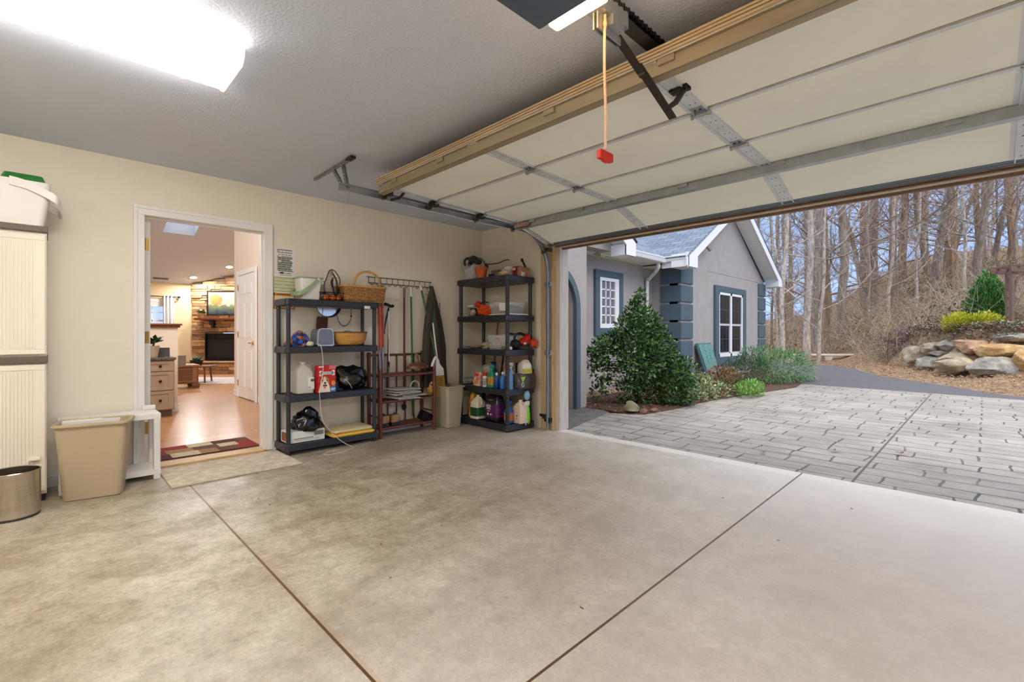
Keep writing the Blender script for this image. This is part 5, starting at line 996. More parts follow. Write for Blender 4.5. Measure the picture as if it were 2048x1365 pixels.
b = MB(); b.box(-.34,1.72,-.46,.0,.30,.345); b.build('hearth_slab', M('hearth_stone',(176,140,104),.8,var=.3,vs_=5,bump=.5,bs=20), fp, bevel=.01)
b = MB(); b.box(.0,1.15,-.15,-.14,.36,1.10); b.build('firebox', blackish, fp); b = MB(); b.box(.0,1.15,-.20,-.15,.95,.975).box(0,1.15,-.20,-.15,1.07,1.1).box(0,.03,-.2,-.15,.36,1.1).box(1.12,1.15,-.2,-.15,.36,1.1).box(0,1.15,-.20,-.15,.36,.42); b.build('black_surround', M('black_iron',(20,20,22),.35,.5), fp)
b = MB(); b.box(-.20,1.5,-.36,.0,1.465,1.52); b.build('mantel', capm, fp, bevel=.008)
b = MB(); b.box(.16,.27,-.28,-.1,1.33,1.465).box(.18,.25,-.24,-.1,1.25,1.34); b.build('corbel', M('dark_wood',(40,28,24),.5), fp, bevel=.01)
pic = thing('framed_painting', 'black framed autumn river landscape hanging above the mantel', 'painting', (-15.14,3.19,IZ+1.925), fa)
def landscape():
    m = bpy.data.materials.new('autumn_landscape'); m.use_nodes = True; n = m.node_tree.nodes; l = m.node_tree.links; b = n['Principled BSDF']
    tc = n.new('ShaderNodeTexCoord'); nz = n.new('ShaderNodeTexNoise'); nz.inputs['Scale'].default_value = 7; nz.inputs['Detail'].default_value = 6; l.new(tc.outputs['Object'], nz.inputs['Vector'])
    sp = n.new('ShaderNodeSeparateXYZ'); l.new(tc.outputs['Object'], sp.inputs[0]); ad = n.new('ShaderNodeMath'); ad.operation='MULTIPLY_ADD'; l.new(nz.outputs['Fac'], ad.inputs[0]); ad.inputs[1].default_value = .34
    mu = n.new('ShaderNodeMath'); mu.operation='MULTIPLY_ADD'; l.new(sp.outputs['Z'], mu.inputs[0]); mu.inputs[1].default_value = 1.25; mu.inputs[2].default_value = .33; l.new(mu.outputs[0], ad.inputs[2])
    r = n.new('ShaderNodeValToRGB'); l.new(ad.outputs[0], r.inputs[0]); E_ = r.color_ramp.elements
    for i,(p,c) in enumerate(((.12,(40,52,70)),(.28,(84,96,80)),(.42,(120,128,84)),(.5,(226,206,170)),(.6,(214,180,140)),(.8,(240,226,200)))):
        e = E_[i] if i<2 else E_.new(p); e.position = p; e.color = (*lin(c),1)
    l.new(r.outputs[0], b.inputs['Base Color']); b.inputs['Roughness'].default_value=.5; return m
b = MB(); b.box(.03,1.05,-.115,-.10,-.29,.32); b.build('canvas', landscape(), pic)
b = MB(); b.ball((.24,-.117,.10),(.15,.003,.13),28,amp=.7,fr=5); b.build('painted_tree', M('golden_tree_paint',(226,160,80),.6,col2=(190,110,56),vs_=26), pic)
b = MB(); b.box(0,1.08,-.13,-.10,.32,.355).box(0,1.08,-.13,-.10,-.325,-.29).box(0,.03,-.13,-.10,-.325,.355).box(1.05,1.08,-.13,-.1,-.325,.355); b.build('frame', M('black_frame',(34,28,26),.4), pic)
def tuft_plant(name,label,cat,loc,potc,potp,leafc,n,ln,spread,pn='pot',seed=1):
    random.seed(seed); t = thing(name,label,cat,loc); b = MB(); b.lathe(potp,n=20); b.build(pn, M(name+'_pot',potc,.6,var=.2,vs_=20), t, smooth=True); h = potp[-1][1]; b = MB()
    for k in range(n):
        a = random.uniform(0,6.28); e_ = random.uniform(.1,1.3); b.leaf((random.uniform(-.04,.04),random.uniform(-.04,.04),h-.01),(math.cos(a)*spread,math.sin(a)*spread,e_),(0,0,1),ln*random.uniform(.6,1.1),ln*.28)
    b.build('leaves', M(name+'_leaf',leafc,.5,var=.25,vs_=20), t); return t
lx = lambda x,y: (-15.14+x*.7037+y*.7104, 3.19+x*.7104-y*.7037)
tuft_plant('mantel_plant','small flowering plant in a straw pot at the left of the mantel','plant',(*lx(-.10,.22),IZ+1.522),(196,150,96),[(.06,0),(.07,.02),(.085,.13),(.08,.13)],(104,116,70),60,.17,1.,'pot',4)
# chest, box, planter, side table, rugs
wchest = M('carved_walnut', (112,66,38), .4, var=.3, vs_=7, stretch=(6,1,6))
t = thing('wooden_chest', 'carved brown wooden chest on the oak floor before the fireplace', 'chest', (-11.38,1.65,IZ)); b = MB(); b.box(-.26,.26,-.5,.5,.10,.43); b.build('body', wchest, t, bevel=.006)
b = MB(); b.box(-.285,.285,-.525,.525,.43,.47); b.build('lid', M('walnut_lid',(150,104,70),.35,var=.2,vs_=5), t, bevel=.008)
for sx in (-1,1):
    for sy in (-1,1): b = MB(); b.loft([[(sx*.245+x*k,sy*.46+y*k,z) for x,y in ((-.045,-.06),(.045,-.06),(.045,.06),(-.045,.06))] for k,z in ((.75,0),(1,.05),(.9,.11))]); b.build('bracket_foot', wchest, t)
b = MB(); b.box(.26,.266,-.46,.46,.14,.155).box(.26,.266,-.46,.46,.38,.395).box(.26,.268,.40,.47,.12,.42); b.build('carved_rail', M('walnut_lid',(150,104,70),.35), t)
t = thing('storage_box', 'grey cloth storage box standing on the wooden chest', 'box', (-11.38,1.72,IZ+.471)); b = MB(); b.box(-.15,.15,-.24,.24,0,.17).box(-.155,.155,-.245,.245,.17,.185); b.build('cloth_box', M('grey_linen_box',(136,122,108),.9,var=.08,vs_=80), t, bevel=.004); b = MB(); b.box(.15,.153,-.02,.05,.06,.09); b.build('label_holder', M('pale_metal',(200,196,190),.4,.6), t)
t = thing('side_table', 'low dark wooden side table behind the chest', 'table', (-12.3,2.45,IZ)); b = MB(); b.lathe([(.30,.35),(.31,.36),(.31,.38)],n=28); b.build('top', capm, t, smooth=True)
for k in range(3): b = MB(); a = k*2.1; b.cyl((.2*math.cos(a),.2*math.sin(a),.35),(.24*math.cos(a),.24*math.sin(a),0),.018,n=8); b.build('leg', capm, t)
tuft_plant('succulent_planter','blue green succulents in a dark square planter on the side table','planter',(-12.40,2.36,IZ+.381),(44,34,30),[(.09,0),(.10,.01),(.135,.12),(.125,.12)],(96,136,120),70,.13,1.2,'planter',6)
o = MB().box(-1.0,1.0,-.75,.75,0,.012).build('area_rug', M('grey_lilac_rug',(196,184,180),.95,var=.15,vs_=12,bump=.5,bs=90)); o.location = (-12.6,2.75,IZ+.0005); o.rotation_euler=(0,0,fa); tag(o,'pale grey area rug before the fireplace','rug')
t = thing('patchwork_rug', 'red brown patchwork rug just inside the house doorway', 'rug', (-5.22,1.03,IZ+.0005)); rm = [M('rug_'+n_,c,.95,var=.22,vs_=30,bump=.6,bs=150) for n_,c in (('red',(140,42,30)),('brown',(104,72,54)),('cream',(206,192,158)),('tan',(160,124,86)),('plum',(84,48,44)))]
b = MB(); b.box(-.255,.255,-.44,.44,0,.006,1); random.seed(14); xs=(-.25,-.09,.07,.25); seq=[3,0,2,4,1,0,3,1,2,0,4,2,3,1,0,3,4,1]; i=0
for a_ in range(3):
    y=-.43
    while y<.42:
        w=random.uniform(.13,.24); ye=min(y+w,.43); b.box(xs[a_],xs[a_+1],y,ye,.006,.008,seq[i%len(seq)]); i+=1; y=ye
b.box(.248,.258,-.44,.44,0,.0082,4); b.build('pile', rm, t)
# recessed lights, vent
def can(label, x, y, e=1.5):
    t = thing('recessed_light', label, 'light', (x,y,vz(x)-.002)); t.rotation_euler=(0,-math.atan(.3),0)
    b = MB(); b.tube([(.085*math.cos(a),.085*math.sin(a),0) for a in [2*PI*k/24 for k in range(24)]],.012,6,closed=True); b.build('trim_ring', white_trim, t); b = MB(); b.lathe([(.0,-.004),(.078,-.003),(.078,.0)],n=20); b.build('lamp_disc', M('glowing_bulb',(255,240,214),.4,emit=14.), t)
    ld = bpy.data.lights.new('bulb','AREA'); ld.shape='DISK'; ld.size=.14; ld.energy=42; ld.color=(.95,.97,1); lo = bpy.data.objects.new('bulb',ld); COL.objects.link(lo); lo.parent=t; lo.location=(0,0,-.012)
can('recessed ceiling light nearer the window, left of the other', -14.97,2.78); can('recessed ceiling light above the fireplace, beside the doorway wall end', -14.11,3.42)
for x,y,l_ in ((-12.2,.3,'left'),(-11.0,3.6,'right'),(-12.8,4.6,'far right')): can('added unseen recessed fill light on the '+l_, x,y)  # further cans added out of view to light the living room
for x,y in ((-6.6,.9),(-7.6,-.4)):  # globes on stems, added out of view to brighten the hallway
    t = thing('hall_fill_light','added unseen hallway fill light, '+('nearest the doorway' if x>-7 else 'farther down the hall'),'light',(x,y,3.3)); b = MB(); b.ball((0,0,0),(.14,.14,.10),14); b.build('globe', M('opal_globe',(255,240,220),.4,emit=10.), t, smooth=True); b = MB(); b.cyl((0,0,.1),(0,0,vz(x)-3.3),.01,n=6); b.build('stem', blackish, t)
    ld = bpy.data.lights.new('bulb','POINT'); ld.energy=85; ld.shadow_soft_size=.15; ld.color=(.9,.96,1); lo = bpy.data.objects.new('bulb',ld); COL.objects.link(lo); lo.parent=t; lo.location=(0,0,-.13)
t = thing('ceiling_vent','narrow dark vent grille in the house ceiling near the window','vent',(-15.19,2.10,vz(-15.19)-.003)); t.rotation_euler=(0,-math.atan(.3),0); b = MB(); b.box(-.06,.06,-.17,.17,-.004,.002); b.build('frame', M('grey_vent',(150,144,138),.5), t); b = MB()
for k in range(4): b.box(-.045+k*.025,-.033+k*.025,-.15,-.01,-.006,-.004).box(-.045+k*.025,-.033+k*.025,.01,.15,-.006,-.004)
b.build('slots', M('dark_slot',(70,64,60),.7), t)
# ================================================================ OUTSIDE: DRIVE, HOUSE WING, PLANTS, HILLSIDE
stucco = M('grey_stucco', (169,162,157), .85, var=.05, vs_=3, bump=.35, bs=160)
slate_blue = M('slate_blue_stucco', (80,97,107), .8, var=.06, vs_=6, bump=.3, bs=140)
ext_white = M('white_vinyl', (236,236,234), .45)
def drive_mat():
    m = bpy.data.materials.new('stamped_concrete'); m.use_nodes = True; n = m.node_tree.nodes; l = m.node_tree.links; b = n['Principled BSDF']
    tc = n.new('ShaderNodeTexCoord'); nd = n.new('ShaderNodeTexNoise'); nd.inputs['Scale'].default_value = 3.5; l.new(tc.outputs['Object'], nd.inputs['Vector'])
    ad = n.new('ShaderNodeVectorMath'); ad.operation='SCALE'; ad.inputs['Scale'].default_value=.07; l.new(nd.outputs['Color'], ad.inputs[0]); a2 = n.new('ShaderNodeVectorMath'); l.new(tc.outputs['Object'], a2.inputs[0]); l.new(ad.outputs[0], a2.inputs[1])
    def brick(w,h,ms,off):
        q = n.new('ShaderNodeTexBrick'); q.inputs['Scale'].default_value=1; q.inputs['Brick Width'].default_value=w; q.inputs['Row Height'].default_value=h; q.inputs['Mortar Size'].default_value=ms; q.inputs['Mortar Smooth'].default_value=.3; q.offset=off; q.squash=.6; q.squash_frequency=3
        q.inputs['Color1'].default_value=(1,1,1,1); q.inputs['Color2'].default_value=(.80,.80,.81,1); q.inputs['Mortar'].default_value=(.95,.95,.95,1); l.new(a2.outputs[0], q.inputs['Vector']); return q
    b1 = brick(.52,.235,.010,.37)
    def noise_ramp(sc,p0,p1,c0,c1,st=(1,1,1)):
        mp = n.new('ShaderNodeMapping'); mp.inputs['Scale'].default_value=st; l.new(tc.outputs['Object'],mp.inputs[0]); q=n.new('ShaderNodeTexNoise'); q.inputs['Scale'].default_value=sc; q.inputs['Detail'].default_value=6; q.inputs['Roughness'].default_value=.65; l.new(mp.outputs[0],q.inputs['Vector'])
        r=n.new('ShaderNodeValToRGB'); l.new(q.outputs['Fac'],r.inputs[0]); r.color_ramp.elements[0].position=p0; r.color_ramp.elements[1].position=p1; r.color_ramp.elements[0].color=(*c0,1); r.color_ramp.elements[1].color=(*c1,1); return r.outputs[0]
    def mul(a,bb,f=1.):
        x=n.new('ShaderNodeMix'); x.data_type='RGBA'; x.blend_type='MULTIPLY'; x.inputs['Factor'].default_value=f; l.new(a,x.inputs['A']); l.new(bb,x.inputs['B']); return x.outputs['Result']
    c = noise_ramp(1.1,.32,.68,lin((150,143,134)),lin((190,182,171)))
    c = mul(c, b1.outputs['Color'], .55)
    c = mul(c, noise_ramp(5,.36,.56,(.62,.62,.64),(1,1,1),(.35,1.7,1)), .55)
    c = mul(c, noise_ramp(40,.3,.55,(.75,.75,.75),(1,1,1)), .5)
    jm = n.new('ShaderNodeMath'); jm.operation='MULTIPLY'; l.new(b1.outputs['Fac'], jm.inputs[0]); l.new(noise_ramp(1.7,.36,.6,(.55,)*3,(1,)*3), jm.inputs[1])
    x=n.new('ShaderNodeMix'); x.data_type='RGBA'; l.new(jm.outputs[0],x.inputs['Factor']); l.new(c,x.inputs['A']); x.inputs['B'].default_value=(*lin((66,62,60)),1)
    sp=n.new('ShaderNodeSeparateXYZ'); l.new(tc.outputs['Object'],sp.inputs[0]); q=n.new('ShaderNodeMath'); q.operation='ADD'; q.inputs[1].default_value=.71; l.new(sp.outputs['X'],q.inputs[0]); ab=n.new('ShaderNodeMath'); ab.operation='ABSOLUTE'; l.new(q.outputs[0],ab.inputs[0]); lt=n.new('ShaderNodeMath'); lt.operation='LESS_THAN'; lt.inputs[1].default_value=.009; l.new(ab.outputs[0],lt.inputs[0])
    y=n.new('ShaderNodeMix'); y.data_type='RGBA'; l.new(lt.outputs[0],y.inputs['Factor']); l.new(x.outputs['Result'],y.inputs['A']); y.inputs['B'].default_value=(*lin((92,84,78)),1); l.new(y.outputs['Result'], b.inputs['Base Color'])
    b.inputs['Roughness'].default_value=.6; bp=n.new('ShaderNodeBump'); bp.inputs['Strength'].default_value=.5; bp.inputs['Distance'].default_value=.006; bp.invert=True; l.new(b1.outputs['Fac'],bp.inputs['Height']); l.new(bp.outputs[0],b.inputs['Normal']); return m
poly = [(-3.43,4.315),(9,4.315),(9,11.55),(.5,11.77),(-2.95,11.98),(-2.80,11.1),(-2.95,10.1),(-3.12,9.0),(-3.25,8.0),(-3.27,6.6),(-3.33,5.9),(-3.77,5.64)]
struct(MB().prism(poly,'z',-.12,-.006).build('floor_driveway', drive_mat()), 'grey stamped concrete driveway in stone pattern', 'driveway')
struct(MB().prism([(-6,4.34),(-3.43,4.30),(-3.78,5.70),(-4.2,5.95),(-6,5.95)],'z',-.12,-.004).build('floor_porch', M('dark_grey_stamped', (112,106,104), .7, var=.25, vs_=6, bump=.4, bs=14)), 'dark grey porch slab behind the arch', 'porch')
# ---- terrain
CT, ST = math.cos(math.radians(45.27)), math.sin(math.radians(45.27))
def interp(u, T):
    if u <= T[0][0]: return T[0][1]
    for (a,b_),(c_,d_) in zip(T,T[1:]):
        if u <= c_: return b_+(d_-b_)*(u-a)/(c_-a)
    return T[-1][1]
ED = ((.3,21),(.5,19.5),(.615,17.9),(.70,16.4),(.78,12.6),(.88,10.9),(1.01,9.0),(1.12,8.1),(1.4,7))       # asphalt edge distance along the view direction
RD = ((.80,15.2),(.86,14.3),(.95,12.3),(1.05,11.4),(1.4,10.5))                                        # rock wall
SL = ((.3,.03),(.5,.06),(.6,.10),(.72,.17),(.85,.25),(1.4,.28))
def ground(x, y):
    d = -ST*x+CT*y; r = CT*x+ST*y
    if d < 2: return -.03
    u = r/d; e_ = interp(u,ED); z = -.03
    if u > .80:
        rd = interp(u,RD); z += max(0,min(d,rd)-e_)*.055
        if d > rd: z += min(1,(d-rd)/.45)*1.12*min(1,(u-.80)/.06)
        h0 = rd+2.6
    else: h0 = e_+.8
    if d > h0: z += (min(d,46)-h0)*interp(u,SL)*min(1,.35+(d-h0)/9) + max(0,d-46)*.04
    if d > e_+.3: z += .10*noise.noise(Vector((x*.9,y*.9,0)))*min(1,(d-e_)/2)
    return z
def polar(u, d): r = u*d; return (-ST*d+CT*r, CT*d+ST*r)
soil = M('leaf_litter', (150,116,90), .95, vs_=16, col2=(104,78,60), bump=.9, bs=26, detail=8)
def litter_mat():
    m = M('dry_verge', (168,144,112), .95, vs_=9, col2=(112,86,64), bump=.9, bs=30, detail=9); return m
b = MB(); us = [.2+.025*i for i in range(57)]; ds = [7,8,9,10,10.5,11,11.5,12,12.3,12.6,13,13.5,14,14.4,14.8,15.2,15.7,16.3,17,18,19,20,21.5,23,25,27,30,33,37,41,46,52,60,75,95]
vs2 = []; fs2 = []
for d in ds:
    for u in us: x,y = polar(u,d); vs2.append((x,y,ground(x,y)-.02))
n_ = len(us)
for i in range(len(ds)-1):
    for j in range(n_-1): fs2.append((i*n_+j,i*n_+j+1,(i+1)*n_+j+1,(i+1)*n_+j))
b.add(vs2,fs2); struct(b.build('ground_hillside', litter_mat(), smooth=True), 'leaf covered woodland hillside and verge beyond the asphalt', 'hillside')
struct(MB().box(-60,60,4.36,120,-.5,-.055).build('ground_base', soil), 'bare ground around the house', 'ground')
b = MB(); P1 = [polar(u,interp(u,ED)) for u in [.40+.03*i for i in range(34)]]
b.prism([(-7,11.0),(-2.7,11.0),(-2.95,11.975),(.5,11.765),(9,11.545)]+[p for p in reversed(P1)],'z',-.11,-.010); struct(b.build('floor_asphalt', M('grey_asphalt', (98,96,100), .85, var=.14, vs_=5, bump=.5, bs=120)), 'dark grey asphalt drive curving away past the house', 'asphalt')

# ---------------------------------------------------------------- house wing
hw = thing('house_wing', 'grey stucco house wing with slate blue quoins, white gable and grey roof', 'house', (-4.84,10.15,0))
HX0, HY0 = -4.84, 10.15
def H(b, name, mats, **k):
    b.v = [(x-HX0,y-HY0,z) for x,y,z in b.v]; return b.build(name, mats, hw, **k)
RYc, RZ, RS = 12.93, 4.74, .59                         # ridge y, top height, slope
ztop = lambda y: RZ-RS*abs(y-RYc)
b = MB(); b.prism([(10.15,-.1),(15.83,-.1),(15.83,2.66),(RYc,ztop(RYc)-.24),(10.15,2.70)],'x',-5.1,-4.84); H(b,'gable_wall',stucco)
b = MB(); b.box(-5.56,-4.90,10.15,10.4,-.1,2.75); H(b,'side_wall',stucco)
b = MB(); b.box(-5.85,-5.55,5.6,10.3,-.1,2.80); H(b,'recessed_wall',stucco)
b = MB(); 
for y in (10.72,15.2): pass
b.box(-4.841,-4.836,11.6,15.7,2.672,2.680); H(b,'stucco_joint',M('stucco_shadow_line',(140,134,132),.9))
for i in range(7):
    z1 = 2.64-i*.42; z0 = max(z1-.372,-.05); b = MB(); b.prism([(-5.31,10.11),(-4.80,10.11),(-4.80,10.72),(-4.84,10.72),(-4.84,10.15),(-5.31,10.15)],'z',z0,z1); H(b,'quoin',slate_blue,bevel=.012)
    if z1 > .3: b = MB(); b.prism([(-4.84,15.26),(-4.80,15.26),(-4.80,15.87),(-5.3,15.87),(-5.3,15.83),(-4.84,15.83)],'z',z0,z1); H(b,'quoin',slate_blue,bevel=.012)
def shingle():
    m = bpy.data.materials.new('grey_shingles'); m.use_nodes = True; n = m.node_tree.nodes; l = m.node_tree.links; b = n['Principled BSDF']; tc = n.new('ShaderNodeTexCoord')
    br = n.new('ShaderNodeTexBrick'); br.inputs['Scale'].default_value=1; br.inputs['Brick Width'].default_value=.30; br.inputs['Row Height'].default_value=.14; br.inputs['Mortar Size'].default_value=.008; br.inputs['Color1'].default_value=(*lin((128,140,156)),1); br.inputs['Color2'].default_value=(*lin((98,112,130)),1); br.inputs['Mortar'].default_value=(*lin((66,76,92)),1); br.inputs['Bias'].default_value=-.1
    nz = n.new('ShaderNodeTexNoise'); nz.inputs['Scale'].default_value=5; l.new(tc.outputs['Object'],nz.inputs['Vector']); sc = n.new('ShaderNodeVectorMath'); sc.operation='SCALE'; sc.inputs['Scale'].default_value=.04; l.new(nz.outputs['Color'],sc.inputs[0]); ad=n.new('ShaderNodeVectorMath'); l.new(tc.outputs['Object'],ad.inputs[0]); l.new(sc.outputs[0],ad.inputs[1]); l.new(ad.outputs[0],br.inputs['Vector'])
    l.new(br.outputs['Color'],b.inputs['Base Color']); b.inputs['Roughness'].default_value=.9; bp=n.new('ShaderNodeBump'); bp.inputs['Strength'].default_value=.6; bp.inputs['Distance'].default_value=.01; bp.invert=True; l.new(br.outputs['Fac'],bp.inputs['Height']); l.new(bp.outputs[0],b.inputs['Normal']); return m
shing = shingle(); ra = math.atan(RS); Lr = (RYc-9.62)/math.cos(ra)
b = MB(); b.box(-6,.0,0,Lr,-.03,0); o = b.build('roof_slope',shing,hw); o.location=(-4.42-HX0,9.62-HY0,ztop(9.62)); o.rotation_euler=(ra,0,0)
b = MB(); b.box(-6,.0,-Lr,0,-.03,0); o = b.build('roof_slope',shing,hw); o.location=(-4.42-HX0,2*RYc-9.62-HY0,ztop(9.62)); o.rotation_euler=(-ra,0,0)
b = MB(); b.box(0,9,0,5,-.03,0); o = b.build('roof_slope',shing,hw); o.location=(-5.0-HX0,6.3-HY0,2.80); o.rotation_euler=(ra,0,PI/2)
# rake fascia, soffits, returns
for s_ in (-1,1):
    ye = RYc+s_*(RYc-9.66); ze = ztop(9.66)
    b = MB(); b.prism([(ye,ze-.03),(RYc,RZ-.03),(RYc,RZ-.27),(ye,ze-.27)],'x',-4.46,-4.435); H(b,'rake_fascia',ext_white)
    b = MB(); k = 0; y0 = RYc+s_*.02; 
    while abs(y0-RYc) < RYc-9.75:
        y1 = y0+s_*.085; b.add([(-4.84,y0,ztop(y0)-.235),(-4.46,y0,ztop(y0)-.235),(-4.46,y1,ztop(y1)-.235),(-4.84,y1,ztop(y1)-.235),(-4.84,y0,ztop(y0)-.20),(-4.46,y0,ztop(y0)-.20),(-4.46,y1,ztop(y1)-.20),(-4.84,y1,ztop(y1)-.20)],[(0,3,2,1),(0,1,5,4),(1,2,6,5),(2,3,7,6),(3,0,4,7),(4,5,6,7)]); y0 = y1+s_*.007
    H(b,'rake_soffit',M('cream_soffit',(238,237,230),.6))
    b = MB(); yo = ye; yi = RYc+s_*(2.92 if s_>0 else 2.80); b.box(-4.82,-4.43,min(yo,yi),max(yo,yi),2.56,2.84); H(b,'eave_return',ext_white,bevel=.006)
b = MB(); b.box(-4.47,-4.43,9.62,9.70,2.57,2.86); 
H(b,'return_cap',ext_white)
b = MB()
for k in range(8): b.box(-5.56+k*.12,-5.45+k*.12,9.74,10.16,2.635,2.65)
b.box(-5.6,-4.6,9.74,10.16,2.65,2.66); H(b,'eave_soffit',M('cream_soffit',(238,237,230),.6))
b = MB(); b.box(-5.06,-4.46,9.715,9.74,2.57,2.80); H(b,'eave_fascia',ext_white)
b = MB(); b.box(-5.06,-5.035,5.95,9.74,2.69,2.80); H(b,'eave_fascia',ext_white)
b = MB()
for k in range(34): b.box(-5.56,-5.05,6.3+k*.11-.3,6.3+k*.11-.2,2.69,2.70)
b.box(-5.56,-5.05,6.0,9.8,2.70,2.71); H(b,'eave_soffit',M('cream_soffit',(238,237,230),.6))
gut = [(-.0,-.06),(-.05,-.055),(-.075,-.01),(-.085,.0),(-.085,.012),(-.072,.012),(-.06,-.04),(0,-.045)]
b = MB(); b.loft([[(-5.035+p[0]*-1.1,y,2.79+p[1]*1.6) for p in gut] for y in (6.85,9.64)]); b.loft([[(x,9.715+p[0]*1.1,2.79+p[1]*1.6) for p in gut] for x in (-4.98,-4.47)]); b.box(-5.04,-4.94,9.62,9.72,2.69,2.81); H(b,'gutter',ext_white)
b = MB(); b.tube(smoothpath([(-5.10,9.60,2.70),(-5.10,9.62,2.60),(-5.22,9.70,2.50),(-5.42,9.80,2.38),(-5.49,9.83,2.25),(-5.49,9.83,1.2),(-5.49,9.83,.1)],5),.042,12); H(b,'downspout',M('flecked_white_vinyl',(222,222,218),.5,var=.12,vs_=16),smooth=True)
# windows of the wing
b = MB()
for y0,y1,z0,z1 in ((11.98,12.2,.31,2.36),(13.88,14.12,.31,2.36),(12.2,13.88,.31,.52),(12.2,13.88,2.2,2.36)): b.box(-4.84,-4.775,y0,y1,z0,z1)
wt = H(b,'window_surround',slate_blue,bevel=.012)
b = MB()
for y0,y1 in ((12.2,12.27),(13.81,13.88),(12.99,13.09)): b.box(-4.84,-4.79,y0,y1,.52,2.2)
b.box(-4.84,-4.79,12.2,13.88,.52,.60).box(-4.84,-4.79,12.2,13.88,2.13,2.2)
wf = b; wf = H(b,'window_frame',ext_white,bevel=.004)
dglass = M('dark_window_glass',(26,32,40),.06,spec=.6)
for y0,y1 in ((12.27,12.99),(13.09,13.81)):
    b = MB(); b.box(-4.835,-4.815,y0,y1,.60,2.13); H(b,'window_pane',dglass)
    b = MB(); b.box(-4.815,-4.797,y0,y1,1.33,1.385).box(-4.815,-4.80,y0,y0+.03,.6,1.36).box(-4.815,-4.80,y1-.06,y1,.6,1.36).box(-4.815,-4.80,y0,y1,.6,.635); H(b,'sash_rail',M('grey_screen_frame',(196,196,198),.5))
    b = MB(); 
    for k in (1,2): b.box(-4.8149,-4.811,y0+(y1-y0)*k/3-.006,y0+(y1-y0)*k/3+.006,.62,2.13)
    for z in (.98,1.74): b.box(-4.8149,-4.8115,y0,y1,z-.006,z+.006)
    H(b,'muntins',M('dim_muntin',(78,82,88),.6))
b = MB()
for y0,y1,z0,z1 in ((7.81,7.965,1.08,2.42),(8.67,8.83,1.08,2.42),(7.965,8.67,1.08,1.24),(7.965,8.67,2.28,2.42)): b.box(-5.55,-5.49,y0,y1,z0,z1)
H(b,'window_surround',slate_blue,bevel=.01)
b = MB()
for y0,y1,z0,z1 in ((7.965,8.035,1.24,2.28),(8.52,8.67,1.24,2.28),(8.035,8.52,1.24,1.33),(8.035,8.52,2.21,2.28)): b.box(-5.55,-5.50,y0,y1,z0,z1)
for k in (1,2): b.box(-5.55,-5.512,8.035+k*.1617-.014,8.035+k*.1617+.014,1.33,2.21)
for k in (1,2,3,4): b.box(-5.55,-5.512,8.035,8.52,1.33+k*.176-.014,1.33+k*.176+.014)
H(b,'window_frame',ext_white)
gb = M('glass_block',(150,152,156),.15,vs_=60,col2=(60,64,70),bump=.8,bs=60)
for r_ in range(5):
    for c_ in range(3): b = MB(); y = 8.035+c_*.1617; z = 1.33+r_*.176; b.box(-5.545,-5.52,y+.014,y+.148,z+.014,z+.162); H(b,'glass_block',gb,bevel=.01)
b = MB(); b.box(-5.36,-5.20,7.55,7.95,2.645,2.685).box(-5.33,-5.23,7.6,7.75,2.62,2.645); H(b,'soffit_light',M('cream_fixture',(206,196,170),.5),bevel=.006)
b = MB(); b.bar((-4.83,11.30,3.26),(-4.72,11.30,3.20),.03,.05).cyl((-4.72,11.30,3.22),(-4.64,11.33,3.13),.035,.05,n=12); H(b,'spot_fixture',M('grey_fixture',(150,146,142),.5))
# porch with the arch
pw = thing('arched_porch', 'grey stucco porch wall with blue trimmed arch and white gable return', 'porch', (-4.3,5.0,0))
def PW(b,name,m,**k): b.v = [(x+4.3,y-5.0,z) for x,y,z in b.v]; return b.build(name,m,pw,**k)
ac, ri, zs_ = 5.02, .56, 1.5
arcp = [(ac+ri*math.cos(PI*i/24), zs_+ri*math.sin(PI*i/24)) for i in range(25)]
b = MB(); b.prism([(ac+ri,-.1),(5.87,-.1),(5.87,2.47),(6.55,2.47),(6.55,2.60),(5.2,3.4),(4.36,2.9),(4.36,-.1),(ac-ri,-.1),(ac-ri,zs_)]+[p for p in reversed(arcp[:-1])],'x',-4.55,-4.3); PW(b,'arch_wall',stucco)
b = MB(); ro = ri+.09; outer = [(ac+ro,-.1)]+[(ac+ro*math.cos(PI*i/24), zs_+ro*math.sin(PI*i/24)) for i in range(25)]+[(ac-ro,-.1)]; inner = [(ac+ri-.004,-.1)]+[(ac+(ri-.004)*math.cos(PI*i/24), zs_+(ri-.004)*math.sin(PI*i/24)) for i in range(25)]+[(ac-ri+.004,-.1)]
vs3 = [(x,y,z) for x in (-4.33,-4.262) for y,z in outer+inner]; N3 = len(outer); fs3=[]
for k in range(N3-1):
    o0,i0 = k,N3+k; A=2*N3; fs3 += [(o0,o0+1,i0+1,i0),(A+o0,A+i0,A+i0+1,A+o0+1),(o0,A+o0,A+o0+1,o0+1),(i0,i0+1,A+i0+1,A+i0)]
b.add(vs3,fs3); PW(b,'arch_trim',slate_blue)
b = MB(); b.box(-5.6,-4.55,5.65,5.87,-.1,2.6); PW(b,'return_wall',stucco); b = MB(); b.box(-5.75,-5.6,4.36,5.87,-.1,2.6).box(-5.7,-4.3,4.36,4.42,-.1,2.6); PW(b,'inner_wall',M('mauve_brown_stucco',(150,132,128),.85,bump=.3,bs=120)); b = MB(); b.box(-5.7,-4.4,4.36,5.87,2.5,2.6); PW(b,'porch_ceiling',ext_white)  # inner walls: grey stucco with the porch shade painted in as brown
b = MB(); b.box(-4.30,-4.01,6.53,6.81,2.38,2.56); PW(b,'eave_return',ext_white,bevel=.006)
b = MB(); b.prism([(6.81,2.38),(6.81,2.60),(5.2,3.57),(5.2,3.33),(6.53,2.54),(6.53,2.38)],'x',-4.035,-4.005); PW(b,'rake_fascia',ext_white)
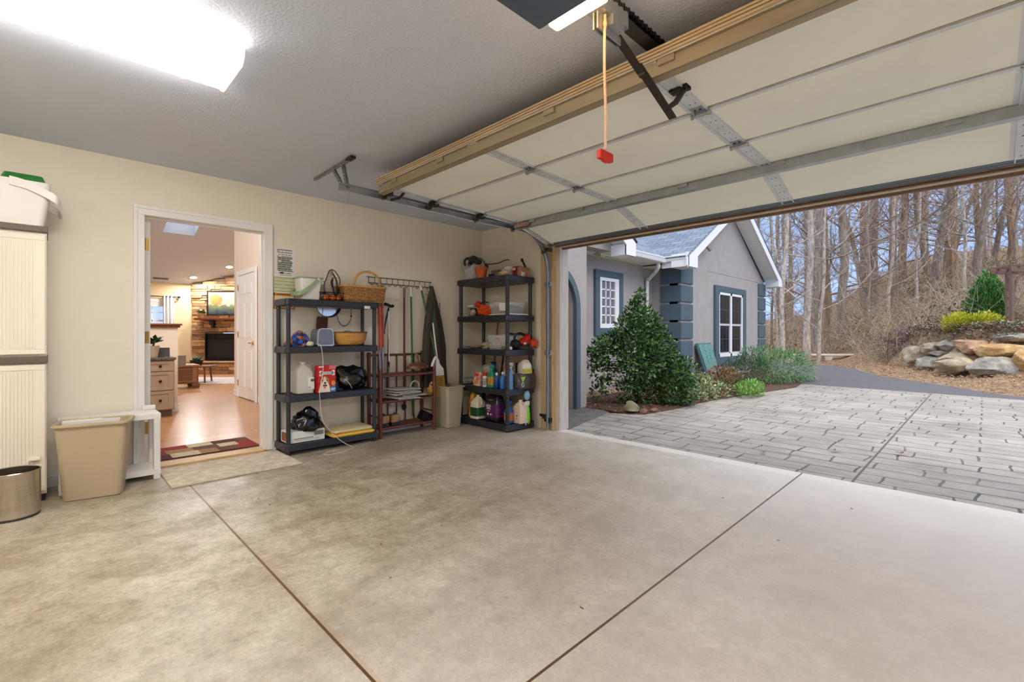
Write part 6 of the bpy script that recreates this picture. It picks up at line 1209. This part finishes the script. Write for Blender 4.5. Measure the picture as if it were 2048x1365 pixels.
b = MB(); b.prism([(6.84,2.60),(6.84,2.63),(5.2,3.62),(5.2,3.58)],'x',-9.0,-3.99); PW(b,'roof_edge',M('dark_drip_edge',(60,60,62),.6))
b = MB(); b.prism([(6.60,2.56),(6.55,2.60),(5.2,3.40),(5.2,3.36)],'x',-4.3,-4.03); PW(b,'rake_soffit',M('cream_soffit',(238,237,230),.6))

# ---------------------------------------------------------------- plants by the house
def foliage(name, label, cat, loc, lumps, n, ls, cols, seed=1, droop=.25, trunk=None, wr=.45, group=None, up=.35, parts='foliage', inner=.55):
    """lumps: (x,y,z,r) local; leaves scattered towards the surface of each lump"""
    random.seed(seed); t = thing(name,label,cat,loc,group=group); b = MB(); tot = sum(r*r for *_,r in lumps)
    for x,y,z,r in lumps:
        for k in range(int(n*r*r/tot)):
            d = Vector((random.gauss(0,1),random.gauss(0,1),random.gauss(0,1))).normalized(); rr = r*(inner+(1-inner)*random.random()**.5)*(1+.3*noise.noise(d*3+Vector((x*5,y*5,z*5))))
            p = Vector((x,y,z))+d*rr
            if p.z < .01: continue
            dd = (d+Vector((random.uniform(-.6,.6),random.uniform(-.6,.6),random.uniform(-.3,.6)+up-droop))).normalized(); s_ = ls*random.uniform(.6,1.25)
            b.leaf(p, dd, (random.uniform(-.5,.5),random.uniform(-.5,.5),1), s_, s_*wr, random.randint(0,len(cols)-1))
    b.build(parts, [M('leaf_%d_%d_%d'%c, c, .55) for c in cols], t)
    if trunk:
        b = MB()
        for pts,r0,r1 in trunk: b.tube(smoothpath(pts,3), [r0+(r1-r0)*i/(3*(len(pts)-1)) for i in range(3*(len(pts)-1)+1)], 6)
        b.build('trunk', M('dark_bark',(84,62,48),.9,var=.25,vs_=20), t)
    return t
def L2(a,z,r,dp=0.): return (CT*a-ST*dp, ST*a+CT*dp, z, r)
cyp = [(0,1.74,.09),(0,1.60,.14),(-.02,1.44,.19),(.05,1.30,.24),(.16,1.22,.2),(-.16,1.20,.2),(-.02,1.08,.30),(.26,1.02,.24),(-.30,1.0,.2),(-.46,.96,.16),(-.64,.86,.18),(.34,.84,.28),(-.72,.72,.17),(-.44,.76,.26),(-.05,.78,.36),(.50,.64,.28),(.66,.52,.22),(.72,.40,.18),(-.6,.56,.20),(.25,.52,.36),(-.15,.48,.30),(.50,.36,.30),(.68,.22,.18),(.2,.24,.30),(-.18,.2,.2),(-.52,.28,.13),(-.66,.18,.10),(.5,.14,.22)]
random.seed(77)
foliage('cypress_shrub','large dark green conical evergreen shrub beside the porch arch','shrub',(-3.90,6.72,0),[L2(a,z,r,random.uniform(-.25,.25) if r>.15 else 0) for a,z,r in cyp],14500,.062,[(40,72,34),(54,92,42),(30,54,32),(74,116,50),(112,150,74)],3,trunk=[([(0,0,0),(.02,.0,.5),(0,0,1.1),(0,0,1.7)],.035,.008)]+[([(0,0,.3+.16*k),(CT*.3*s_,ST*.3*s_,.35+.16*k),(CT*.6*s_,ST*.6*s_,.42+.13*k)],.014,.005) for k in range(4) for s_ in (-1,1)],up=.3,wr=.6)
foliage('variegated_groundcover','pale variegated groundcover spilling onto the drive beside the cypress','groundcover',(-3.42,8.0,0),[(0,-.35,.05,.2),(.02,.0,.08,.22),(-.1,.3,.12,.22),(.1,.45,.06,.2),(-.3,.1,.14,.22),(-.3,.6,.14,.24)],3400,.05,[(150,170,120),(96,128,72),(190,200,160),(120,96,66)],4,up=.5,wr=.65)
foliage('brown_shrub','low russet brown shrub in the bed below the leaning panel','shrub',(-3.55,9.1,0),[(0,0,.22,.27),(.05,.3,.2,.25),(-.1,-.25,.14,.2)],2600,.045,[(128,88,52),(150,110,60),(104,70,44),(112,112,60)],5,up=.4)
foliage('green_groundcover','small bright green clump at the edge of the drive','groundcover',(-3.02,8.95,0),[(0,0,.06,.2),(.0,.28,.07,.2),(.06,-.2,.05,.14)],1800,.05,[(128,176,82),(160,196,110),(96,144,64)],6,up=.6,wr=.6)
foliage('boxwood_shrub','rounded dark grey green shrub under the double window','shrub',(-3.78,10.75,0),[(0,0,.28,.36),(.05,.5,.3,.36),(.0,-.4,.22,.28)],4600,.045,[(58,80,56),(74,98,70),(44,62,46),(96,118,88)],7,up=.3)
foliage('feathery_juniper','feathery bright green shrub at the far corner of the wing','shrub',(-3.35,12.0,0),[(-.2,-.7,.25,.32),(0,-.3,.36,.4),(.1,.2,.34,.42),(.15,.75,.32,.38),(-.35,.2,.55,.3),(-.5,-.4,.55,.25),(.2,1.1,.2,.28)],8000,.10,[(104,144,84),(78,122,74),(130,166,104),(92,134,92)],8,up=.5,droop=.55,wr=.13)
random.seed(31); b = MB(); LC = [M('litter_%d'%i,c,.85) for i,c in enumerate(((140,88,56),(112,68,44),(168,116,82),(96,72,56)))]
for k in range(1500):
    y = random.uniform(5.75,11.6); x = random.uniform(-4.7,-3.25 if y>6 else -3.5); a = random.uniform(0,6.28); b.leaf((x,y,random.uniform(.0,.05)),(math.cos(a),math.sin(a),random.uniform(-.3,.4)),(random.uniform(-.5,.5),random.uniform(-.5,.5),1),random.uniform(.03,.07),random.uniform(.02,.04),random.randint(0,3))
tag(b.build('bed_leaf_litter',LC),'fallen brown leaves covering the planting bed by the house','leaf litter',kind='stuff')
struct(MB().prism([(-4.9,5.9),(-3.5,5.75),(-3.33,5.95),(-3.25,6.6),(-3.23,8),(-3.1,9),(-2.93,10.1),(-2.78,11.1),(-2.93,12.3),(-3.3,13.5),(-4.9,15.9)],'z',-.05,.006).build('ground_bed', M('dark_mulch',(92,68,52),.95,var=.35,vs_=24,bump=.8,bs=60)), 'mulched planting bed along the house wing', 'bed')
random.seed(6); t = thing('lichen_rock','mossy grey rock at the foot of the cypress shrub','rock',(-3.52,5.87,0)); MB().ball((0,0,.06),(.11,.10,.10),18,amp=.35,fr=2,seed=4,flat=.7).build('stone', M('mossy_stone',(142,132,104),.9,var=.3,vs_=12,bump=.6,bs=30), t, smooth=True)
for i,(x,y,r,lb) in enumerate(((-3.40,5.98,.055,'small reddish stone right of the mossy rock by the drive'),(-3.34,6.16,.05,'small brown stone half under the cypress shrub'))): t = thing('edging_stone',lb,'rock',(x,y,0)); MB().ball((0,0,.02),(r,r*1.3,r*.8),14,amp=.3,fr=2,seed=i,flat=.7).build('stone', M('reddish_stone',(126,92,74),.9,var=.3,vs_=14), t, smooth=True)
for i,(x,y,a,s_) in enumerate(((-3.02,4.33,.4,.03),(-2.70,4.36,1.2,.03),(-1.45,4.75,2.,.024),(-1.0,5.3,.7,.028),(-.55,5.6,.2,.034),(-3.3,5.2,.9,.02))):
    t = thing('curled_leaf',('curled brown leaf at the garage lip nearest the jamb','crumpled brown leaf at the garage lip, second from the jamb','small brown leaf on the drive front near the slab joint','brown leaf on the drive left of the long joint','largest brown leaf on the drive right of the long joint','tiny dark leaf on the drive beside the porch slab')[i],'leaf',(x,y,0),a); b = MB(); [b.leaf((0,0,.006+.004*q),(math.cos(q*1.1),math.sin(q*1.1),.12+.1*(q%2)),(.2*(q%2),.15,1),s_*(2.2-.25*q),s_*.9) for q in range(5)]; b.build('blade',leafm,t)
t = thing('slatted_board','worn teal slatted wooden board on two legs leaning against the house wing','board',(-4.52,11.25,0),0); tl_ = M('worn_teal',(122,168,156),.7,vs_=26,col2=(64,108,108),detail=8); b = MB(); b.T = Matrix.Rotation(-.30,4,'Y')
for s_ in (-1,1): b.loft([[(x,s_*w+y*.03,z) for x,y in ((-.02,-1),(.02,-1),(.02,1),(-.02,1))] for w,z in ((.24,0),(.38,.30),(.40,.9))])
b.box(-.02,.02,-.40,.40,.86,.93); b.build('frame', M('dark_teal',(62,92,98),.6), t, bevel=.006); b = MB(); b.T = Matrix.Rotation(-.30,4,'Y')
for k in range(3): b.prism([(-.38+k*.255,.90),(-.38+k*.255+.24,.90),((-.38+k*.255+.24)*.86,.30+.03*k),((-.38+k*.255)*.86,.30+.03*(k-1))],'x',.02,.045)
b.build('boards', tl_, t)

# ---------------------------------------------------------------- rock wall, hedge plants, arbor
RC = [M('boulder_%d'%i,c,.85,vs_=3.5,col2=c2,bump=.8,bs=9,detail=9) for i,(c,c2) in enumerate((((196,182,152),(142,130,108)),((206,166,130),(152,122,98)),((178,172,158),(122,118,108)),((212,184,130),(160,116,72))))]
def boulder(label,u,d,z,sx,sy,sz,ci,seed,rz=None):
    x,y = polar(u,d); t = thing('boulder',label,'rock',(x,y,z),math.radians(45.27)-PI/2+PI/2 if rz is None else rz); n=36; h=22; rings=[]; random.seed(seed)
    pl = [(Vector((random.gauss(0,1),random.gauss(0,1),random.gauss(0,1))).normalized(), random.uniform(.5,.86)) for _ in range(16)]
    for i in range(h+1):
        th=PI*i/h; ring=[]
        for j in range(n):
            p_=2*PI*j/n; dv=Vector((math.sin(th)*math.cos(p_),math.sin(th)*math.sin(p_),-math.cos(th))); k=1.0
            for nv,o_ in pl:
                q=dv.dot(nv)
                if q>.05: k=min(k,o_/q)
            k*=1+.10*noise.noise(dv*2.5+Vector((seed,0,0)))+.05*noise.noise(dv*8+Vector((seed,3,0))); ring.append((dv.x*sx*k,dv.y*sy*k,dv.z*sz*k))
        rings.append(ring)
    b=MB(); b.loft(rings,0,(False,False)); o=b.build('stone',RC[ci],t,smooth=True)
    for m_ in list(o.modifiers): o.modifiers.remove(m_)
    mo=o.modifiers.new('edges','EDGE_SPLIT'); mo.split_angle=math.radians(24)
    return t
px2u = lambda p:(p-1024)/937.; zz = lambda y,d: 1.12+(668-y)/937.*d
for i,(px,py,d,w,h,ci,lb) in enumerate((
    (1862,697,13.6,40,24,0,'tan boulder at the upper left of the rock wall'),(1898,692,13.0,34,26,2,'grey boulder beside the tan one on the top course'),(1948,692,12.3,64,32,1,'large pink tan boulder in the top course of the rock wall'),
    (1862,722,13.4,46,20,2,'grey slanting boulder at the left of the middle course'),(1922,714,12.5,86,20,0,'long flat boulder across the middle of the rock wall'),(2010,705,11.7,110,44,3,'huge ochre boulder at the right of the rock wall'),
    (1857,728,13.3,44,26,2,'rounded grey boulder low at the left of the rock wall'),(1906,732,12.2,70,32,0,'pale cracked boulder in the bottom course'),(1985,733,11.4,118,38,2,'broad grey boulder leaning forward at the foot of the wall'),(2046,725,11.2,60,46,3,'golden boulder at the far right of the rock wall'),
    (1832,712,14.2,40,34,0,'lichen covered boulder at the left end of the rock wall'),(2110,712,11.3,90,60,1,'tan boulder just beyond the picture edge on the rock wall'),(2150,735,11.0,80,40,2,'grey boulder beyond the picture edge at the wall foot'),(1875,707,13.3,22,10,2,'small dark stone wedged between boulders'),(2018,678,11.9,70,22,2,'pale stone behind the ochre boulder'))):
    if not lb: continue
    boulder(lb, px2u(px), d, zz(py,d), w/2/937*d*1.15, .42, h/2/937*d*1.2, ci, i+3)
b = MB(); random.seed(12); GC=[M('tr_%d'%i,c,.7) for i,c in enumerate(((132,132,100),(150,160,140),(120,92,76),(150,108,100)))]
for k in range(6800):
    u = random.uniform(.84,1.32); d = interp(u,RD)+random.uniform(.3,1.0); x,y = polar(u,d); z = max(ground(x,y), .80+random.uniform(-.1,.2)); a = random.uniform(0,6.28)
    b.leaf((x,y,z+random.uniform(-.06,.16)),(math.cos(a),math.sin(a),random.uniform(-.1,1)),(random.uniform(-.5,.5),random.uniform(-.5,.5),1),random.uniform(.05,.11),.04,(random.randint(0,3)))
tag(b.build('trailing_groundcover',GC),'grey green groundcover trailing along the top of the rock wall','groundcover',kind='stuff')
x,y = polar(px2u(1975),14.2); foliage('conical_evergreen','dense bright green conical evergreen behind the rock wall beside the arbor','tree',(x,y,1.20),[L2(a*s2,z,r) for a,z,r,s2 in [(0,1.72,.12,1),(0,1.5,.22,1),(.0,1.25,.34,1),(.0,1.0,.44,1),(.05,.75,.52,1),(0,.5,.56,1),(0,.25,.55,1),(.28,.35,.4,1),(-.28,.35,.38,1)]],9000,.11,[(78,146,54),(60,122,44),(108,170,70),(44,94,38)],9,trunk=[([(0,0,0),(0,0,.8),(0,0,1.6)],.06,.01)],up=.75,droop=.1,wr=.3)
for px,d,lb,sd in ((1921,13.0,'golden yellow low shrub left of its twin on the rock wall',10),(1970,12.8,'golden yellow low shrub nearer the arbor on the rock wall',11)):
    x,y = polar(px2u(px),d); foliage('golden_shrub',lb,'shrub',(x,y,1.2),[L2(a,z,r) for a,z,r in ((-.2,.2,.26),(.0,.24,.28),(.22,.2,.26),(.1,.12,.26),(-.12,.12,.26))],2800,.07,[(186,186,40),(160,166,36),(206,204,70)],sd,up=.6,wr=.4)
x,y = polar(px2u(1800),15.6); foliage('heather_shrub','mauve grey heather like shrub at the left end of the rock wall','shrub',(x,y,.30),[L2(a,z,r) for a,z,r in ((-.5,.35,.35),(0,.55,.4),(.5,.75,.38),(.3,.3,.4),(.9,.85,.25))],4200,.07,[(126,108,120),(110,84,84),(142,128,140),(96,64,60)],13,up=.6,wr=.3)
ar = thing('wooden_arbor','brown wooden garden arbor with lattice side, right of the evergreen','arbor',(*polar(px2u(2024),12.9),1.22),math.radians(45.27)); ab = M('weathered_brown_wood',(122,96,84),.8,var=.15,vs_=6)
for dx in (0,1.3):
    b = MB(); b.box(dx-.04,dx+.04,-.04,.04,-.2,1.60); b.build('post',ab,ar,bevel=.006); b = MB(); b.box(dx+.32-.03,dx+.32+.03,.4,.46,-.2,1.6); b.build('rear_post',ab,ar)
    b = MB(); b.tube([(dx+(.06+.30*(1-math.cos(a)))*(1 if dx==0 else -1),-.0,1.05+.5*math.sin(a)) for a in [PI/2*k/8 for k in range(9)]],.045,6,flat=.7); b.build('curved_brace',ab,ar)
    for k in range(6): b = MB(); b.bar((dx,.0,.1+k*.27),(dx+.32,.43,.1+k*.27),.03,.04); b.build('lattice_rail',ab,ar)
for yy in (-.07,.47): b = MB(); b.prism([(-.13,1.74),(-.10,1.60),(1.6,1.60),(1.6,1.74)],'y',yy-.025,yy+.025); b.build('beam',ab,ar,bevel=.005)
for k in range(6): b = MB(); b.box(.06+k*.28,.12+k*.28,-.16,.7,1.74,1.80); b.build('rafter',ab,ar)
bn = thing('stone_bench','long low pale stone bench at the far edge of the asphalt','bench',(-4.5,22.4,.0),math.radians(45.27)); st_ = M('pale_stone',(222,212,198),.8,var=.08,vs_=5)
b = MB(); b.box(-1.8,1.8,-.16,.16,.235,.30); b.build('seat_slab',st_,bn,bevel=.01)
for x in (-1.5,0,1.55): b = MB(); b.rlathe([(.16,.13,.03,-.1),(.14,.11,.03,.08),(.19,.13,.03,.235)],(x,0,0)); b.build('support',st_,bn)

# ---------------------------------------------------------------- woodland
barks = [M('grey_brown_bark',(164,148,132),.9,vs_=5,col2=(116,103,90),stretch=(3,3,.6),bump=.6,bs=20), M('warm_brown_bark',(172,142,116),.9,vs_=5,col2=(124,100,80),stretch=(3,3,.6),bump=.6,bs=20), M('pale_bark',(206,196,182),.85,vs_=6,col2=(150,136,120),stretch=(2,2,1),bump=.4,bs=16)]
def tree_mesh(seed, hgt, r0, nb, lean, fine=5, zlo=.10):
    rnd = random.Random(seed); T_ = MB(); B_ = MB(); pts = []; x=y=0.; N=12
    for i in range(N+1):
        pts.append(Vector((x,y,hgt*i/N))); x += rnd.uniform(-.09,.09)+lean*hgt/N; y += rnd.uniform(-.09,.09)
    pts[0].z=-.4; T_.tube(pts,[r0*(1.25 if i==0 else 1)*(1-.72*i/N) for i in range(N+1)],8)
    def br(p,d,L,r,lv):
        q=[p]; dd=d.copy()
        for k in range(4): dd=(dd+Vector((rnd.uniform(-.3,.3),rnd.uniform(-.3,.3),rnd.uniform(-.10,.24)))).normalized(); q.append(q[-1]+dd*L/4)
        B_.tube(q,[r,r*.8,r*.6,r*.45,r*.25],4 if lv<1 else 3)
        if lv<2:
            for k in range(fine if lv==0 else 4):
                f=rnd.uniform(.25,1); i=min(3,int(f*4)); pp=q[i].lerp(q[i+1],f*4-i); nd=(dd+Vector((rnd.uniform(-1,1),rnd.uniform(-1,1),rnd.uniform(-.4,.7)))).normalized(); br(pp,nd,L*rnd.uniform(.35,.6),max(.0035,r*.45),lv+1)
    for k in range(nb):
        f=zlo+(1-zlo)*(k+rnd.random())/nb; i=min(N-1,int(f*N)); p=pts[i].lerp(pts[i+1],f*N-i); a=rnd.uniform(0,6.28); br(p,Vector((math.cos(a),math.sin(a),rnd.uniform(.05,.7))).normalized(),hgt*.17*(1.15-f)*rnd.uniform(.6,1.2)+.4,r0*.22*(1.2-f)+.004,0)
    return T_,B_
protos = []
def make_proto(name,label,seed,hgt,r0,nb,lean,bark,**k):
    T_,B_ = tree_mesh(seed,hgt,r0,nb,lean,**k); t = thing(name,label,'tree',(0,0,0)); T_.build('trunk',barks[bark],t,smooth=True); B_.build('branches',barks[bark],t); return t
kinds = [('bare_tree','tall leafless grey brown tree among others on the wooded hillside',2,17,.15,30,.00,0),('bare_tree','tall leafless warm brown tree among others on the wooded hillside',5,18,.17,27,.02,1),('slender_tree','slender leafless grey sapling among others on the wooded hillside',9,11,.075,26,.03,0),('slender_tree','slender leafless pale barked sapling among others on the wooded hillside',12,13,.085,24,-.03,2),('leaning_tree','leafless tree leaning sideways among others on the wooded hillside',15,14,.15,26,.20,0)]
groups = ['grey brown bare trees on the hillside','warm brown bare trees on the hillside','grey saplings on the hillside','pale saplings on the hillside','leaning bare trees on the hillside']
protos = [make_proto(*k) for k in kinds]; used = [False]*5; PRIMARY = list(protos)
def plant(ki,u,d,s_,rz,label=None,name=None):
    x,y = polar(u,d); z = ground(x,y)-.05; p = protos[ki]
    if label is None and not used[ki]:
        p.location=(x,y,z); p.rotation_euler=(0,0,rz); p.scale=(s_,s_,s_); p['group']=groups[ki]; used[ki]=True; return p
    q = dup(p,(x,y,z),rz,label,None if label else groups[ki],s_)
    if label and 'group' in q: del q['group']
    if name: q.name = name
    return q
random.seed(40)
for k in range(56):
    u = random.uniform(.50,1.32); d = 20+24*random.random()**.7 + (3 if u<.62 else 0)
    plant(random.choice((0,1,2,2,3,3,4)), u, d, random.uniform(.8,1.2), random.uniform(0,6.28))
for k in range(18): plant(random.choice((2,3,2)), random.uniform(.52,1.17), random.uniform(19,34), random.uniform(.7,1.1), random.uniform(0,6.28))
for px,d,ki,s_,lb,rz in ((1634,20,0,1.25,'thick grey brown trunk rising behind the bench, paired with a rusty one',.5),(1650,23,1,1.35,'thick rusty brown trunk beside the grey one behind the bench',1.2),(1615,18.5,3,1.45,'pale trunk standing at the asphalt edge left of the bench',2.0),(1637,18.3,3,.85,'thin whitish trunk at the asphalt edge behind the bench left part',3.),(1562,18.0,3,1.1,'pale trunk close to the far corner of the house wing',4.1),(1690,22,0,1.3,'thick slightly crooked trunk above the bench, mid slope',2.6),(1745,27,0,1.2,'straight dark trunk above the right part of the bench',1.1),(1800,27,1,1.25,'tapering brown trunk on the slope above the heather shrub',.2),(1905,25,1,1.3,'forked looking thick trunk above the golden shrubs',3.9),(1945,22,4,1.15,'leaning trunk above the conical evergreen',5.4),(1863,24,4,1.2,'leaning trunk left of the thick one above the rock wall',5.5),(2030,26,1,1.2,'thick trunk above the arbor at the picture edge',1.7)):
    plant(ki,px2u(px),d,s_,rz,lb)
# brushwood on the slope: nobody could count the stems
random.seed(50); b = MB()
def twig(p,d,L,r):
    q=[Vector(p)]; dd=Vector(d).normalized()
    for k in range(4): dd=(dd+Vector((random.uniform(-.28,.28),random.uniform(-.28,.28),random.uniform(-.25,.12)))).normalized(); q.append(q[-1]+dd*L/4)
    b.tube(q,[r,r*.8,r*.6,r*.45,r*.3],3,random.randint(0,2)); return q
for k in range(520):
    u = random.uniform(.50,1.36); d = (interp(u,ED)+3.4 if u<.83 else interp(u,RD)+2.2)+30*random.random()**1.4; x,y = polar(u,d); z = ground(x,y)
    for j in range(random.randint(7,13)):
        a = random.uniform(0,6.28); q = twig((x+random.uniform(-.4,.4),y+random.uniform(-.4,.4),z),(math.cos(a)*.6,math.sin(a)*.6,random.uniform(.6,1.5)),random.uniform(.6,2.1),random.uniform(.005,.011))
        for m_ in range(3): i = random.randint(1,3); twig(q[i],(random.uniform(-1,1),random.uniform(-1,1),random.uniform(-.2,.8)),random.uniform(.3,.9),.0045)
tag(b.build('brushwood',[M('twig_grey',(162,146,130),.9),M('twig_brown',(136,108,90),.9),M('twig_pale',(196,180,160),.9)]),'tangled leafless brushwood covering the wooded slope','undergrowth',kind='stuff')
b = MB(); random.seed(51)
for k in range(11500):
    u = random.uniform(.5,1.36); e_ = interp(u,ED); d = e_+random.uniform(.1,3) if random.random()<.45 else e_+3+16*random.random(); x,y = polar(u,d); a = random.uniform(0,6.28); s_ = random.uniform(.03,.06)*(1+.03*(d-10)); b.leaf((x,y,ground(x,y)+random.uniform(-.01,.06)),(math.cos(a),math.sin(a),random.uniform(-.2,.5)),(random.uniform(-.6,.6),random.uniform(-.6,.6),1),s_,s_*.6,random.randint(0,3))
tag(b.build('hillside_leaf_litter',[M('litter_h%d'%i,c,.9) for i,c in enumerate(((170,132,100),(146,110,82),(190,160,124),(124,96,74)))]),'fallen leaves scattered over verge and hillside','leaf litter',kind='stuff')
b = MB(); random.seed(52)
for k in range(70):
    u = random.uniform(.55,1.34); d = interp(u,ED)+4+15*random.random(); x,y = polar(u,d); z = ground(x,y); n3 = random.randint(0,3); R_ = random.uniform(.4,.9)
    for j in range(110):
        dv = Vector((random.gauss(0,1),random.gauss(0,1),random.gauss(0,.7))).normalized()*R_*random.random()**.4; b.leaf((x+dv.x,y+dv.y,max(z,z+.6*R_+dv.z)),(random.uniform(-1,1),random.uniform(-1,1),random.uniform(-.5,1)),(0,.2,1),random.uniform(.07,.15),.07,n3)
tag(b.build('understorey_leaves',[M('und_%d'%i,c,.7) for i,c in enumerate(((104,116,66),(128,128,74),(150,140,70),(92,104,72)))]),'patches of green and yellowish leaves among the brushwood','undergrowth',kind='stuff')
